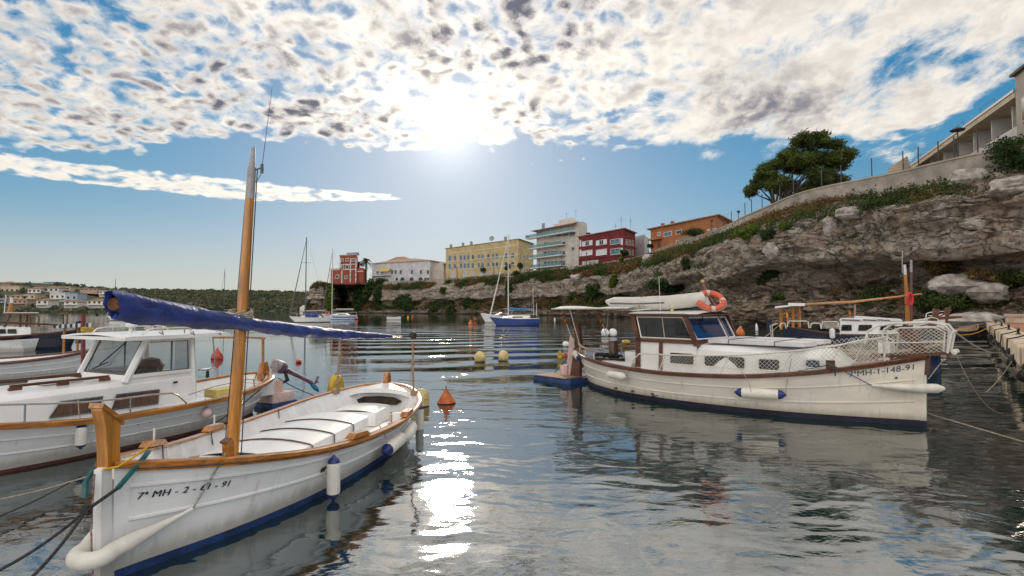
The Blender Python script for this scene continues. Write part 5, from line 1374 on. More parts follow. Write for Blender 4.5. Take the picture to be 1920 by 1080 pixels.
# arched aft deck with a locker mouth painted dark below it
rows = []
for i in range(7):
    x = 0.03+0.42*i/6; t = x/L1; hw = h1.pt(t, h1.z(t)-0.02, 1, -0.03).y
    rows.append([Vector((x, hw*w_, h1.z(t)-0.03+0.06*(1-w_*w_))) for w_ in np.linspace(-1, 1, 13)])
edge = rows[-1]; rows.append([Vector((p.x+0.01, p.y, p.z-0.075-0.02*(abs(p.y) > 0.5))) for p in edge])
q = MB(); q.grid(rows); q.build('aft_deck', M['white'], b1)
q = MB(); q.grid([[Vector((0.36, -0.52, 0.19)), Vector((0.36, -0.52, 0.50))], [Vector((0.30, 0, 0.19)), Vector((0.30, 0, 0.52))], [Vector((0.36, 0.52, 0.19)), Vector((0.36, 0.52, 0.50))]], flip=True); q.build('aft_bulkhead', M['deckwhite'], b1)
q = MB(); q.add([(0.375+0.0*k, y, z) for k, (y, z) in enumerate([(-.42,.33),(.30,.33),(.40,.40),(.25,.465),(0,.48),(-.3,.465),(-.45,.40)])], [(0,1,2,3,4,5,6)]); q.build('locker_mouth_shade', mat('locker_shade_colour', (0.05, 0.035, 0.02), 0.9, 0.3, 9), b1, smooth=False)  # flat dark sheet stands in for the shade inside the locker
# mast
mb_, mt_ = Vector((4.30, -0.10, 0.2)), Vector((3.985, -0.12, 3.80))
def mp(f): return mb_.lerp(mt_, f)
def square_mast(f0, f1, r0, r1, n=10):
    q = MB(); q.tube([mp(f0), mp((f0+f1)/2), mp(f1)], [r0, (r0+r1)/2, r1], n); return q
square_mast(0, 0.835, 0.068, 0.045).build('mast', M['mastwood'], b1)
mtp = square_mast(0.835, 0.935, 0.047, 0.044).build('mast_head', M['greyplastic'], b1); square_mast(0.935, 1.0, 0.033, 0.018).build('mast_tip', M['greyplastic'], mtp)
an = MB(); c = mp(0.925); an.tube([c, c+Vector((0, 0.12, 0.03))], 0.008, 6); an.tube([c+Vector((0, 0.12, -0.03)), c+Vector((0, 0.12, 0.07))], 0.018, 8); an.tube([c+Vector((0, 0.12, 0.05)), c+Vector((-0.05, 0.19, 0.95))], [0.004, 0.0025], 5)
an.tube(sag(c+Vector((0, 0.11, -0.03)), mp(0.895), 0.05), 0.004, 5); an.build('aerial', M['dgrey'], b1)
hl = MB(); hl.tube([mp(0.93)+Vector((-0.02, 0.05, 0)), mp(0.06)+Vector((0, 0.10, 0))], 0.006, 5); hl.tube([mp(0.9)+Vector((0, -0.05, 0)), mp(0.08)+Vector((0.0, -0.09, 0))], 0.005, 5)
hl.build('halyard', M['drope'], b1)
def wraps(center, r, n, hgt, m_, name, parent, rr=0.010, seed=1, ax=None):
    rnd = random.Random(seed); pts = []
    for k in range(n*12):
        a = k/12*2*math.pi; f = k/(n*12)
        pts.append(Vector((math.cos(a)*r*rnd.uniform(0.97, 1.12), math.sin(a)*r*rnd.uniform(0.97, 1.12), hgt*(f-0.5)+0.018*math.sin(a*0.5+rnd.random()))))
    if ax is not None: pts = [rot_to(ax) @ p for p in pts]
    q = MB(); q.tube([p+Vector(center) for p in pts], rr, 6); return q.build(name, m_, parent)
wraps(mp(0.055), 0.085, 5, 0.16, M['rope'], 'rope_coil', b1, 0.011, 3); wraps(mp(0.03)+Vector((0.03, 0.05, 0)), 0.05, 4, 0.10, M['rope'], 'rope_coil', b1, 0.010, 4)
# yard wrapped in the blue sail cover
ya, yb_ = Vector((5.83, -0.05, 2.06)), Vector((-0.25, -0.03, 1.50))
rows = []; NYR = 150; NC = 28
for i in range(NYR+1):
    f = i/NYR; c = ya.lerp(yb_, f)+Vector((0, 0, -0.10*math.sin(math.pi*f)*0.6))
    hw = float(np.interp(f, [0, .04, .2, .28, .32, .6, .9, 1], [.062, .08, .078, .065, .07, .075, .05, .03]))
    hh = float(np.interp(f, [0, .03, .12, .25, .29, .33, .6, .9, 1], [.098, .102, .090, .072, .058, .072, .068, .045, .025]))
    row = []
    for k in range(NC):
        a = 2*math.pi*k/NC; s_ = math.sin(a)
        wr = 1+0.13*float(vnoise(f*42+0.5*s_, 1.1*math.cos(a), 1.1*s_+3.0))+0.07*float(vnoise(f*95+1.2*s_, 2*math.cos(a), 2*s_+9.0))+0.10*(s_ < 0)*abs(math.sin(f*26))
        yy = hw*math.cos(a)*wr; zz = hh*s_*wr*(1.12 if s_ < 0 else 1.0)-hh*0.15
        row.append(c+Vector((0.0, yy, zz)))
    rows.append(row+[row[0]])
rows[0] = [p+Vector((0.05*(p.z-ya.z)/0.13+0.03*float(vnoise(k*0.9, 2.0, 5.0)), 0, 0)) for k, p in enumerate(rows[0])]
rows = [[p.lerp(ya+Vector((0, 0, -0.02)), 0.34+0.2*float(vnoise(k*1.3, 1.0, 2.0)))+Vector((-0.05, 0, 0)) for k, p in enumerate(rows[0])]]+rows
q = MB(); q.grid(rows); sc = q.build('sail_cover', M['sailblue'], b1)
q = MB(); q.tube([ya.lerp(yb_, f_)+Vector((-0.06-0.35*f_**3, 0, -0.025-0.06*math.sin(math.pi*min(1, f_)))) for f_ in np.linspace(0, 1.03, 16)], list(np.linspace(0.045, 0.018, 16)), 8); q.build('yard', M['mastwood'], b1)
q = MB(); q.tube([ya+Vector((-0.02, 0.01, -0.02)), ya+Vector((-0.10, 0, -0.03))], [0.05, 0.055], 10); q.build('sail_end', mat('brown_sail_folds', (0.22, 0.09, 0.03), 0.9, 0.3, 12, bump=0.02), b1)
wraps(mp(0.485)+Vector((0.02, 0.0, 0)), 0.105, 6, 0.09, M['rope'], 'yard_lashing', b1, 0.011, 8, (0.25, 0, 1)); 
for f in (0.08, 0.14, 0.20, 0.45, 0.55, 0.65, 0.75, 0.85):
    c = ya.lerp(yb_, f)+Vector((0, 0, -0.07)); q = MB(); h_ = float(np.interp(f, [0, .3, 1], [.135, .08, .04])); q.tube([c+Vector((0, 0.02, -h_*1.05)), c+Vector((0.02, 0.05, -h_*1.3)), c+Vector((0.03, 0.02, -h_*1.15))], 0.006, 5); q.build('cover_tie', M['rope'], b1)
# crutch posts at the stern with the tackle block and rope
for y_, nm in ((-0.70, 0), (0.70, 1)):
    t = 0.62/L1; zb = h1.z(t)
    q = MB(); q.tube([(0.62, y_*0.98, zb-0.25), (0.60, y_*0.93, zb+0.88)], [0.020, 0.016], 8); p_ = q.build('crutch_post', M['teak'], b1)
    q = MB(); q.b2((0.58, y_-0.05, zb-0.03), (0.68, y_+0.05, zb+0.05)); q.build('socket', M['teak'], p_)
q = MB(); q.tube(sag(yb_+Vector((-0.3, 0, 0)), (0.60, 0.66, 1.50), 0.02)+[Vector((0.60, 0.64, 1.44))], 0.008, 6); q.tube([(0.60, 0.66, 1.46), (0.60, 0.61, 0.62)], 0.006, 5); q.build('sheet_rope', M['rope'], b1)
q = MB(); q.lathe([(0.01, -0.07), (0.05, -0.05), (0.062, 0), (0.05, 0.05), (0.01, 0.065)], 14, (0.60, 0.66, 1.56)); q.build('pulley_block', mat('dark_wood_block', (0.04, 0.028, 0.024), 0.6, 0.2, 8), b1)
flag(b1, [(0.60, 0.665, 1.38), (0.605, 0.67, 1.12)], M['flagr'], M['flagy'], (-0.05, -0.02), 0.14)
# thole pads, bitts
for (x, side) in ((4.62, -1), (3.35, -1), (3.55, 1), (2.05, 1)):
    t = x/L1; L_ = 0.19
    rows = []
    for q_ in (-1, -0.6, 0.6, 1):
        tt = t+q_*L_/L1; hgt = 0.035 if abs(q_) == 1 else 0.085
        a = h1.pt(tt, h1.z(tt), side, 0.035); b = h1.pt(tt, h1.z(tt), side, -0.065)
        rows.append([a+Vector((0, 0, 0.03)), a+Vector((0, 0, hgt)), b+Vector((0, 0, hgt)), b+Vector((0, 0, 0.03))])
    q = MB(); q.grid(rows); q.f += [(0, 1, 2, 3), (12, 13, 14, 15)]; tp = q.build('thole_pad', M['varnish'], b1, smooth=False)
    c = h1.pt(t, h1.z(t), side, -0.015)
    if side < 0:
        q = MB(); q.tube([c+Vector((0, 0, 0.07)), c+Vector((0, 0, 0.20))], 0.010, 6); q.build('thole_pin', M['rubber'], tp)
for (x, side, lean) in ((5.17, 1, 0.05),):
    t = x/L1; c = h1.pt(t, h1.z(t), side, -0.05)
    q = MB(); q.box(c+Vector((0, 0.01, 0.03)), (0.075, 0.06, 0.26), 0, Matrix.Rotation(0.25, 3, 'Y') @ Matrix.Rotation(-0.12, 3, 'X')); bt = q.build('mooring_bitt', M['varnish'], b1, smooth=False)
    q = MB(); q.box(c+Vector((0.035, 0.01, 0.155)), (0.078, 0.064, 0.02), 0, Matrix.Rotation(0.25, 3, 'Y') @ Matrix.Rotation(-0.12, 3, 'X')); q.build('bitt_cap', M['mahog'], bt, smooth=False)
q = MB(); q.tube([h1.pt(0.70, h1.z(0.70), -1, -0.06)+Vector((0, 0, -0.18)), Vector((3.72, -0.55, 0.36))], 0.016, 6); q.build('boat_hook', M['varnish'], b1)
for t in (0.78, 0.60, 0.33):
    q = MB(); a = h1.pt(t, h1.z(t), -1, -0.07)+Vector((0, 0, 0.03)); q.tube([a, a+Vector((0.01, 0.02, -0.12)), a+Vector((-0.02, 0.03, -0.30))], 0.006, 5); q.build('lashing', M['drope'], b1)
# registration number and clover sticker on the port bow
def map1(x0, zfrac):
    def f(tx_, ty_, o_=0.006):
        t = (x0-tx_)/L1; z = h1.z(t)*zfrac+ty_
        return h1.pt(t, z, 1, o_)
    return f
put_text('7ª MH - 2 - 61 - 91', 0.072, map1(5.74, 0.67), M['ink'], b1, 'registration_number', shear=0.25, bold=0.0032, space=1.10)
q = MB(); x0 = 4.05
for a in range(4):
    th = R(45+90*a); pts = [h1.pt((x0+0.028*math.cos(th)+0.024*math.cos(R(k*45)))/L1, 0.30+0.028*math.sin(th)+0.024*math.sin(R(k*45)), 1, 0.006) for k in range(8)]
    q.add(pts, [tuple(range(8))])
q.build('clover_sticker', M['green'], b1, smooth=False)
q = MB(); q.lathe([(0.001, 0), (0.014, 0.002), (0.01, 0.01), (0.001, 0.012)], 10, h1.pt(4.35/L1, 0.29, 1, 0.002), (0.1, 1, 0)); q.build('vent', M['steel'], b1)
# things on the boat
wd = thing('wooden_scoop', 'open orange brown wooden wedge box lying on the stern deck', 'wooden box', w1(1.5, 0.72, 0.30), b1.rotation_euler.z+0.5)
q = MB(); q.prism([(-0.18, 0), (0.16, 0), (0.16, 0.13)], -0.13, 0.13); q.build('board', M['varnish'], wd, smooth=False)
q = MB(); q.b2((0.165, -0.12, 0), (0.20, 0.12, 0.16)); q.build('white_end', M['white'], wd, smooth=False)
# fenders of boat 1
def hang1(x, dz0): t = x/L1; return w1(*h1.pt(t, h1.z(t), 1, 0.05))
p_ = h1.pt(4.03/L1, 0.3, 1, 0.125)
fender('white fender with blue ends hanging upright against the side of the near open boat', (w1(p_.x, p_.y, 0.45), w1(p_.x, p_.y, 0.02)), 0.068, M['rubber'], M['fblue'], [w1(p_.x, p_.y, 0.46), w1(p_.x+0.01, p_.y-0.06, 0.53)])
a_, b_ = h1.pt(2.95/L1, 0.26, 1, 0.13), h1.pt(2.35/L1, 0.27, 1, 0.13)
fender('white fender with a blue end lying slanted along the hull of the near open boat', (w1(a_.x, a_.y, 0.22), w1(b_.x, b_.y, 0.27)), 0.085, M['rubber'], M['fblue'], [w1(a_.x-0.12, a_.y, 0.29), w1(a_.x-0.1, a_.y-0.07, 0.46), w1(a_.x-0.1, a_.y-0.12, 0.53)], ends=(1, 0))
a_, b_ = h1.pt(2.22/L1, 0.28, 1, 0.12), h1.pt(1.80/L1, 0.30, 1, 0.12)
fender('short white pillow fender behind the slanted one on the near open boat', (w1(a_.x, a_.y, 0.22), w1(b_.x, b_.y, 0.30)), 0.08, M['rubber'], M['rubber'], [w1(b_.x, b_.y, 0.31), w1(b_.x, b_.y-0.08, 0.54)])
a_ = h1.pt(0.75/L1, 0.3, 1, 0.16)
fender('slim white fender with a blue top hanging at the stern of the near open boat', (w1(a_.x, a_.y, 0.40), w1(a_.x, a_.y, -0.10)), 0.065, M['rubber'], M['fblue'], [w1(a_.x, a_.y, 0.42), w1(a_.x-0.02, a_.y-0.12, 0.58)], ends=(1, 0))
# bow fender: white sausage bent round the stem
bf = thing('bow_fender', 'white sausage fender bent round the bow of the near open boat', 'fender', w1(5.95, 0, 0.22))
M3b = Matrix.Rotation(b1.rotation_euler.z, 3, 'Z')
pts = []; rad = []
for k in range(33):
    s_ = -1+2*k/32; a = abs(s_)
    x = 6.04-0.62*a**1.6; y = math.copysign(min(0.60, 0.055+h1.y(min(1, x/L1), 0.25)+0.05 if a > 0.12 else 0.07*a/0.12), s_)
    y = s_*0.0+math.copysign((h1.y(min(0.999, (x-0.05)/L1), 0.22)+0.075)*min(1, a/0.22)**0.6, s_)
    pts.append(M3b @ Vector((x-5.95, y, 0.02+0.15*a**2))); rad.append(0.060*(1 if a < 0.55 else max(0.25, 1-(a-0.55)/0.50)))
q = MB(); q.tube(pts, rad, 14); q.build('body', M['rubber'], bf)
tipw = Vector(bf.location)+pts[-1]
bitt = w1(5.17, h1.y(5.17/L1, h1.z(5.17/L1))-0.02, h1.z(5.17/L1)+0.08)
def twist(a, b, m_, label, r=0.006, name='rope', turns=40):
    a, b = Vector(a), Vector(b); q = MB(); d_ = (b-a).normalized(); s_ = d_.orthogonal().normalized(); u_ = d_.cross(s_)
    for ph in (0, math.pi):
        q.tube([a.lerp(b, k/160)+(s_*math.cos(ph+turns*2*math.pi*k/160)+u_*math.sin(ph+turns*2*math.pi*k/160))*r*0.8 for k in range(161)], r*0.8, 5)
    o = q.build(name, m_); return tag(o, label, 'rope')
twist(tipw, bitt, M['wrope'], 'twisted grey white rope from the bow fender up to the mooring bitt', 0.0065, 'fender_rope', 22)
# teal hose and bow lines
stem = [w1(5.62, 0.17, 0.80), w1(5.74, 0.13, 0.86), w1(5.70, 0.0, 0.90), w1(5.74, -0.13, 0.86)]
knot = w1(6.06, 0.035, 0.60)
rope('teal hose sleeve guarding the bow line round the stem of the near boat', [w1(5.60, 0.10, 0.885), w1(5.70, 0.15, 0.87), w1(5.80, 0.15, 0.80), w1(5.90, 0.12, 0.70)], 0.020, M['teal'], 'hose_sleeve')
rope('second teal hose sleeve hanging down the far side of the stem of the near boat', [w1(5.86, -0.10, 0.84), w1(5.97, -0.07, 0.76), w1(6.0, -0.04, 0.66)], 0.020, M['teal'], 'hose_sleeve')
rope('yellow cord looped round the stem of the near boat', [w1(5.93, 0.02, 0.84), w1(5.88, 0.10, 0.85), w1(5.74, 0.13, 0.90), w1(5.62, 0.10, 0.92)], 0.008, M['flagy'], 'cord')
rope('short dark line from the hose sleeve to the bow knot of the near boat', [w1(5.90, 0.12, 0.70), knot], 0.012, M['drope'])
wraps(knot, 0.02, 4, 0.06, M['drope'], 'x', None, 0.012, 5)
o = bpy.data.objects['x']; o.name = 'rope_knot'; tag(o, 'dark rope knot just ahead of the bow of the near boat', 'knot')
for (px, py, lab) in ((-60, 1095, 'upper dark mooring line running from the near bow to the bottom left corner'), (10, 1125, 'lower dark mooring line running from the near bow to the bottom left corner')):
    e = atz(px, py, 0.25); rope(lab, sag(knot, e, 0.05), 0.011, M['drope'])
rope('thin red white cord hanging down the stem of the near boat', [w1(5.97, 0.0, 0.82), w1(5.985, 0.0, 0.45), w1(5.97, 0.02, -0.02)], 0.006, mat('red_white_cord', (0.5, 0.30, 0.28), 0.8, 0.35, 60), 'cord')

# ------------------------------------------------------------------ 2: cream cabin boat on the right
b2, L2, w2 = boat_root('cabin_boat', 'cream wooden cabin boat with brown wheelhouse, netted bow rail and dinghy on its roof', (1.85, 14.8), (7.09, 9.17))
h2 = Hull(L2, [(0,.02),(.03,.30),(.06,.52),(.15,.95),(.3,1.36),(.46,1.46),(.62,1.34),(.7,1.2),(.79,.98),(.88,.66),(.95,.33),(1,.06)],
     [(0,.93),(.1,.80),(.25,.72),(.45,.68),(.62,.72),(.78,.85),(.9,1.02),(1,1.20)], wl=0.82, k=0.6, rb=0.10, rs=0.35, tuck=0.38)
dress_hull(b2, h2, M['cream'], M['darkaf'], 0.10, M['mahog'], gw=(0.05, 0.10, 0.025, 0.055), strakes=(0.68, 0.36), sm=M['cream'])
h2.skin(lambda t: 0.42, lambda t: h2.z(t)-0.003, nz=4, off=-0.05, t0=0.01, t1=0.36).build('cockpit_lining', M['white'], b2)
h2.deck(lambda t: 0.45, -0.05, t0=0.03, t1=0.36).build('cockpit_sole', M['teak'], b2)
h2.deck(lambda t: h2.z(t)-0.03, -0.03, t0=0.33, t1=0.99, crown=0.03).build('side_deck', M['white'], b2)
q = MB(); q.prism([(7.56, 0.10), (7.67, 0.10), (7.69, 0.88), (7.56, 0.88)], -0.035, 0.035); q.build('stem', M['cream'], b2, smooth=False)
q = MB(); q.prism([(7.50, -0.3), (7.655, -0.3), (7.668, 0.099), (7.56, 0.099)], -0.034, 0.034); q.build('stem_foot', M['darkaf'], b2, smooth=False)
q = MB(); q.prism([(7.58, 0.881), (7.72, 0.881), (7.75, 1.22), (7.60, 1.22)], -0.04, 0.04); q.build('stem_head', M['mahog'], b2, smooth=False)
q = MB(); q.prism([(-0.30,.05),(0.05,.05),(0.10,1.0),(0.02,1.62),(-0.13,1.62),(-0.10,1.0)], -0.06, 0.06); q.build('stern_post', M['mahog'], b2, smooth=False)
q = MB(); q.prism([(-0.42,.0),(-0.31,.0),(-0.13,1.15),(-0.30,1.25),(-0.40,0.6)], -0.035, 0.035); q.build('rudder', M['pinkf'], b2, smooth=False)
# swim platform
q = MB(); q.rbox((-1.20, -0.62, -0.10), (0.22, 0.62, 0.135), 0.06); q.build('swim_platform', M['blue_af'], b2)
for k in range(9):
    y = -0.56+k*0.14; q = MB(); q.b2((-1.16, y-0.062, 0.14), (0.06, y+0.062, 0.157)); q.build('plank', M['teak'], b2, smooth=False)
q = MB(); q.rbox((-0.62, -0.12, 0.157), (-0.36, 0.16, 0.42), 0.03); q.build('platform_step', M['pinkf'], b2)
# wheelhouse
y0 = 0.95
WZ0, WZ1 = 1.33, 1.83
def wall2(name, pts, m_, th=0.04):
    """quad panel in the side plane given as (x,z), on both sides"""
    for s_ in (-1, 1):
        q = MB(); n = len(pts); q.add([(x, s_*y0, z) for x, z in pts]+[(x, s_*(y0-th), z) for x, z in pts], [tuple(range(n))]+[tuple(range(2*n-1, n-1, -1))]+[(i, (i+1) % n, n+(i+1) % n, n+i) for i in range(n)]); q.build(name, m_, b2, smooth=False)
wall2('side_panel', [(2.62, .66), (3.98, .66), (3.98, WZ0-0.06), (2.62, WZ0-0.06)], M['white'])
def bar2(name, pts, r, m_):
    for s_ in (-1, 1):
        q = MB()
        for a, b in zip(pts[:-1], pts[1:]):
            A, B = Vector((a[0], s_*(y0+0.012), a[1])), Vector((b[0], s_*(y0+0.012), b[1])); d_ = B-A
            ang = math.atan2(d_.z, d_.x); q.box((A+B)/2, (d_.length+r*0.2, 0.05, r), 0, Matrix.Rotation(-ang, 3, 'Y'))
        q.build(name, m_, b2, smooth=False)
bar2('corner_post', [(2.55, .62), (2.57, WZ0)], 0.11, M['mahog']); bar2('side_post', [(3.14, .66), (3.16, WZ0-0.05)], 0.08, M['mahog'])
bar2('window_sill', [(2.52, WZ0-0.03), (3.98, WZ0-0.03)], 0.07, M['mahog'])
bar2('window_post', [(2.56, WZ0), (2.44, WZ1+0.04)], 0.09, M['mahog']); bar2('window_post', [(3.99, WZ0-0.08), (3.74, WZ1+0.04)], 0.10, M['mahog'])
bar2('window_head', [(2.40, WZ1+0.05), (3.76, WZ1+0.05)], 0.07, M['mahog'])
for s_ in (-1, 1):
    pts = [(2.64, WZ0+0.03), (3.90, WZ0+0.03), (3.68, WZ1-0.0), (2.53, WZ1-0.0)]
    q = MB(); q.add([(x, s_*(y0-0.01), z) for x, z in pts], [(0, 1, 2, 3)]); w = q.build('side_window', M['glassdark'], b2, smooth=False)
    q = MB(); 
    for a, b in zip(pts, pts[1:]+pts[:1]):
        q.tube([(a[0], s_*(y0+0.005), a[1]), (b[0], s_*(y0+0.005), b[1])], 0.018, 4)
    q.tube([(3.24, s_*y0, WZ0+0.03), (3.18, s_*y0, WZ1)], 0.007, 4)
    q.build('window_trim', M['cream'], w, smooth=False)
# sloping windscreen
def wsx(z): return 3.97-(z-WZ0)*0.5
for (ya_, yb2, mm) in ((-0.88, 0.52, 'glassblue'), (0.60, 0.90, 'glassblue')):
    za, zb = WZ0+0.03, WZ1-0.01
    q = MB(); q.add([(wsx(za), ya_, za), (wsx(za), yb2, za), (wsx(zb), yb2, zb), (wsx(zb), ya_, zb)], [(0, 1, 2, 3)]); w = q.build('windscreen', M[mm], b2, smooth=False)
    q = MB(); c4 = [Vector((wsx(za)+0.008, ya_, za)), Vector((wsx(za)+0.008, yb2, za)), Vector((wsx(zb)+0.008, yb2, zb)), Vector((wsx(zb)+0.008, ya_, zb))]
    for a, b in zip(c4, c4[1:]+c4[:1]): q.tube([a, b], 0.020, 4)
    q.build('windscreen_trim', M['cleanwhite'], w, smooth=False)
q = MB(); q.b2((3.93, -0.97, WZ0-0.10), (4.02, 0.97, WZ0)); q.build('windscreen_sill', M['mahog'], b2, smooth=False)
q = MB(); q.box((wsx(1.58), 0.56, 1.58), (0.05, 0.07, 0.56), 0, Matrix.Rotation(-math.atan(0.5), 3, 'Y')); q.build('centre_post', M['mahog'], b2, smooth=False)
q = MB(); q.tube([(wsx(1.8)+0.03, -0.25, 1.84), (wsx(1.62)+0.03, -0.40, 1.62)], 0.010, 5); q.tube([(wsx(1.72)+0.035, -0.50, 1.70), (wsx(1.52)+0.035, -0.32, 1.50)], 0.009, 5); q.build('wiper', M['black'], b2)
q = MB(); q.add([(2.58, -0.93, .66), (2.58, 0.93, .66), (2.58, 0.93, 1.3), (2.58, -0.93, 1.3)], [(0, 1, 2, 3)]); q.build('aft_bulkhead', M['white'], b2, smooth=False)
q = MB(); q.b2((2.7, -0.5, 0.7), (3.1, 0.6, 1.28)); q.build('helm_console', M['mahog'], b2, smooth=False)
q = MB(); q.rbox((3.2, -0.9, 0.68), (3.95, 0.9, 1.40), 0.05); q.build('dashboard', M['dgrey'], b2)
# roof: crowned slab with brown edge
rows = []
for i in range(13):
    x = 2.18+(3.98-2.18)*i/12; bev = 0.0 if 0 < i < 12 else 0.05
    rows.append([Vector((x, 1.05*w_, 1.905+0.075*(1-w_*w_)-bev*0.6)) for w_ in np.linspace(-1, 1, 11)])
q = MB(); q.grid(rows); q.build('roof', M['white'], b2)
q = MB(); q.b2((2.17, -1.06, 1.865), (3.99, -1.01, 1.90)); q.b2((2.17, 1.01, 1.865), (3.99, 1.06, 1.90)); q.b2((3.94, -1.009, 1.866), (3.99, 1.009, 1.899)); q.b2((2.17, -1.009, 1.866), (2.22, 1.009, 1.899)); q.build('roof_edge', M['mahog'], b2, smooth=False)
# forward trunk cabin
rows = []
TR = [(3.98,.93,1.25,.80),(4.6,.93,1.255,.80),(5.3,.86,1.25,.72),(6.0,.74,1.22,.60),(6.25,.69,1.20,.55),(6.55,.60,0.95,.50)]
for x, yb3, zt, yt in TR:
    rows.append([Vector((x, -yb3, 0.67)), Vector((x, -(yb3-0.03), zt-0.10)), Vector((x, -yt, zt))]+[Vector((x, yt*w_, zt+0.05*(1-w_*w_))) for w_ in (-0.6, -0.2, 0.2, 0.6)]+[Vector((x, yt, zt)), Vector((x, yb3-0.03, zt-0.10)), Vector((x, yb3, 0.67))])
last = rows[-1]; rows.append([Vector((6.62, p.y*0.98, 0.75)) for p in last])
q = MB(); q.grid(rows); q.build('cabin_trunk', M['white'], b2)
def trunk_y(x): return float(np.interp(x, [r[0] for r in TR], [r[1] for r in TR]))-0.015
for (xa, xb, za, zb, gm) in ((3.36,3.94,.82,1.07,'glassdark'),(4.14,4.98,.82,1.06,'glassdark'),(5.22,5.60,.83,1.05,'glassdark')):
    for s_ in (-1, 1):
        r_ = 0.05
        pts = []
        for cx, cz, a0 in ((xb-r_, zb-r_, 0), (xa+r_, zb-r_, 90), (xa+r_, za+r_, 180), (xb-r_, za+r_, 270)):
            pts += [(cx+r_*math.cos(R(a0+k*30)), cz+r_*math.sin(R(a0+k*30))) for k in range(4)]
        q = MB(); q.add([(x, s_*((0.958 if xb < 3.98 else trunk_y(x)+0.012)), z) for x, z in pts], [tuple(range(len(pts)))]); w = q.build('cabin_window', M[gm], b2, smooth=False)
        q = MB(); q.tube([(x, s_*(0.960 if xb < 3.98 else trunk_y(x)+0.014), z) for x, z in pts+pts[:1]], 0.016, 5); q.build('window_rim', M['cream'], w)
# front portlights on the sloping nose
for (xa, xb, za, zb) in ((6.02,6.26,.93,1.08),):
    for s_ in (-1, 1):
        pts = [((xa+xb)/2+(xb-xa)/2*math.copysign(abs(math.cos(R(a)))**0.5, math.cos(R(a))), (za+zb)/2+(zb-za)/2*math.copysign(abs(math.sin(R(a)))**0.5, math.sin(R(a)))) for a in range(0, 360, 20)]
        q = MB(); q.add([(x, s_*(trunk_y(x)+0.014), z) for x, z in pts], [tuple(range(len(pts)))]); w = q.build('cabin_window', M['glassblue'], b2, smooth=False)
        q = MB(); q.tube([(x, s_*(trunk_y(x)+0.016), z) for x, z in pts+pts[:1]], 0.014, 5); q.build('window_rim', M['cleanwhite'], w)
q = MB(); q.add([(6.585, y, z) for y, z in ((-.35,.80),(-.08,.80),(-.10,.92),(-.33,.92))], [(0,1,2,3)]); q.build('cabin_window', M['glassblue'], b2, smooth=False)
for (yy, z0) in ((-0.42, 1.30), (0.42, 1.31)):
    q = MB(); q.rbox((4.15, yy-0.36, z0), (6.02, yy+0.36, z0+0.075), 0.02); q.build('sun_pad', M['canvas'], b2)
for x in (4.6, 5.5):
    q = MB(); q.tube([(x, -0.79, 1.30), (x, -0.785, 1.382), (x, 0.785, 1.395), (x, 0.79, 1.31)], 0.008, 5); q.build('pad_strap', M['dgrey'], b2)
# cockpit furniture
q = MB(); q.rbox((1.85, -0.50, 0.46), (2.50, 0.55, 0.98), 0.04); q.build('engine_box', M['white'], b2)
q = MB(); q.rbox((1.05, -0.06, 0.46), (1.22, 0.14, 1.18), 0.02); q.build('rudder_head_box', M['mahog'], b2)
q = MB(); q.rbox((2.05, 0.45, 0.96), (2.55, 0.85, 1.15), 0.05); q.build('seat', M['canvas'], b2)
q = MB(); q.grid([[h2.pt(t, h2.z(t)+0.02, s_, -0.06) for t in np.linspace(0.03, 0.20, 10)] for s_ in (1, -1)]); q.build('stern_bench', M['mahog'], b2)
for s_ in (-1, 1):
    q = MB(); q.tube([h2.pt(t, h2.z(t), s_, -0.02)+Vector((0, 0, 0.17+0.05*math.sin(t*9))) for t in np.linspace(0.0, 0.19, 10)], [0.032]*9+[0.02], 8); q.build('taffrail', M['teak'], b2)
    for t in (0.05, 0.11, 0.17):
        q = MB(); a = h2.pt(t, h2.z(t), s_, -0.02); q.tube([a, a+Vector((0, 0, 0.19))], 0.014, 6); q.build('stanchion', M['rail'], b2)
q = MB()
for k in range(26):
    a0 = random.uniform(0, 6.28); c = Vector((1.45+random.uniform(-.22, .22), -0.62+random.uniform(-.08, .08), 0.82+random.uniform(0, 0.06)))
    q.tube([c+Vector((0.20*math.cos(a0+j*0.5), 0.10*math.sin(a0+j*0.5), 0.02*math.sin(j*1.3))) for j in range(9)], 0.014, 5)
q.build('rope_heap', mat('dark_green_rope', (0.02, 0.028, 0.024), 0.9, 0.3, 20), b2)
q = MB(); q.b2((1.55, -1.02, 0.46), (2.4, -0.78, 0.76)); q.build('side_locker', M['white'], b2, smooth=False)
# rails
def rail2(pts, r=0.016, name='hand_rail', m_='rail'):
    q = MB(); q.tube(pts, r, 8); return q.build(name, M[m_], b2)
def g2(x, side=-1, up=0.0, inn=0.04):
    t = x/L2; p = h2.pt(t, h2.z(t), side, -inn); p.z += up; return p
def corner(pts, n=4):
    return pts
for s_ in (-1, 1):
    top = [g2(2.62, s_, 0.0), g2(2.72, s_, 0.20), g2(2.86, s_, 0.33), g2(3.0, s_, 0.36)]+[g2(x, s_, 0.36+0.04*(x-3)/3) for x in np.linspace(3.2, 6.6, 14)]+[g2(6.85, s_, 0.44), g2(7.05, s_, 0.44), g2(7.18, s_, 0.36), g2(7.2, s_, 0.0)]
    rail2(top)
    for x in (3.55, 4.85, 5.9, 6.6):
        rail2([g2(x-0.18, s_, 0.0), g2(x, s_, 0.38)], 0.012, 'stanchion')
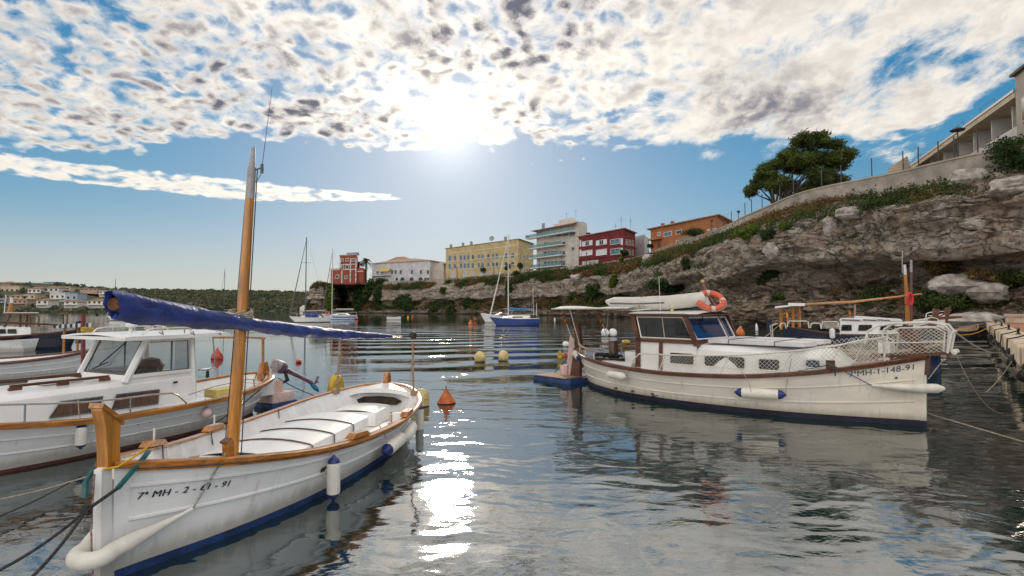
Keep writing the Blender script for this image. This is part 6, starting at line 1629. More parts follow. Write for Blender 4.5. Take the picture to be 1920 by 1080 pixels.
# pulpit over the plank bowsprit
q = MB(); q.prism([(6.9, 1.12), (8.02, 1.245), (8.04, 1.30), (6.9, 1.20)], -0.13, 0.13); q.build('bowsprit', M['mahog'], b2, smooth=False)
q = MB(); q.lathe([(0.02, -0.12), (0.045, -0.115), (0.03, 0), (0.045, 0.115), (0.02, 0.12)], 12, (8.08, 0, 1.30), (0, 1, 0)); q.build('anchor_roller', M['cream'], b2)
for s_ in (-1, 1):
    yb3 = 0.17*s_
    rail2([(8.0, yb3, 1.28), (8.06, yb3, 1.62), (7.98, yb3*1.1, 1.74), (7.8, yb3*1.3, 1.78), (7.35, yb3*2.2, 1.76), (7.12, yb3*2.9, 1.72), (6.98, yb3*3.2, 1.62), (6.93, yb3*3.3, 1.40)], 0.020, 'pulpit_rail')
    rail2([(7.95, yb3, 1.30), (7.98, yb3*1.1, 1.62), (7.85, yb3*1.3, 1.70), (7.4, yb3*2.0, 1.68), (7.24, yb3*2.3, 1.60), (7.18, yb3*2.4, 1.18)], 0.014, 'pulpit_rail')
    rail2([(7.2, yb3*2.3, 1.42), (7.97, yb3*1.0, 1.46)], 0.010, 'pulpit_rail')
rail2([(8.06, -0.17, 1.62), (8.10, 0, 1.64), (8.06, 0.17, 1.62)], 0.018, 'pulpit_rail')
# netting laced between rail and deck
def net(bot, top, nu, nv, name='netting'):
    q = MB(); W_ = lambda u_, v_: bot(u_).lerp(top(u_), v_)
    for k in range(-nv, nu+1):
        for sgn in (1, -1):
            pts = []
            for j in range(nv*2+1):
                v_ = j/(nv*2); uu = (k+(v_*nv if sgn > 0 else nv-v_*nv))/nu
                if 0 <= uu <= 1: pts.append(W_(uu, v_)+Vector((0, 0.006*sgn, 0.004*math.sin(k*2.1+j))))
            if len(pts) > 1: q.tube(pts, 0.0034, 3, cap=False)
    return q.build(name, M['net'], b2, smooth=False)
for s_ in (-1, 1):
    net(lambda u_: g2(2.9+u_*4.25, s_, 0.02), lambda u_: g2(2.9+u_*4.25, s_, 0.36+0.07*u_), 58, 5)
    net(lambda u_: Vector((7.18+u_*0.80, s_*(0.40-0.22*u_), 1.20+0.10*u_)), lambda u_: Vector((7.20+u_*0.78, s_*(0.39-0.21*u_), 1.68)), 11, 7)
    net(lambda u_: g2(6.3+u_*0.95, s_, 0.02), lambda u_: Vector((6.35+u_*0.85, s_*(0.80-0.40*u_), 1.42+0.18*u_)) , 13, 6)
# bow fittings
q = MB(); q.rbox((7.02, -0.12, 1.10), (7.20, 0.12, 1.42), 0.03); q.build('windlass_cover', M['white'], b2)
q = MB(); q.prism([(7.55, 1.25), (7.72, 1.25), (7.50, 1.72), (7.25, 1.70)], -0.05, 0.05); q.build('stem_head', M['mahog'], b2, smooth=False)
q = MB(); q.box(g2(6.46, -1, 0.07, 0.0), (0.10, 0.10, 0.20), -0.5); q.build('mooring_bitt', M['mahog'], b2, smooth=False)
for k in range(5):
    q = MB(); q.b2((6.7+0.12*k, -0.45+0.05*k, 1.0), (6.79+0.12*k, 0.45-0.05*k, 1.03+0.02*k)); q.build('grating_slat', M['teak'], b2, smooth=False)
def map2(x0, zf):
    def f(tx_, ty_, o_=0.006):
        x = x0+tx_; t = x/L2; return h2.pt(t, h2.z(t)*zf+ty_, -1, o_)
    return f
put_text('7ªMH-1-148-91', 0.135, map2(6.70, 0.83), M['ink'], b2, 'registration_number', bold=0.0, space=1.04)
q = MB(); q.lathe([(0.001, 0), (0.022, 0.003), (0.018, 0.016), (0.001, 0.018)], 10, h2.pt(7.33/L2, 0.82, -1, 0.003), (0.5, -1, 0)); q.build('vent', M['dgrey'], b2)
for x in (2.0, 2.55, 3.1):
    q = MB(); q.lathe([(0.03, 0), (0.03, 0.05), (0.015, 0.055)], 8, h2.pt(x/L2, 0.16, -1, -0.005), (0, -1, -0.2)); q.build('exhaust_outlet', M['dgrey'], b2)
# stern awning on thin poles
rows = []
for i in range(11):
    f = i/10; x = 2.25-2.85*f; hw = 0.92*(1-0.0*f)*(1 if f < 0.75 else math.sqrt(max(0.05, 1-((f-0.75)/0.26)**2)))
    rows.append([Vector((x, hw*w_, 2.03+0.05*(1-w_*w_)+0.035*math.sin(f*9)*(1-w_*w_)-0.02*f)) for w_ in np.linspace(-1, 1, 9)])
aw = MB(); aw.grid(rows); aw.build('awning', M['canvas'], b2)
q = MB(); ring = [r_[0] for r_ in rows]+[rows[-1][k] for k in range(1, 8)]+[r_[-1] for r_ in rows[::-1]]
q.tube(ring, 0.020, 6); q.build('awning_hem', M['rail'], b2)
for x, s_ in ((0.45, -1), (0.45, 1)):
    q = MB(); q.tube([g2(x, s_, 0.0, 0.06), (x-0.05, 0.85*s_, 2.03)], 0.010, 6); q.build('awning_pole', M['rail'], b2)
for (p0, p1) in (((-0.05, -0.12, 0.95), (-0.42, -0.20, 1.92)), ((0.70, 0.55, 0.95), (0.30, 0.45, 1.93))):
    q = MB(); q.tube([p0, p1], 0.011, 6); q.build('flagstaff', M['rail'], b2)
    a = Vector(p0).lerp(Vector(p1), 0.985); b = Vector(p0).lerp(Vector(p1), 0.72); flag(b2, (a, b), M['flagr'], M['flagy'], (0.13, -0.12), 0.10)
# roof gear
q = MB(); q.tube([(3.05, -0.8, 1.93), (3.02, -0.8, 2.75)], 0.006, 5); q.build('whip_aerial', M['rail'], b2)
q = MB(); q.lathe([(0.035, 0), (0.03, 0.09), (0.05, 0.10), (0.055, 0.14), (0.02, 0.16)], 12, (3.35, -0.82, 1.925)); q.build('horn', mat('yellowed_plastic', (0.66, 0.54, 0.28), 0.5, 0.1, 9), b2)
q = MB(); q.tube([(3.98, 0.15, 1.93), (3.72, 0.15, 2.30), (3.60, 0.15, 2.52), (3.58, 0.15, 2.62)], [0.055, 0.06, 0.05, 0.045], 10); sp = q.build('mast_stub', M['mahog'], b2)
q = MB(); q.tube([(3.58, 0.15, 2.622), (3.575, 0.15, 2.68)], 0.047, 10); q.build('brass_cap', mat('brass_cap', (0.75, 0.52, 0.16), 0.3, 0.1, 8, metal=0.6), sp)
# inflatable on the roof (a thing of its own)
dg = thing('inflatable_dinghy', 'grey inflatable dinghy strapped on the roof of the cream cabin boat', 'dinghy', w2(2.55, -0.02, 1.98), b2.rotation_euler.z)
tubes = []
for s_ in (-1, 1):
    pts = [(-1.25, 0.46*s_, 0.22), (-1.0, 0.47*s_, 0.17), (-0.3, 0.48*s_, 0.15), (0.5, 0.46*s_, 0.17), (0.95, 0.30*s_, 0.22), (1.15, 0.08*s_, 0.26)]
    q = MB(); q.tube(pts, [0.03, 0.155, 0.165, 0.165, 0.16, 0.155], 16); tb = q.build('side_tube', M['dinghy'], dg)
    q = MB(); q.tube([Vector(p)+Vector((0, 0.158*s_ if abs(p[1]) > 0.4 else 0.10*s_, 0.0)) for p in pts[1:-1]], 0.020, 6, flat=0.5); q.build('rub_strake', M['dgrey'], tb)
q = MB(); q.rbox((-0.95, -0.40, 0.16), (0.95, 0.40, 0.27), 0.05, 0.03); q.build('floor', M['dinghy'], dg)
for x in (-0.15, -0.03):
    q = MB(); q.tube([(x, -0.68, -0.05), (x, -0.65, 0.15), (x, -0.55, 0.31), (x, 0, 0.345), (x, 0.55, 0.31), (x, 0.65, 0.15), (x, 0.68, -0.05)], 0.010, 5); q.build('lashing_strap', M['rope'], dg)
q = MB(); q.tube([(-0.55, -0.66, 0.05), (-0.3, -0.70, -0.01), (0.2, -0.70, 0.03)], 0.014, 6); q.build('oar_handle', M['rail'], dg)
# life ring
lr = thing('life_ring', 'orange life ring hung on the brown mast stub of the cream cabin boat', 'life ring', w2(3.86, -0.06, 2.19), b2.rotation_euler.z)
mr = Matrix.Rotation(R(52), 3, 'Y') @ Matrix.Rotation(R(20), 3, 'X') 
mr = rot_to((0.45, -0.50, 0.74))
def arc_pts(a0, a1, Rr, n): return [mr @ Vector((Rr*math.cos(R(a0+(a1-a0)*k/n)), Rr*math.sin(R(a0+(a1-a0)*k/n)), 0)) for k in range(n+1)]
for k in range(4):
    q = MB(); q.tube(arc_pts(k*90+8, k*90+82, 0.27, 12), 0.068, 12, cap=True); q.build('ring_segment', M['lifeorange'], lr)
    q = MB(); q.tube(arc_pts(k*90-8, k*90+8, 0.27, 4), 0.070, 12, cap=True); q.build('reflective_band', M['pinkf'], lr)
q = MB(); q.tube(arc_pts(0, 360, 0.345, 32), 0.008, 5, cap=False); q.build('grab_line', M['rope'], lr)
# fenders + ropes of boat 2
a_, b_ = h2.pt(4.95/L2, 0.45, -1, 0.14), h2.pt(5.75/L2, 0.47, -1, 0.14)
fender('white fender with blue ends lying level along the side of the cream cabin boat', (w2(a_.x, a_.y, 0.42), w2(b_.x, b_.y, 0.44)), 0.095, M['rubber'], M['fblue'], [w2(b_.x-0.0, b_.y, 0.44), w2(b_.x+0.02, b_.y+0.06, 0.7), w2(b_.x+0.05, b_.y+0.2, 1.08)])
a_, b_ = h2.pt(2.0/L2, 0.52, -1, 0.13), h2.pt(2.55/L2, 0.52, -1, 0.13)
fender('short white pillow fender on the quarter of the cream cabin boat', (w2(a_.x, a_.y, 0.50), w2(b_.x, b_.y, 0.50)), 0.088, M['rubber'], M['rubber'], [w2(b_.x, b_.y, 0.50), w2(b_.x+0.12, b_.y+0.10, 0.74)])
a_ = h2.pt(0.22/L2, 0.7, -1, 0.10)
fender('short white fender with a blue end at the stern of the cream cabin boat', (w2(a_.x-0.12, a_.y+0.05, 0.83), w2(a_.x+0.2, a_.y-0.12, 0.70)), 0.095, M['rubber'], M['fblue'], [w2(a_.x, a_.y, 0.83), w2(a_.x, a_.y+0.05, 0.98)], ends=(0, 1))
bf2 = thing('bow_fender', 'long white tapered fender fixed across the bow of the cream cabin boat', 'fender', w2(7.62, -0.02, 0.66))
Mb2 = Matrix.Rotation(b2.rotation_euler.z, 3, 'Z'); Yb = h2.y(6.75/L2, 0.6)
pa = [Mb2 @ Vector(p) for p in [(-0.62, -h2.y(7.0/L2, 0.62)-0.05, 0.02), (-0.3, -h2.y(7.32/L2, 0.62)-0.08, 0.01), (0.02, -0.11, 0.0), (0.20, 0.04, 0.0), (0.28, 0.14, 0.0)]]
q = MB(); q.tube(pa, [0.02, 0.055, 0.078, 0.08, 0.03], 14); q.build('body', M['rubber'], bf2)
bt2 = w2(*g2(6.46, -1, 0.10, -0.03))
rope('dark blue line from the bow bitt of the cream boat down to its bow fender', [bt2, Vector(bf2.location)+pa[0]], 0.008, M['fblue'], 'fender_rope')
rope('teal rope lashed round the bow bitt of the cream boat', [bt2+Vector((-.08, -.02, 0.02)), bt2+Vector((0, -.08, -.03)), bt2+Vector((.05, -.05, -.10)), bt2+Vector((.04, -.05, -.20))], 0.012, M['teal'], 'rope')
e = atz(1925, 830, 0.02); rope('pale mooring line from the bow bitt of the cream boat out to the right', sag(bt2, atz(1748, 778, 0.1), 0.01)+[e], 0.010, M['rope'])
rope('dark mooring line slanting along the side of the cream boat towards its stern', sag(bt2, w2(2.9, h2.pt(2.9/L2, .14, -1, .06).y, 0.06), 0.03), 0.008, M['drope'])
for (p0, lab) in ((w2(8.08, 0, 1.28), 'pale anchor line hanging from the bow roller of the cream boat into the water'),):
    rope(lab, sag(p0, atz(1880, 775, 0.0), 0.25), 0.009, M['rope'])
rope('white line from the bowsprit of the cream boat back to its stem', [w2(7.98, -0.05, 1.24), w2(7.80, -0.05, 0.95), w2(7.72, -0.04, 0.82)], 0.009, M['wrope'], 'rope')
rope('blue line hanging from the bowsprit down to the bow fender of the cream boat', [w2(7.85, 0.05, 1.22), w2(7.84, 0.08, 0.75)], 0.007, M['fblue'], 'rope')
rope('green and yellow line from the platform of the cream boat to the stern post', [w2(-1.0, 0.1, 0.16), w2(-0.2, 0.0, 0.85)], 0.012, M['teal'], 'rope')
rope('pale line hanging from the rail over the side of the cream boat', [w2(*g2(4.9, -1, 0.36)), w2(*g2(5.2, -1, -0.1, -0.08)), w2(*g2(5.25, -1, -0.3, -0.12))], 0.005, M['rope'], 'rope')
rope('yellow mooring rope from the far quay end into the boats', sag(CLE[0]+Vector((0, 0, 0.1)), atz(1800, 628, 0.6), 0.25), 0.02, M['flagy'])
rope('pale mooring line from the pulpit of the cream boat to the quay', sag(w2(8.06, 0.17, 1.62), CLE[2]+Vector((-.2, -.3, -0.7)), 0.35), 0.014, M['wrope'])
rope('pale line stretched low over the water to the quay edge at the right', sag(CLE[4]+Vector((-.5, -.2, -.35)), atz(1850, 735, 0.05), 0.1), 0.012, M['rope'])
for k in (1, 2, 3, 4):
    c = CLE[k]; ed = c-Vector((qn.x, qn.y, 0))*0.5
    rope(['', 'dark rope led over the quay edge from the second farthest cleat', 'dark rope led over the quay edge from the middle cleat', 'dark rope led over the quay edge from the second nearest cleat', 'dark rope led over the quay edge from the nearest cleat'][k], [c+Vector((0, 0, 0.12)), c-Vector((qn.x, qn.y, 0))*0.25+Vector((-0.3, -0.35, 0.05)), ed+Vector((-0.5, -0.6, 0.0)), ed+Vector((-0.75, -0.8, -0.45)), ed+Vector((-0.9, -1.2, -0.75))], 0.022, M['drope'])

# ------------------------------------------------------------------ 3: white cabin boat at the left
b3, L3, w3 = boat_root('cabin_boat', 'white fibreglass cabin boat with clear wheelhouse and tilted outboard at the left', (-5.02, 10.92), (-7.72, 5.02))
h3 = Hull(L3, [(0,.02),(.03,.42),(.08,.68),(.2,.98),(.4,1.12),(.55,1.10),(.7,.95),(.85,.62),(.95,.28),(1,.04)],
     [(0,.72),(.1,.62),(.3,.52),(.5,.52),(.75,.66),(1,.92)], wl=0.74, k=0.45, rb=0.08, rs=0.35, tuck=0.42)
dress_hull(b3, h3, M['hullwhite'], M['redaf'], 0.04, M['varnish'], gw=(0.04, 0.07, 0.03, 0.05), strakes=(0.70, 0.40))
h3.skin(lambda t: 0.22, lambda t: h3.z(t)-0.003, nz=4, off=-0.04, t0=0.01, t1=0.45).build('cockpit_lining', M['white'], b3)
h3.deck(lambda t: 0.25, -0.04, t0=0.03, t1=0.45).build('cockpit_sole', M['white'], b3)
h3.deck(lambda t: h3.z(t)-0.02, -0.03, t0=0.27, t1=0.985, crown=0.03).build('side_deck', M['white'], b3)
q = MB(); q.rbox((0.03, -0.30, 0.30), (0.42, 0.30, 0.56), 0.05); q.build('stern_locker', M['white'], b3)
cy0, cy1 = 0.66, -0.56           # wheelhouse sides
rows = []
for x, hz, dyy in ((1.98, .96, 0), (4.1, .93, .0), (4.6, .92, .08), (5.2, .88, .22), (5.5, .70, .30)):
    rows.append([Vector((x, cy0+0.06-dyy, 0.48+0.02*(x-2))), Vector((x, cy0+0.02-dyy, hz-0.07)), Vector((x, cy0-0.06-dyy, hz)), Vector((x, 0.05, hz+0.03)), Vector((x, cy1+0.06+dyy, hz)), Vector((x, cy1-0.02+dyy, hz-0.07)), Vector((x, cy1-0.06+dyy, 0.48))])
rows.append([p+Vector((0.12, 0, -0.12)) for p in rows[-1]])
q = MB(); q.grid(rows); q.f.append((0, 1, 2, 3, 4, 5, 6)); q.build('cabin_trunk', M['white'], b3)
def quad3(name, pts, m_, par=None, rim=None):
    q = MB(); q.add(pts, [tuple(range(len(pts)))]); w = q.build(name, m_, par or b3, smooth=False)
    if rim:
        q = MB(); q.tube([Vector(p) for p in pts]+[Vector(pts[0])], 0.014, 5); q.build('window_rim', rim, w)
    return w
WB, WT = 1.03, 1.50
# wheelhouse corner pillars and panels (front slopes aft)
FX0, FX1 = 2.98, 2.74
def pillar(a, b, r, name='pillar'):
    a, b = Vector(a), Vector(b); q = MB(); q.tube([a, b], r, 6); q.build(name, M['white'], b3)
for y in (cy0, cy1):
    quad3('side_panel', [(1.95, y, .48), (3.05, y, .48), (FX0+0.03, y, WB), (1.95, y, WB)], M['white'])
    pillar((1.97, y, .5), (2.03, y, 1.56), 0.042); pillar((FX0+0.06, y, .92), (FX1, y, 1.55), 0.048); 
    q = MB(); q.b2((2.03, y-0.02, WT), (2.78, y+0.02, 1.58)); q.build('window_head', M['white'], b3, smooth=False)
    q = MB(); q.b2((2.0, y-0.022, WB-0.05), (2.96, y+0.022, WB)); q.build('window_sill', M['white'], b3, smooth=False)
    quad3('side_window', [(2.08, y, WB), (2.90, y, WB), (2.74, y, WT), (2.10, y, WT)], M['glassclear'], rim=M['dgrey'])
    q = MB(); q.tube([(2.36, y, WB), (2.36, y, WT)], 0.014, 5); q.build('window_bar', M['dgrey'], b3)
quad3('windscreen', [(FX0, cy0-0.08, WB), (FX0, cy1+0.08, WB), (FX1+0.03, cy1+0.08, WT+0.02), (FX1+0.03, cy0-0.08, WT+0.02)], M['glassclear'], rim=M['dgrey'])
quad3('front_panel', [(3.05, cy0, .92), (3.05, cy1, .92), (FX0, cy1, WB), (FX0, cy0, WB)], M['white'])
q = MB(); q.b2((FX1-0.01, cy1, WT+0.02), (FX1+0.05, cy0, 1.575)); q.build('window_head', M['white'], b3, smooth=False)
q = MB(); q.tube([(FX1+0.06, 0.25, WT), (FX0+0.0, -0.1, WB+0.12)], 0.010, 5); q.tube([(FX0-0.03, 0.05, WB+0.16), (FX0+0.02, -0.25, WB+0.05)], 0.010, 5); q.build('wiper', M['black'], b3)
quad3('aft_bulkhead', [(1.96, cy0, .25), (1.96, 0.15, .25), (1.98, 0.15, 1.55), (1.98, cy0, 1.55)], M['glassclear'])
q = MB(); q.rbox((2.45, cy1+0.1, 0.5), (2.95, cy0-0.12, 1.06), 0.05); q.build('dashboard', M['dgrey'], b3)
q = MB(); q.lathe([(0.02, 0), (0.16, 0.02), (0.19, 0.12), (0.13, 0.22), (0.02, 0.25)], 14, (2.42, 0.25, 0.98)); q.build('helm_seat', M['mahog'], b3)
# roof with overhang
rows = []
for x, bev in ((1.50, .02), (1.54, 0), (2.4, 0), (3.02, 0), (3.12, .0), (3.18, .03)):
    rows.append([Vector((x, 0.05+0.82*w_, 1.60+0.05*(1-w_*w_)-bev)) for w_ in np.linspace(-1, 1, 9)])
q = MB(); q.grid(rows); q.build('roof', M['white'], b3)
q = MB()
for (lo, hi) in (((1.50, 0.835, 1.545), (3.17, 0.872, 1.598)), ((1.50, -0.772, 1.545), (3.17, -0.735, 1.598)), ((3.13, -0.734, 1.546), (3.17, 0.834, 1.597)), ((1.50, -0.734, 1.546), (1.54, 0.834, 1.597))): q.b2(lo, hi)
q.b2((1.541, -0.733, 1.545), (3.129, 0.833, 1.56)); q.build('roof_edge', M['pinkf'] if False else M['white'], b3, smooth=False)
for y in (0.72, -0.58):
    q = MB(); q.tube([(2.85, y, 1.62), (2.78, y, 1.69), (2.65, y, 1.71), (1.8, y, 1.71), (1.68, y, 1.69), (1.62, y, 1.62)], 0.012, 6); q.tube([(2.2, y, 1.62), (2.2, y, 1.71)], 0.010, 6); q.build('roof_rail', M['steel'], b3)
q = MB(); q.lathe([(0.03, 0), (0.025, 0.09), (0.07, 0.10), (0.08, 0.13), (0.05, 0.16), (0.01, 0.165)], 12, (2.80, 0.35, 1.63)); q.build('mast_light', M['cleanwhite'], b3)
q = MB(); q.lathe([(0.06, 0), (0.07, 0.03), (0.05, 0.07), (0.01, 0.08)], 12, (2.2, -0.2, 1.645)); q.build('roof_vent', M['greyplastic'], b3)
q = MB(); q.lathe([(0.05, 0), (0.06, 0.03), (0.04, 0.06), (0.01, 0.07)], 12, (1.95, -0.3, 1.645)); q.build('roof_vent', M['greyplastic'], b3)
for y_, l_ in ((-0.40, 'a'), (-0.25, 'b')):
    q = MB(); q.lathe([(0.01, -0.05), (0.045, -0.02), (0.045, 0.03), (0.01, 0.05)], 10, (3.05, y_, 1.68)); q.build('yellow_net_float', M['yellow'], b3)
q = MB(); q.tube([(1.72, 0.15, 1.62), (1.62, 0.15, 1.86)], 0.020, 8); q.build('roof_pole', M['teak'], b3)
q = MB(); q.tube([(1.75, cy0+0.12, 1.55), (1.70, cy0+0.12, 1.15), (1.72, cy0+0.11, 1.02), (1.80, cy0+0.07, 0.98), (1.93, cy0+0.03, 1.0)], 0.011, 6); q.build('grab_rail', M['steel'], b3)
# cabin windows with brown curtains
def cw3(pts):
    w = quad3('cabin_window', pts, M['curtain'], rim=M['dgrey'])
    return w
yy = cy0+0.065
def on(x, z): return (x, yy-(0.0 if x < 4.1 else 0.0), z)
cw3([on(2.60, .555), on(3.24, .57), on(3.18, .77), on(2.58, .76)])
cw3([on(3.42, .575), on(3.98, .59), on(3.86, .775), on(3.36, .77)])
cw3([(4.75, cy0-0.04, .62), (5.1, cy0-0.12, .64), (5.02, cy0-0.13, .80), (4.72, cy0-0.06, .79)])
for y in (0.42, -0.32):
    q = MB(); q.box((3.70, y, 1.015), (1.15, 0.035, 0.035), 0); 
    for x in (3.18, 3.7, 4.22): q.b2((x-0.07, y-0.016, 0.955), (x+0.07, y+0.016, 0.999))
    q.build('hand_rail', M['mahog'], b3, smooth=False)
q = MB(); q.rbox((3.35, -0.16, 0.965), (3.85, 0.26, 1.005), 0.03); q.build('deck_hatch', M['canvas'], b3)
q = MB(); q.b2((2.30, yy-0.01, 0.83), (2.36, yy+0.012, 0.86)); q.build('navigation_light', M['black'], b3, smooth=False)
# side rail
def g3(x, up=0.0, inn=0.03, s_=1):
    t = x/L3; p = h3.pt(t, h3.z(t), s_, -inn); p.z += up; return p
for s_ in (1, -1):
    q = MB(); q.tube([g3(2.35, 0, .03, s_), g3(2.52, 0.17, .03, s_), g3(2.62, 0.22, .03, s_)]+[g3(x, 0.24, .03, s_) for x in np.linspace(2.9, 6.2, 9)], 0.013, 7); q.build('side_rail', M['steel'], b3)
    for x in (3.2, 4.35, 5.4):
        q = MB(); q.tube([g3(x, 0, .03, s_), g3(x, 0.24, .03, s_)], 0.011, 6); q.build('stanchion', M['steel'], b3)
    q = MB(); q.tube([g3(0.95, 0.0, .03, s_), g3(1.0, 0.16, .03, s_), g3(1.15, 0.20, .03, s_), g3(1.9, 0.22, .03, s_), g3(2.35, 0.16, .03, s_)], 0.010, 6); q.build('cockpit_rail', M['steel'], b3)
q = MB(); q.tube([g3(0.55, 0, .04, -1), g3(0.55, 0.18, .04, -1), g3(0.62, 0.22, .04, -1), g3(0.85, 0.22, .04, -1), g3(0.92, 0.18, .04, -1), g3(0.92, 0, .04, -1)], 0.013, 6); q.build('stern_rail', M['steel'], b3)
q = MB(); q.rbox((1.05, 0.30, 0.27), (1.55, 0.66, 0.60), 0.03); q.build('yellow_crate', M['yellow'] if False else mat('pale_yellow_crate', (0.70, 0.55, 0.18), 0.6, 0.1, 6), b3)
q = MB(); q.prism([(-0.06,.3),(0.14,.3),(0.16,.70),(0.10,.92),(0.0,.94),(-0.05,.80)], -0.05, 0.05); q.build('stern_post', M['varnish'], b3, smooth=False)
q = MB(); q.tube([(0.18, 0.14, 0.62), (0.16, 0.10, 1.42)], 0.026, 8); q.tube([(0.14, 0.14, 1.42), (0.35, -0.1, 1.44), (0.9, -0.35, 1.46)], 0.02, 7); q.build('crutch_post', M['varnish'], b3)
put_text('BANS', 0.085, lambda tx_, ty_: h3.pt((0.62-tx_)/L3, 0.45+ty_, 1, 0.006), M['ink'], b3, 'boat_name', shear=0.3) if False else None
for x in (3.05, 2.88):
    q = MB(); q.lathe([(0.001, 0), (0.02, 0.003), (0.015, 0.012), (0.001, 0.014)], 8, h3.pt(x/L3, 0.36, 1, 0.002), (0, 1, 0)); q.build('vent', M['black'], b3)
# stern bracket, outboard tilted up
q = MB(); q.rbox((-0.62, -0.28, -0.06), (0.05, 0.28, 0.10), 0.05); q.build('stern_bracket', M['blue_af'], b3)
q = MB(); q.rbox((-0.58, -0.24, 0.101), (0.02, 0.24, 0.28), 0.04); q.build('bracket_top', M['pinkf'], b3)
q = MB(); q.b2((-0.40, -0.14, 0.281), (-0.35, 0.06, 0.52)); q.build('motor_board', M['pinkf'], b3, smooth=False)
om = MB()
E3 = Vector((-0.45, -0.10, 0.78)); dirl = Vector((-0.75, 0.42, -0.50)).normalized()
q = MB(); q.lathe([(0.02, -0.20), (0.10, -0.17), (0.13, -0.05), (0.125, 0.06), (0.095, 0.13), (0.03, 0.17)], 16, E3, dirl); ob = q.build('outboard_motor', M['greyplastic'], b3)
q = MB(); q.lathe([(0.133, 0.0), (0.130, 0.055), (0.105, 0.115)], 16, E3, dirl); q.build('cowling_band', M['purple'], ob)
q = MB(); q.tube([E3+dirl*0.15, E3+dirl*0.55, E3+dirl*0.78], [0.055, 0.04, 0.05], 10); q.build('motor_leg', M['purple'], ob)
sd = dirl.cross(Vector((0, 0, 1))).normalized(); upd = sd.cross(dirl).normalized()
q = MB(); q.lathe([(0.01, -0.16), (0.045, -0.10), (0.05, 0.03), (0.02, 0.13)], 12, E3+dirl*0.88-upd*0.06, upd*-0.5+dirl*0.1+Vector((-.5, .3, 0))); q.build('gearcase', M['turq'], ob)
q = MB()
for k in range(3):
    a = 2.1*k; c = E3+dirl*0.84+upd*0.06; d_ = sd*math.cos(a)+upd*math.sin(a); q.box(c+d_*0.07, (0.05, 0.02, 0.13), 0, rot_to(d_))
q.build('propeller', M['purple'], ob)
q = MB(); q.box(E3+Vector((0.17, 0.05, 0.02)), (0.035, 0.12, 0.26), 0.5); q.build('steering_plate', M['greyplastic'], ob)
q = MB(); q.tube([E3+Vector((-0.02, 0.10, -0.02)), E3+Vector((-0.06, 0.16, -0.28)), Vector((-0.38, -0.05, 0.42))], [0.03, 0.045, 0.03], 8); q.build('clamp_bracket', M['black'], ob)
# fenders and lines of boat 3
p_ = h3.pt(3.76/L3, 0.3, 1, 0.10)
fender('white fender with blue ends hanging from the rail of the left cabin boat', (w3(p_.x, p_.y, 0.50), w3(p_.x, p_.y, 0.19)), 0.065, M['rubber'], M['fblue'], [w3(p_.x, p_.y, 0.5), w3(p_.x, p_.y-0.06, 0.62), w3(p_.x, p_.y-0.10, 0.80)])
p_ = h3.pt(2.02/L3, 0.3, 1, 0.10)
ball_fender('round pinkish ball fender on the side of the left cabin boat', w3(p_.x, p_.y, 0.33), 0.085, M['pinkf'], [w3(p_.x, p_.y, 0.42), w3(p_.x, p_.y-0.05, 0.56)])
rope('dark mooring line from the side of the left cabin boat into the water', sag(w3(*g3(0.85, -0.05, -0.02)), atz(366, 815, 0.0), 0.05), 0.009, M['drope'])
rope('dark stern line of the left cabin boat stretched to the right', sag(w3(-0.1, 0.25, 0.60), atz(596, 744, 0.06), 0.03)+[atz(580, 758, 0.0)], 0.009, M['drope'])
rope('pale line low over the water below the left cabin boat', sag(atz(-20, 940, 0.1), atz(165, 893, 0.12), 0.02), 0.008, M['rope'])
rope('dark line low over the water below the left cabin boat', sag(atz(-20, 975, 0.1), atz(130, 905, 0.12), 0.02), 0.008, M['drope'])

# ------------------------------------------------------------------ 4: open boat with striped awning behind the left cabin boat
p0 = atz(160, 664, 0.62); b4, L4, w4 = boat_root('open_boat', 'white open boat with red pole and small striped awning behind the left cabin boat', (p0.x, p0.y+0.3), (p0.x-4.6, p0.y-3.4))
HB = [(0,.02),(.05,.42),(.12,.68),(.25,.95),(.42,1.08),(.6,1.02),(.78,.75),(.9,.42),(1,.04)]
SH = [(0,.72),(.15,.58),(.4,.50),(.65,.54),(.85,.70),(1,.90)]
h4 = Hull(L4, HB, SH, wl=0.78, k=0.4, rs=0.2)
dress_hull(b4, h4, M['hullwhite'], M['redaf'], 0.05, M['mahog'], strakes=(0.7, 0.4), lining=M['deckwhite'], sole=0.22)
for k in range(5):
    q = MB(); q.b2((1.2+0.55*k, -0.5, 0.30), (1.5+0.55*k, 0.5, 0.33)); q.build('thwart', M['teak'], b4, smooth=False)
def px4(px, py, Y): p = aty(px, py, Y); v = Matrix.Rotation(-b4.rotation_euler.z, 3, 'Z') @ (p-Vector((b4.location.x, b4.location.y, 0))); return v
y4 = p0.y
for (px, pt, pb, Y, m_) in ((121, 612, 664, y4-0.2, 'varnish'), (147, 610, 660, y4+0.5, 'varnish'), (156, 588, 702, y4-0.9, 'mahog')):
    a, b = px4(px+(-2 if pt > 600 else 0), pb, Y), px4(px, pt, Y)
    q = MB(); q.tube([a, b], 0.032 if m_ == 'varnish' else 0.055, 8); q.build('awning_post' if m_ == 'varnish' else 'mast_pole', mat('red_brown_paint', (0.22, 0.035, 0.03), 0.5, 0.2, 6) if m_ == 'mahog' else M[m_], b4)
stm = [mat('awning_dark_stripe', (0.06, 0.04, 0.06), 0.8, 0.1, 8), M['canvas']]
aL, aR = px4(100, 609, y4-0.5), px4(171, 606, y4-0.1)
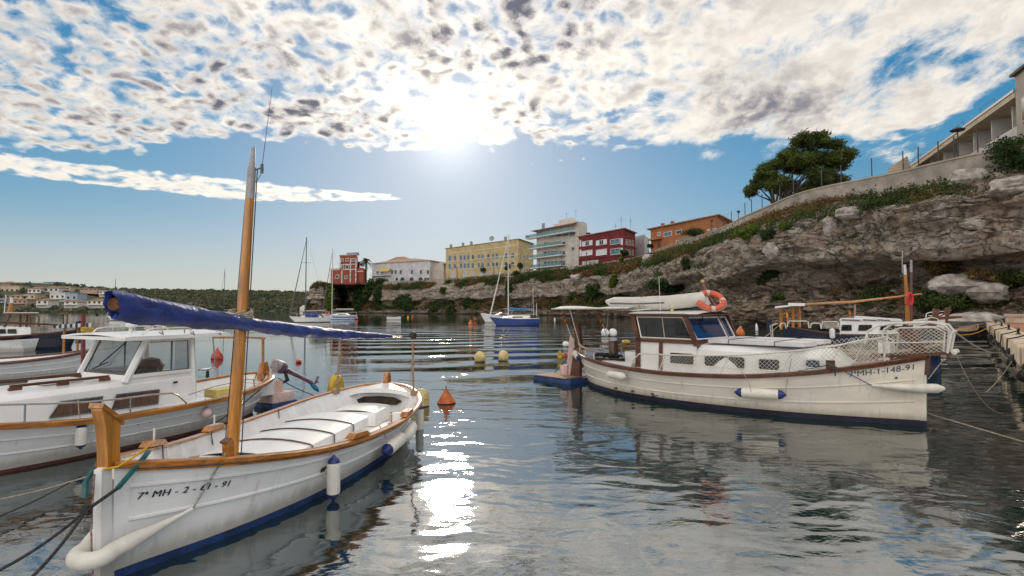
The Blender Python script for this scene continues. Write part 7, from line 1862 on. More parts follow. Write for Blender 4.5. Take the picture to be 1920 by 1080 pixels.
for k in range(14):
    a, b = aL.lerp(aR, k/14), aL.lerp(aR, (k+1)/14); up_ = Vector((0, 0, 0.05)); bk = px4(135, 604, y4+1.0)-px4(135, 604, y4-0.3)
    q = MB(); q.add([a, b, b+bk, a+bk, a-up_*2.2, b-up_*2.2], [(0, 1, 2, 3), (0, 4, 5, 1)]); q.build('awning_stripe', stm[k % 2], b4, smooth=False)
a, b = px4(-20, 603, y4-2.5), px4(108, 609, y4-0.9); q = MB(); q.tube([a, b], 0.03, 6); q.build('long_spar', M['mahog'], b4)
q = MB(); q.prism([(L4-0.1, .5), (L4+0.05, .5), (L4+0.1, 1.25), (L4-0.12, 1.2)], -0.04, 0.04); q.build('stem_post', M['varnish'], b4)
rope('thin mooring line from the striped awning boat to the water on its right', sag(w4(0, 0, 0.75), atz(235, 640, 0.1), 0.15), 0.010, M['drope'])

# ------------------------------------------------------------------ 5: navy cabin boat far left, 8: navy cabin boat right
def navy_boat(st, bw, label, name='cabin_boat', B=1.35, z=1.0, house=None, sh=None):
    r_, L_, w_ = boat_root(name, label, st, bw)
    h_ = Hull(L_, [(a, b*B/1.08) for a, b in HB], sh or [(a, b*z*1.35) for a, b in SH], wl=0.8, k=0.6, rs=0.3, rb=0.1)
    dress_hull(r_, h_, M['navy'], M['darkaf'], 0.08, M['mahog'], gw=(0.05, 0.09, 0.03, 0.05), strakes=(0.72,))
    h_.deck(lambda t: h_.z(t)-0.04, -0.04, t0=0.02, t1=0.98, crown=0.04).build('deck', M['white'], r_)
    return r_, L_, w_, h_
pA, pB = atz(147, 651, 0.0), Vector((-32.0, 23.0, 0))
b5, L5, w5, h5 = navy_boat((pA.x, pA.y), (pB.x, pB.y), 'navy hulled wooden cabin boat with white wheelhouse at the far left edge', z=0.95)
def loc(root, px, py, Y):
    p = aty(px, py, Y); return Matrix.Rotation(-root.rotation_euler.z, 3, 'Z') @ (p-Vector((root.location.x, root.location.y, 0)))
Y5 = 26.6
def panel(root, name, pxs, Y, m_, depth=0.0, smooth=False):
    """upright panel at depth Y from picture measurements, given real thickness"""
    pts = [loc(root, x, y, Y) for x, y in pxs]; n = len(pts); bk = loc(root, pxs[0][0], pxs[0][1], Y+depth)-pts[0]; bk.z = 0
    q = MB(); q.add(pts+[p+bk for p in pts], [tuple(range(n)), tuple(range(2*n-1, n-1, -1))]+[(i, (i+1) % n, n+(i+1) % n, n+i) for i in range(n)]); return q.build(name, m_, root, smooth=smooth)
panel(b5, 'cabin_side', [(-40, 630), (58, 630), (57, 613), (-40, 613)], Y5, M['white'], 1.7)
for a, b in ((-6, 11), (14, 31)): panel(b5, 'cabin_window', [(a, 625.5), (b, 625.5), (b-1, 617), (a, 617)], Y5-0.03, M['glassdark'], 0.02)
for a0, a1 in ((8, 20), (38, 38), (50, 51)):
    q = MB(); q.tube([loc(b5, a0, 613, Y5), loc(b5, a1, 589, Y5)], 0.055, 6); q.build('wheelhouse_post', M['mahog'], b5)
    q = MB(); q.tube([loc(b5, a0, 613, Y5+1.6), loc(b5, a1, 589, Y5+1.6)], 0.05, 6); q.build('wheelhouse_post', M['mahog'], b5)
panel(b5, 'wheelhouse_roof', [(4, 590), (76, 590), (74, 587), (6, 587)], Y5-0.2, M['mahog'], 2.0); panel(b5, 'roof_top', [(6, 586.9), (74, 586.9), (72, 586), (10, 586)], Y5-0.1, M['white'], 1.8)
panel(b5, 'stern_awning', [(55, 594), (86, 592.8), (86, 591.6), (55, 592.6)], Y5-0.1, M['teak'], 1.6)
for a in (57, 73):
    q = MB(); q.tube([loc(b5, a, 613, Y5), loc(b5, a, 593, Y5)], 0.03, 6); q.build('awning_post', M['mahog'], b5)
q = MB(); q.tube([loc(b5, 18, 588, Y5+0.4), loc(b5, 21.5, 568, Y5+0.4)], [0.11, 0.07], 8); q.build('mast_stump', M['varnish'], b5)
q = MB(); q.tube([loc(b5, 21.5, 568, Y5+0.4), loc(b5, 22, 558, Y5+0.4)], 0.06, 8); q.build('mast_cap', M['cleanwhite'], b5)
q = MB(); q.tube([loc(b5, 8, 588, Y5+0.2), loc(b5, 11, 553, Y5+0.2)], 0.022, 5); q.build('whip_aerial', M['rail'], b5)
for a in (119, 126):
    q = MB(); q.tube([loc(b5, a, 616, Y5+1.2), loc(b5, a, 588, Y5+1.2)], 0.035, 6); q.build('stern_post', M['mahog'], b5)
q = MB(); q.tube([loc(b5, 112, 588, Y5+1.2), loc(b5, 130, 587.5, Y5+1.2)], 0.035, 6); q.build('crossbar', M['mahog'], b5)
flag(b5, [loc(b5, 127, 589, Y5+1.2), loc(b5, 127.5, 598, Y5+1.2)], M['flagr'], M['flagy'], (0.06, 0.02), 0.12)
q = MB(); q.rbox((3.4, -0.6, 0.75), (4.4, 0.6, 1.2), 0.06); q.build('engine_hatch', M['white'], b5)
for k in range(4):
    q = MB(); q.lathe([(0.02, 0), (0.10, 0.05), (0.12, 0.2), (0.05, 0.34), (0.01, 0.36)], 10, (2.6+0.4*k, -0.3+0.1*k, 0.80)); q.build('net_float', M['canvas'] if k % 2 else M['black'], b5)
q = MB(); q.prism([(-0.1, 0.2), (0.12, 0.2), (0.14, 1.35), (-0.06, 1.4)], -0.06, 0.06); q.build('stern_stem', M['navy'], b5)
# dinghy at the left edge
p = atz(26, 658, 0); b6, L6, w6 = boat_root('rowing_dinghy', 'small white rowing dinghy lying in front of the navy boat at the left edge', (p.x+0.75, p.y), (p.x-2.2, p.y-0.3), 'dinghy')
h6 = Hull(L6, [(0,.55),(.2,.62),(.5,.62),(.8,.42),(1,.04)], [(0,.55),(.5,.48),(1,.62)], wl=0.75, k=0.25, rs=0.0, tuck=0.2)
dress_hull(b6, h6, M['hullwhite'], M['hullwhite'], 0.03, M['rail'], gw=(0.03, 0.04, 0.02, 0.02), strakes=(), lining=M['deckwhite'], sole=0.12)
q = MB(); q.grid([[h6.pt(0, 0.0, 1), h6.pt(0, h6.z(0), 1)], [h6.pt(0, 0, -1), h6.pt(0, h6.z(0), -1)]]); q.build('transom', M['hullwhite'], b6, smooth=False)
q = MB(); q.b2((1.0, -0.55, 0.36), (1.25, 0.55, 0.39)); q.build('thwart', M['teak'], b6, smooth=False)

# navy llaut right
YN = 32.0
pA, pB = aty(1462, 580, YN+0.8), aty(1752, 580, YN-1.2)
b8, L8, w8, h8 = navy_boat((pA.x, pA.y), (pB.x, pB.y), 'navy hulled cabin boat with white cabin and orange poles behind the cream boat', B=1.5, sh=[(0,1.02),(.15,.80),(.4,.56),(.65,.58),(.85,.82),(1,1.2)])
Yn = YN-1.35
panel(b8, 'cabin_side', [(1575, 628), (1700, 630), (1700, 606), (1690, 602), (1575, 601)], Yn, M['white'], 2.3)
panel(b8, 'cabin_roof', [(1573, 601), (1693, 602), (1690, 599.5), (1640, 597), (1578, 597)], Yn-0.05, M['white'], 2.4)
panel(b8, 'roof_hatch', [(1600, 597), (1690, 600), (1690, 598.5), (1604, 592.5)], Yn+0.4, M['canvas'], 1.5)
for a in ((1577,620,1597,609),(1609,620,1635,609),(1650,619,1683,610)):
    panel(b8, 'cabin_window', [(a[0], a[1]), (a[2], a[1]), (a[2]-(5 if a[0] > 1640 else 0), a[3]), (a[0]+2, a[3])], Yn-0.04, M['glassdark'], 0.02)
q = MB(); q.lathe([(0.01, 0), (0.13, 0.01), (0.13, 0.03), (0.01, 0.03)], 14, loc(b8, 1696, 612, Yn-0.02), (0, -1, 0)); q.build('porthole', M['glassdark'], b8)
for (a, b) in ((1578, 1612), (1618, 1643), (1645, 1668)):
    q = MB(); q.tube([loc(b8, a, 599.5, Yn-0.05), loc(b8, b, 600.5, Yn-0.05)], 0.035, 6); q.build('hand_rail', M['mahog'], b8)
for (px, pt, pb) in ((1464.5,573,618),(1487,573,614),(1498.5,572,614),(1603,571,598)):
    q = MB(); q.tube([loc(b8, px, pb, Yn+0.9), loc(b8, px, pt, Yn+0.9)], 0.085 if px < 1600 else 0.05, 7); q.build('awning_post', M['mastwood'] if px < 1600 else M['teak'], b8)
panel(b8, 'awning_board', [(1453, 578), (1482, 574.5), (1482, 571.5), (1453, 574.5)], Yn-0.2, M['white'], 1.6)
panel(b8, 'awning_board', [(1478, 574), (1509, 573.5), (1509, 568.5), (1478, 568)], Yn+0.1, M['white'], 1.8)
flag(b8, [loc(b8, 1474, 577, Yn+0.2), loc(b8, 1473, 600, Yn+0.2)], M['flagr'], M['flagy'], (0.12, 0.0), 0.3)
flag(b8, [loc(b8, 1592, 581, Yn+1.6), loc(b8, 1591, 590, Yn+1.6)], M['orange'], M['orange'], (0.1, 0), 0.2)
q = MB(); q.tube([loc(b8, 1703.5, 628, Yn+1.1), loc(b8, 1697.5, 515, Yn+1.1)], [0.13, 0.09], 8); q.build('mast', M['mastwood'], b8)
q = MB(); q.tube([loc(b8, 1697.5, 515, Yn+1.1), loc(b8, 1696, 496, Yn+1.1)], [0.085, 0.07], 8); q.build('mast_head', M['cleanwhite'], b8)
q = MB(); q.tube([loc(b8, 1709, 628, Yn+0.7), loc(b8, 1708.5, 510, Yn+0.7)], [0.085, 0.07], 8); q.build('second_mast', M['mahog'], b8)
q = MB(); q.tube([loc(b8, 1708.5, 510, Yn+0.7), loc(b8, 1708.5, 487, Yn+0.7)], [0.07, 0.06], 8); q.build('mast_head', M['greyplastic'], b8)
q = MB(); q.tube([loc(b8, 1693, 512, Yn+1.1), loc(b8, 1691.5, 510, Yn+1.1), loc(b8, 1692, 470, Yn+1.1)], 0.015, 5); q.build('whip_aerial', M['rail'], b8)
q = MB(); q.tube([loc(b8, 1500, 571, Yn+0.9), loc(b8, 1600, 566, Yn+0.9), loc(b8, 1728, 551, Yn+0.9)], [0.06, 0.075, 0.04], 7); q.build('yard', M['mastwood'], b8)
q = MB(); q.tube([loc(b8, 1596, 577, Yn+1.0), loc(b8, 1700, 570.5, Yn+1.0)], 0.02, 5); q.build('stay', M['drope'], b8)
for (x0, x1, zt, zb) in ((1462,1474,606,614),(1476,1517,602,613),(1519,1540,606,615),(1540,1574,603,616)):
    for dpt in (0.0,):
        q = MB(); q.tube([loc(b8, x0, zb, Yn-0.05), loc(b8, x0+2, zt+1, Yn-0.05), loc(b8, x0+5, zt, Yn-0.05), loc(b8, x1-5, zt, Yn-0.05), loc(b8, x1-2, zt+1, Yn-0.05), loc(b8, x1, zb+2, Yn-0.05)], 0.03, 6); q.build('side_rail', M['rail'], b8)
q = MB()
for k in range(34):
    x = 1540+k; 
    if k % 2 == 0: q.tube([loc(b8, x, 616, Yn), loc(b8, min(1573, x+9), 604, Yn)], 0.008, 3, cap=False); q.tube([loc(b8, min(1573, x+9), 616, Yn), loc(b8, x, 604, Yn)], 0.008, 3, cap=False)
q.build('netting', M['net'], b8, smooth=False)
q = MB()
for k in range(5):
    q.tube([loc(b8, 1704+k*1, 609-k*2.0, Yn+0.3*k), loc(b8, 1752, 604-k*2.0, Yn+0.3*k)], 0.028, 6)
q.tube([loc(b8, 1704, 612, Yn), loc(b8, 1706, 604, Yn), loc(b8, 1748, 595, Yn), loc(b8, 1758, 598, Yn), loc(b8, 1759, 608, Yn)], 0.035, 6)
q.build('pulpit_rail', M['rail'], b8)
q = MB(); q.prism([(L8-0.25, 0.6), (L8-0.05, 0.6), (L8+0.25, 2.0), (L8-0.05, 2.05)], -0.08, 0.08); q.build('stem_post', M['mahog'], b8)
q = MB(); q.prism([(L8-0.3, 1.35), (L8+1.3, 1.5), (L8+1.3, 1.62), (L8-0.3, 1.55)], -0.1, 0.1); q.build('bowsprit', M['mahog'], b8)
q = MB(); q.tube([(-0.1, 0.25, 0.1), (-0.45, 0.25, 0.15), (-0.5, 0.25, 1.0), (-0.15, 0.25, 1.15)], 0.03, 6); q.tube([(-0.1, -0.25, 0.1), (-0.45, -0.25, 0.15), (-0.5, -0.25, 1.0), (-0.15, -0.25, 1.15)], 0.03, 6); q.build('stern_ladder', M['rail'], b8)
for px, w_, lab in ((1560.5, 616, 'white fender hanging amidships on the navy boat behind the cream boat'), (1659, 621, 'white fender hanging forward on the navy boat behind the cream boat')):
    a, b = aty(px, w_-0, Yn-0.25), aty(px, w_+19, Yn-0.25)
    fender(lab, (a, b), 0.14, M['cleanwhite'], M['cleanwhite'] if px < 1600 else M['fblue'], [a, a+Vector((0, 0.05, 0.3))])
rl = thing('life_ring', 'small red life ring on the mast of the navy boat behind the cream boat', 'life ring', aty(1706, 561, Yn+0.55))
q = MB(); q.tube([(0.30*math.cos(R(k*15))*0.45, 0.0, 0.34*math.sin(R(k*15))) for k in range(25)], 0.085, 8, cap=False); q.build('ring', mat('red_ring_plastic', (0.6, 0.03, 0.03), 0.5, 0.1, 6), rl)
rope('pale stern line of the navy boat running down to the water on the left', sag(w8(0.1, 0, 1.2), atz(1400, 655, 0), 0.1), 0.02, M['rope'])
q = MB(); q.tube([(0, 0, -1), (0, 0, 1.35)], [0.16, 0.15], 9); o = q.build('mooring_pile', M['darkaf']); pp = atz(1443, 640, 0); o.location = pp; tag(o, 'dark mooring pile standing at the stern of the navy boat', 'pile')

# ------------------------------------------------------------------ boat bow behind + dark skiff
p = aty(1700, 580, 39); b9, L9, w9 = boat_root('cabin_boat', 'white boat with bow rails half hidden behind the navy boat', (p.x-4, 40.0), (aty(1772, 580, 38).x, 38.0))
h9 = Hull(L9, [(a, b*1.2) for a, b in HB], [(a, b*1.9) for a, b in SH], wl=0.8, k=0.5)
dress_hull(b9, h9, M['hullwhite'], M['navy'], 0.1, M['mahog'], strakes=()); h9.deck(lambda t: h9.z(t)-0.05, -0.04, crown=0.1).build('deck', M['white'], b9)
q = MB(); q.tube([loc(b9, 1736, 596, 38.5), loc(b9, 1737, 588, 38.5), loc(b9, 1742, 586, 38.5), loc(b9, 1772, 583.5, 38.5), loc(b9, 1776, 586, 38.5), loc(b9, 1776, 592, 38.5)], 0.035, 6); q.tube([loc(b9, 1741, 592, 38.5), loc(b9, 1774, 590, 38.5)], 0.025, 5); q.build('pulpit_rail', M['rail'], b9)
q = MB(); q.prism([(L9-0.2, 0.6), (L9, 0.6), (L9+0.35, 2.2), (L9, 2.1)], -0.07, 0.07); q.build('stem_post', M['mahog'], b9)
p = atz(1795, 634, 0); b10, L10, w10 = boat_root('skiff', 'low dark open skiff moored at the far end of the quay', (p.x-1.4, p.y), (p.x+2.3, p.y+1.0), 'boat')
h10 = Hull(L10, [(a, b*0.75) for a, b in HB], [(a, b*1.0) for a, b in SH], wl=0.8, k=0.3)
dress_hull(b10, h10, mat('dark_weathered_planks', (0.05, 0.048, 0.05), 0.7, 0.2, 4), M['darkaf'], 0.05, M['teak'], strakes=(0.6,), lining=M['teak'], sole=0.15)
p = atz(1757, 702, 0); b11, L11, w11 = boat_root('moored_boat', 'dark navy bow of a boat mostly hidden behind the bow of the cream boat', (p.x-2.6, p.y+3.9), (p.x+0.12, p.y+0.0), 'boat')
h11 = Hull(L11, [(a, b*0.8) for a, b in HB], [(a, b*1.0) for a, b in SH], wl=0.8, k=0.3)
dress_hull(b11, h11, M['navy'], M['darkaf'], 0.06, M['teak'], strakes=()); h11.deck(lambda t: h11.z(t)-0.05, -0.04).build('deck', M['white'], b11)

# ------------------------------------------------------------------ distant sailing yachts
def yacht(label, pxs, pxb, Y, fb, hullm, mast_px, mast_py, cover=None, boom=1, B=None, cabin=True, name='sailboat', boot=None, stripe=None, fur=None, mastm=None, dy=0.6, deckm=None, spread=(0.55,)):
    A, Bp = aty(pxs, 580, Y+dy), aty(pxb, 580, Y-dy)
    r_, L_, w_ = boat_root(name, label, (A.x, A.y), (Bp.x, Bp.y), 'sailboat')
    h_ = Hull(L_, [(0,.55),(.15,.8),(.4,1.0),(.6,.92),(.8,.55),(.93,.2),(1,.03)], [(0,fb*.85),(.4,fb*.85),(.8,fb),(1,fb*1.12)], wl=0.82, k=0.4, rs=-0.0, rb=0.9, tuck=0.3)
    h_.hb = pchip([0,.15,.4,.6,.8,.93,1], [c*(B or L_*0.15) for c in (.55,.8,1.0,.92,.55,.2,.03)])
    dress_hull(r_, h_, hullm, boot or M['blue_af'], 0.06, M['rail'], gw=(0.02, 0.04, 0.03, 0.02), strakes=())
    q = MB(); q.grid([[h_.pt(0, 0.0, 1), h_.pt(0, h_.z(0), 1)], [h_.pt(0, 0, -1), h_.pt(0, h_.z(0), -1)]]); q.build('transom', hullm, r_, smooth=False)
    h_.deck(lambda t: h_.z(t)-0.02, -0.02, t0=0.0, t1=0.98, crown=0.05).build('deck', M['white'], r_)
    xm = None
    mt = aty(mast_px, mast_py, Y); u_ = (Vector((mt.x, mt.y))-Vector((A.x, A.y))); xm = u_.dot(Vector((Bp.x-A.x, Bp.y-A.y)).normalized())
    zd = h_.z(0.5)
    if cabin:
        q = MB(); hw = h_.hb(0.5)*0.6
        rows = [[Vector((x, -hw*s_, zd-0.03)), Vector((x, -hw*s_*0.85, zd+hh)), Vector((x, 0, zd+hh+0.06)), Vector((x, hw*s_*0.85, zd+hh)), Vector((x, hw*s_, zd-0.03))] for x, s_, hh in ((L_*.22,1,.10),(L_*.30,1,.36),(L_*.5,1,.36),(L_*.70,.6,.18),(L_*.76,.45,.0))]
        q.grid(rows); ct = q.build('cabin_top', M['white'], r_)
        for s_ in (-1, 1):
            q = MB(); q.b2((L_*.34, s_*hw*0.93-0.02, zd+0.12), (L_*.54, s_*hw*0.93+0.02, zd+0.26)); q.build('cabin_window', M['glassdark'], r_, smooth=False)
    if mast_py is not None:
        mm_ = mastm or M['dgrey']
        q = MB(); q.tube([(xm, 0, zd), (xm, 0, mt.z)], [0.09, 0.065], 7); ms = q.build('mast', mm_, r_)
        for f in spread:
            q = MB(); zz = zd+(mt.z-zd)*f; q.tube([(xm+0.05, -0.75, zz+0.05), (xm, 0, zz), (xm+0.05, 0.75, zz+0.05)], 0.03, 5); q.tube([(xm-0.7, 0, zz), (xm+0.7, 0, zz+0.02)], 0.018, 4); q.build('spreader', mm_, ms)
        q = MB(); zt = mt.z-0.1
        q.tube([(xm, 0, zt), (0.1, 0, h_.z(0))], 0.012, 3, cap=False)
        for s_ in (-1, 1): q.tube([(xm, 0, zt), (xm, s_*h_.hb(xm/L_)*0.95, zd)], 0.012, 3, cap=False)
        q.build('rigging', M['dgrey'], r_)
        q = MB(); q.tube([(L_*0.985, 0, h_.z(1)), (xm, 0, mt.z-0.4)], [0.10, 0.035] if fur else [0.035, 0.03], 6); q.build('furled_headsail' if fur else 'forestay', fur or mm_, r_)
        zb = zd+1.05; q = MB(); q.tube([(xm-0.05, 0, zb), (L_*0.10, 0, zb+0.08)], 0.05, 6); q.build('boom', M['rail'], r_)
        if cover:
            q = MB(); q.tube([(xm-0.02, 0, zb+0.55), (xm-0.15, 0, zb+0.22), (xm-1.0, 0, zb+0.12), ((xm+L_*.1)/2, 0, zb+0.14), (L_*0.12, 0, zb+0.16)], [0.08, 0.20, 0.19, 0.16, 0.08], 8); q.build('sail_cover', cover, r_)
    for s_ in (-1, 1):
        q = MB(); q.tube([h_.pt(t, h_.z(t), s_, -0.06)+Vector((0, 0, 0.55)) for t in np.linspace(0.02, 0.97, 12)], 0.014, 4)
        for t in np.linspace(0.02, 0.97, 7): a = h_.pt(t, h_.z(t), s_, -0.06); q.tube([a, a+Vector((0, 0, 0.55))], 0.014, 4)
        q.build('guard_rail', M['rail'], r_)
    return r_, L_, h_, w_
r_, L_, h_, w_ = yacht('white sailboat with dark mast and blue sprayhood, left of the red tower', 619, 542, 82, 0.85, M['hullwhite'], 574, 445, mastm=M['dgrey'], boot=M['darkaf'], fur=M['dgrey'], spread=(0.33, 0.68), dy=1.5)
q = MB(); q.rbox((L_*0.30, -0.8, 0.85), (L_*0.62, 0.8, 1.5), 0.15); q.build('sprayhood', M['sailblue'], r_)
q = MB(); q.tube([(0.2+0.28*math.cos(R(k*20)), -0.9, 1.35+0.28*math.sin(R(k*20))) for k in range(19)], 0.09, 6, cap=False); q.build('horseshoe_buoy', M['lifeorange'], r_)
r_, L_, h_, w_ = yacht('white sailboat with blue topsides and tall pale mast lying against the headland', 670, 603, 106, 0.95, mat('pale_blue_hull', (0.55, 0.62, 0.72), 0.3, 0.05, 1), 624, 466, mastm=M['rail'], boot=M['fblue'], fur=M['dgrey'], spread=(0.55,), dy=1.0)
q = MB(); q.tube([(0.8, 0, 2.1), (L_*0.60, 0, 2.1)], 0.06, 6); q.build('boom', M['rail'], r_)
for s_ in (-1, 1): h_.band(lambda t: h_.z(t)*0.55, [(0.005, 0.09), (0.016, 0.08), (0.016, -0.08), (0.005, -0.09)], s_, 0.02, 0.7).build('blue_stripe', M['fblue'], r_)
r_, L_, h_, w_ = yacht('dark blue sailboat with bright blue boom cover in the middle of the harbour', 1010, 917, 68, 0.95, mat('royal_blue_hull', (0.015, 0.055, 0.27), 0.25, 0.1, 1, coat=0.4), 953, 440, cover=M['skyblue'], mastm=M['rail'], boot=M['darkaf'], fur=M['rail'], spread=(0.5,), dy=0.4)
for px, pt in ((1000.5, 540), (1006, 569)):
    a = loc(r_, px, 592, 68); b = loc(r_, px-1.5 if px < 1003 else px, pt, 68); q = MB(); q.tube([a, b], 0.045 if px > 1003 else 0.03, 5); q.build('stern_pole', M['rail'], r_)
q = MB(); q.rbox((1.2, -0.5, 0.8), (2.6, 0.5, 1.25), 0.08); q.build('cockpit_coaming', M['white'], r_)
# small motor cruiser behind the blue yacht
A, Bp = aty(962, 580, 84), aty(901, 580, 80)
r_, L_, w_ = boat_root('motorboat', 'white motorboat with dark bimini behind the bow of the dark blue sailboat', (A.x, A.y), (Bp.x, Bp.y))
h_ = Hull(L_, [(0,.9),(.3,1.0),(.6,.95),(.85,.5),(1,.04)], [(0,.85),(.5,1.0),(1,1.3)], wl=0.7, k=0.4, rb=0.9, rs=0)
dress_hull(r_, h_, M['hullwhite'], M['hullwhite'], 0.05, M['rail'], strakes=()); h_.deck(lambda t: h_.z(t)-0.02, -0.02, t0=0, crown=0.15).build('deck', M['white'], r_)
q = MB(); q.grid([[Vector((x, -0.7*s_, z0)), Vector((x, -0.5*s_, z1)), Vector((x, 0.5*s_, z1)), Vector((x, 0.7*s_, z0))] for x, s_, z0, z1 in ((1.5,1,.9,1.3),(2.2,1,.95,1.55),(3.4,.9,1.0,1.15))]); q.build('windscreen', M['glassdark'], r_)
q = MB(); q.rbox((0.6, -0.8, 1.95), (2.3, 0.8, 2.05), 0.05, 0.08); bi = q.build('bimini', M['mahog'], r_)
for x in (0.7, 2.2):
    for s_ in (-1, 1): q = MB(); q.tube([(x+0.4*(1 if x < 1 else -1), s_*0.8, 0.95), (x, s_*0.75, 1.96)], 0.025, 5); q.build('bimini_frame', M['rail'], r_)
# distant yacht behind the blue sail cover, small cruiser, far rowing boat
yacht('distant white sailboat whose thin mast rises above the blue sail cover', 436, 408, 150, 0.9, M['hullwhite'], 421.5, 505, mastm=M['dgrey'], boot=M['redaf'], spread=(), dy=1)
r_, L_, h_, w_ = yacht('small white cabin sailboat with outboard near the left hillside shore', 244, 200, 95, 0.75, M['hullwhite'], 214, 552, mastm=M['rail'], boot=M['darkaf'], spread=(), dy=0.2)
q = MB(); q.lathe([(0.1, 0), (0.25, 0.1), (0.22, 0.5), (0.05, 0.6)], 10, (-0.25, 0, 0.7)); q.tube([(-0.25, 0, 0.75), (-0.3, 0, -0.3)], 0.09, 6); q.build('outboard_motor', M['purple'], r_)
p = atz(738, 599.5, 0); r_, L_, w_ = boat_root('rowing_dinghy', 'tiny white rowing boat floating before the brown headland cliff', (p.x-1.3, p.y+.3), (p.x+1.4, p.y), 'dinghy')
h_ = Hull(L_, [(0,.5),(.3,.62),(.6,.6),(.85,.35),(1,.04)], [(0,.5),(.5,.45),(1,.6)], wl=0.75, k=0.2, rs=0)
dress_hull(r_, h_, M['hullwhite'], M['hullwhite'], 0.03, M['rail'], strakes=(), lining=M['deckwhite'], sole=0.1)
q = MB(); q.grid([[h_.pt(0, 0.0, 1), h_.pt(0, h_.z(0), 1)], [h_.pt(0, 0, -1), h_.pt(0, h_.z(0), -1)]]); q.build('transom', M['hullwhite'], r_, smooth=False)

# ================================================================== BUOYS
def buoy(px, py_w, py_t, wpx, shape, m_, lab, ring=True, tilt=0.0):
    p = atz(px, py_w, 0.0); k = p.y/1000; r = wpx*k/2; h = (py_w-py_t)*k
    root = thing('mooring_buoy', lab, 'buoy', p, random.uniform(0, 6))
    root.rotation_euler = (tilt, tilt*0.6, root.rotation_euler.z)
    if shape == 'ball': prof = [(r*math.cos(R(a)), h/2*0.92+h/2*1.08*math.sin(R(a))) for a in range(-85, 88, 12)]; eye = 0.12
    elif shape == 'cone': prof = [(r*.45, -r*.55), (r*.9, -r*.12), (r, 0.06*h), (r*0.97, .12*h), (r*0.62, .45*h), (r*0.30, .76*h), (r*.14, .92*h), (r*.10, h)]
    elif shape == 'drop': prof = [(r*.3, -r*.8), (r*.85, -r*.25), (r, .18*h), (r*.88, .40*h), (r*.55, .66*h), (r*.24, .88*h), (r*.12, h)]
    elif shape == 'barrel': prof = [(r*.7, -r*.6), (r*.93, -.05*h), (r, .12*h), (r*1.0, .28*h), (r*.90, .50*h), (r*.80, .72*h), (r*.66, .86*h), (r*.40, .97*h), (r*.1, h)]
    elif shape == 'dome': prof = [(r*.9, -r*.7), (r, -.05*h), (r, .42*h), (r*.95, .6*h), (r*.78, .8*h), (r*.45, .95*h), (r*.12, h)]
    elif shape == 'float': prof = [(r*.3, -r), (r*.9, -.2*h), (r, .2*h), (r*.9, .55*h), (r*.5, .85*h), (r*.2, .95*h), (r*.18, h)]
    q = MB(); q.lathe(prof, 24 if wpx > 15 else 14); q.build('body', m_, root)
    if wpx > 9:
        q = MB(); q.lathe([(r*1.012, 0.0), (r*1.016, .02*h), (r*1.012, .045*h)], 24); q.build('weed_line', M['algae'], root)
        q = MB(); zt = prof[-1][1]; q.tube([(r*.10*math.cos(R(a)), 0, zt+r*.10+r*.10*math.sin(R(a))) for a in range(-90, 271, 30)], r*.035, 5, cap=False); q.build('eye', M['dgrey'], root)
    if shape == 'barrel':
        for f in (.20, .34, .48, .62):
            rr = float(np.interp(f*h, [p_[1] for p_ in prof], [p_[0] for p_ in prof])); q = MB(); q.lathe([(rr*.99, f*h-.02*h), (rr*1.025, f*h), (rr*.985, f*h+.02*h)], 24); q.build('ridge', m_, root)
    if shape == 'dome':
        q = MB(); q.lathe([(r*1.003, .40*h), (r*1.02, .42*h), (r*1.003, .44*h)], 24); q.build('seam', M['yellow'], root)
    return root
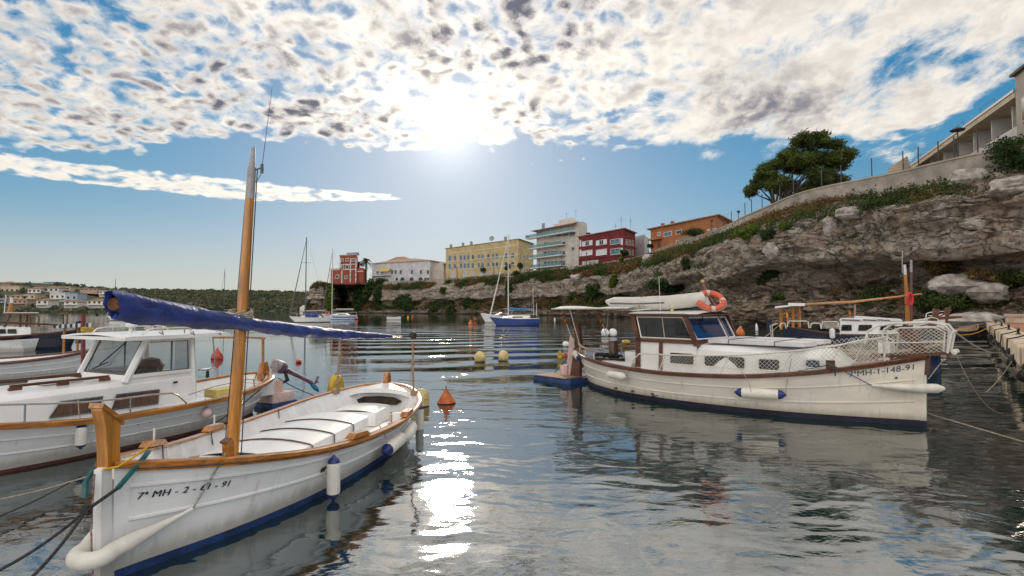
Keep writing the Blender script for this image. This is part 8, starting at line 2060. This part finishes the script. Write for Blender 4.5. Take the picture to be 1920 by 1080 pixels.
for a in [
 (630,738,703,31,'barrel','yellow','big ribbed yellow barrel buoy beyond the stern of the near boat'),
 (788,761,729,33,'dome','oldwhite','weathered white dome buoy right beside the stern of the near boat'),
 (837,756,728,34,'cone','orange','bright orange cone buoy right of the near boat stern'),
 (900,679,659,22,'ball','oldwhite','left of the two weathered yellowish white ball buoys in mid harbour'),
 (943.5,677,657,20,'ball','oldwhite','right of the two weathered yellowish white ball buoys in mid harbour'),
 (407,673,653,21,'drop','redbuoy','faded red drop shaped buoy left of the tan mast'),
 (1135,631,616,15,'ball','cleanwhite','left one of the touching pair of clean white ball buoys beyond the cream boat'),
 (1149.5,631,616,15,'ball','cleanwhite','right one of the touching pair of clean white ball buoys beyond the cream boat'),
 (1174,645,637,16,'ball','yellow','half sunk yellow ball buoy seen over the cockpit of the cream boat'),
 (1061,650,640,12.5,'ball','cleanwhite','small white ball buoy left of the stern post of the cream boat'),
 (1049.5,671,656,10,'float','yellow','small yellow float beside the platform of the cream boat'),
 (1388,629,611,16,'drop','orange','bright orange drop buoy right of the wheelhouse of the cream boat'),
 (882,608,599,9,'cone','orange','small orange cone buoy left of the dark blue sailboat'),
 (890.5,602,595.5,6.5,'ball','redbuoy','small red ball buoy nearest the bow of the white motorboat'),
 (765,596,591,5,'cone','yellow','tiny yellow buoy before the headland cliff'),
 (773,596,592,3.5,'float','redbuoy','tiny red float before the headland cliff'),
 (668,599,595,7,'ball','redbuoy','small red buoy at the stern of the pale blue sailboat'),
 (560,680,674,11,'ball','redbuoy','small brownish red float beyond the tilted outboard'),
 (455,659,652,8,'ball','algae','small dark float just right of the tan mast'),
 (389,703,693,6,'float','algae','tiny dark float left of the tan mast below the red buoy'),
 (170,630,623.5,6.5,'ball','yellow','small yellow float right of the striped awning'),
 (182,591,588,5,'ball','algae','tiny dark float left of the small white cabin sailboat'),
 (253,602,598.5,6,'ball','redbuoy','tiny dark red float right of the small white cabin sailboat'),
 (1419,618,606,5,'float','cleanwhite','slim white float left of the navy boat'),
 (1040,600,595.5,3,'float','cleanwhite','tiny white float right of the dark blue sailboat')]:
    buoy(*(a[:5]+(M[a[5]], a[6])), tilt=random.uniform(-0.06, 0.06))
# red ball fender at the stern of the cream boat
ball_fender('small red ball fender tied to the stern of the cream cabin boat', w2(-0.25, -0.30, 0.72), 0.075, M['redbuoy'], [w2(-0.25, -0.30, 0.8), w2(-0.1, -0.1, 1.1)])

# ------------------------------------------------------------------ render defaults
S.render.engine = 'CYCLES'
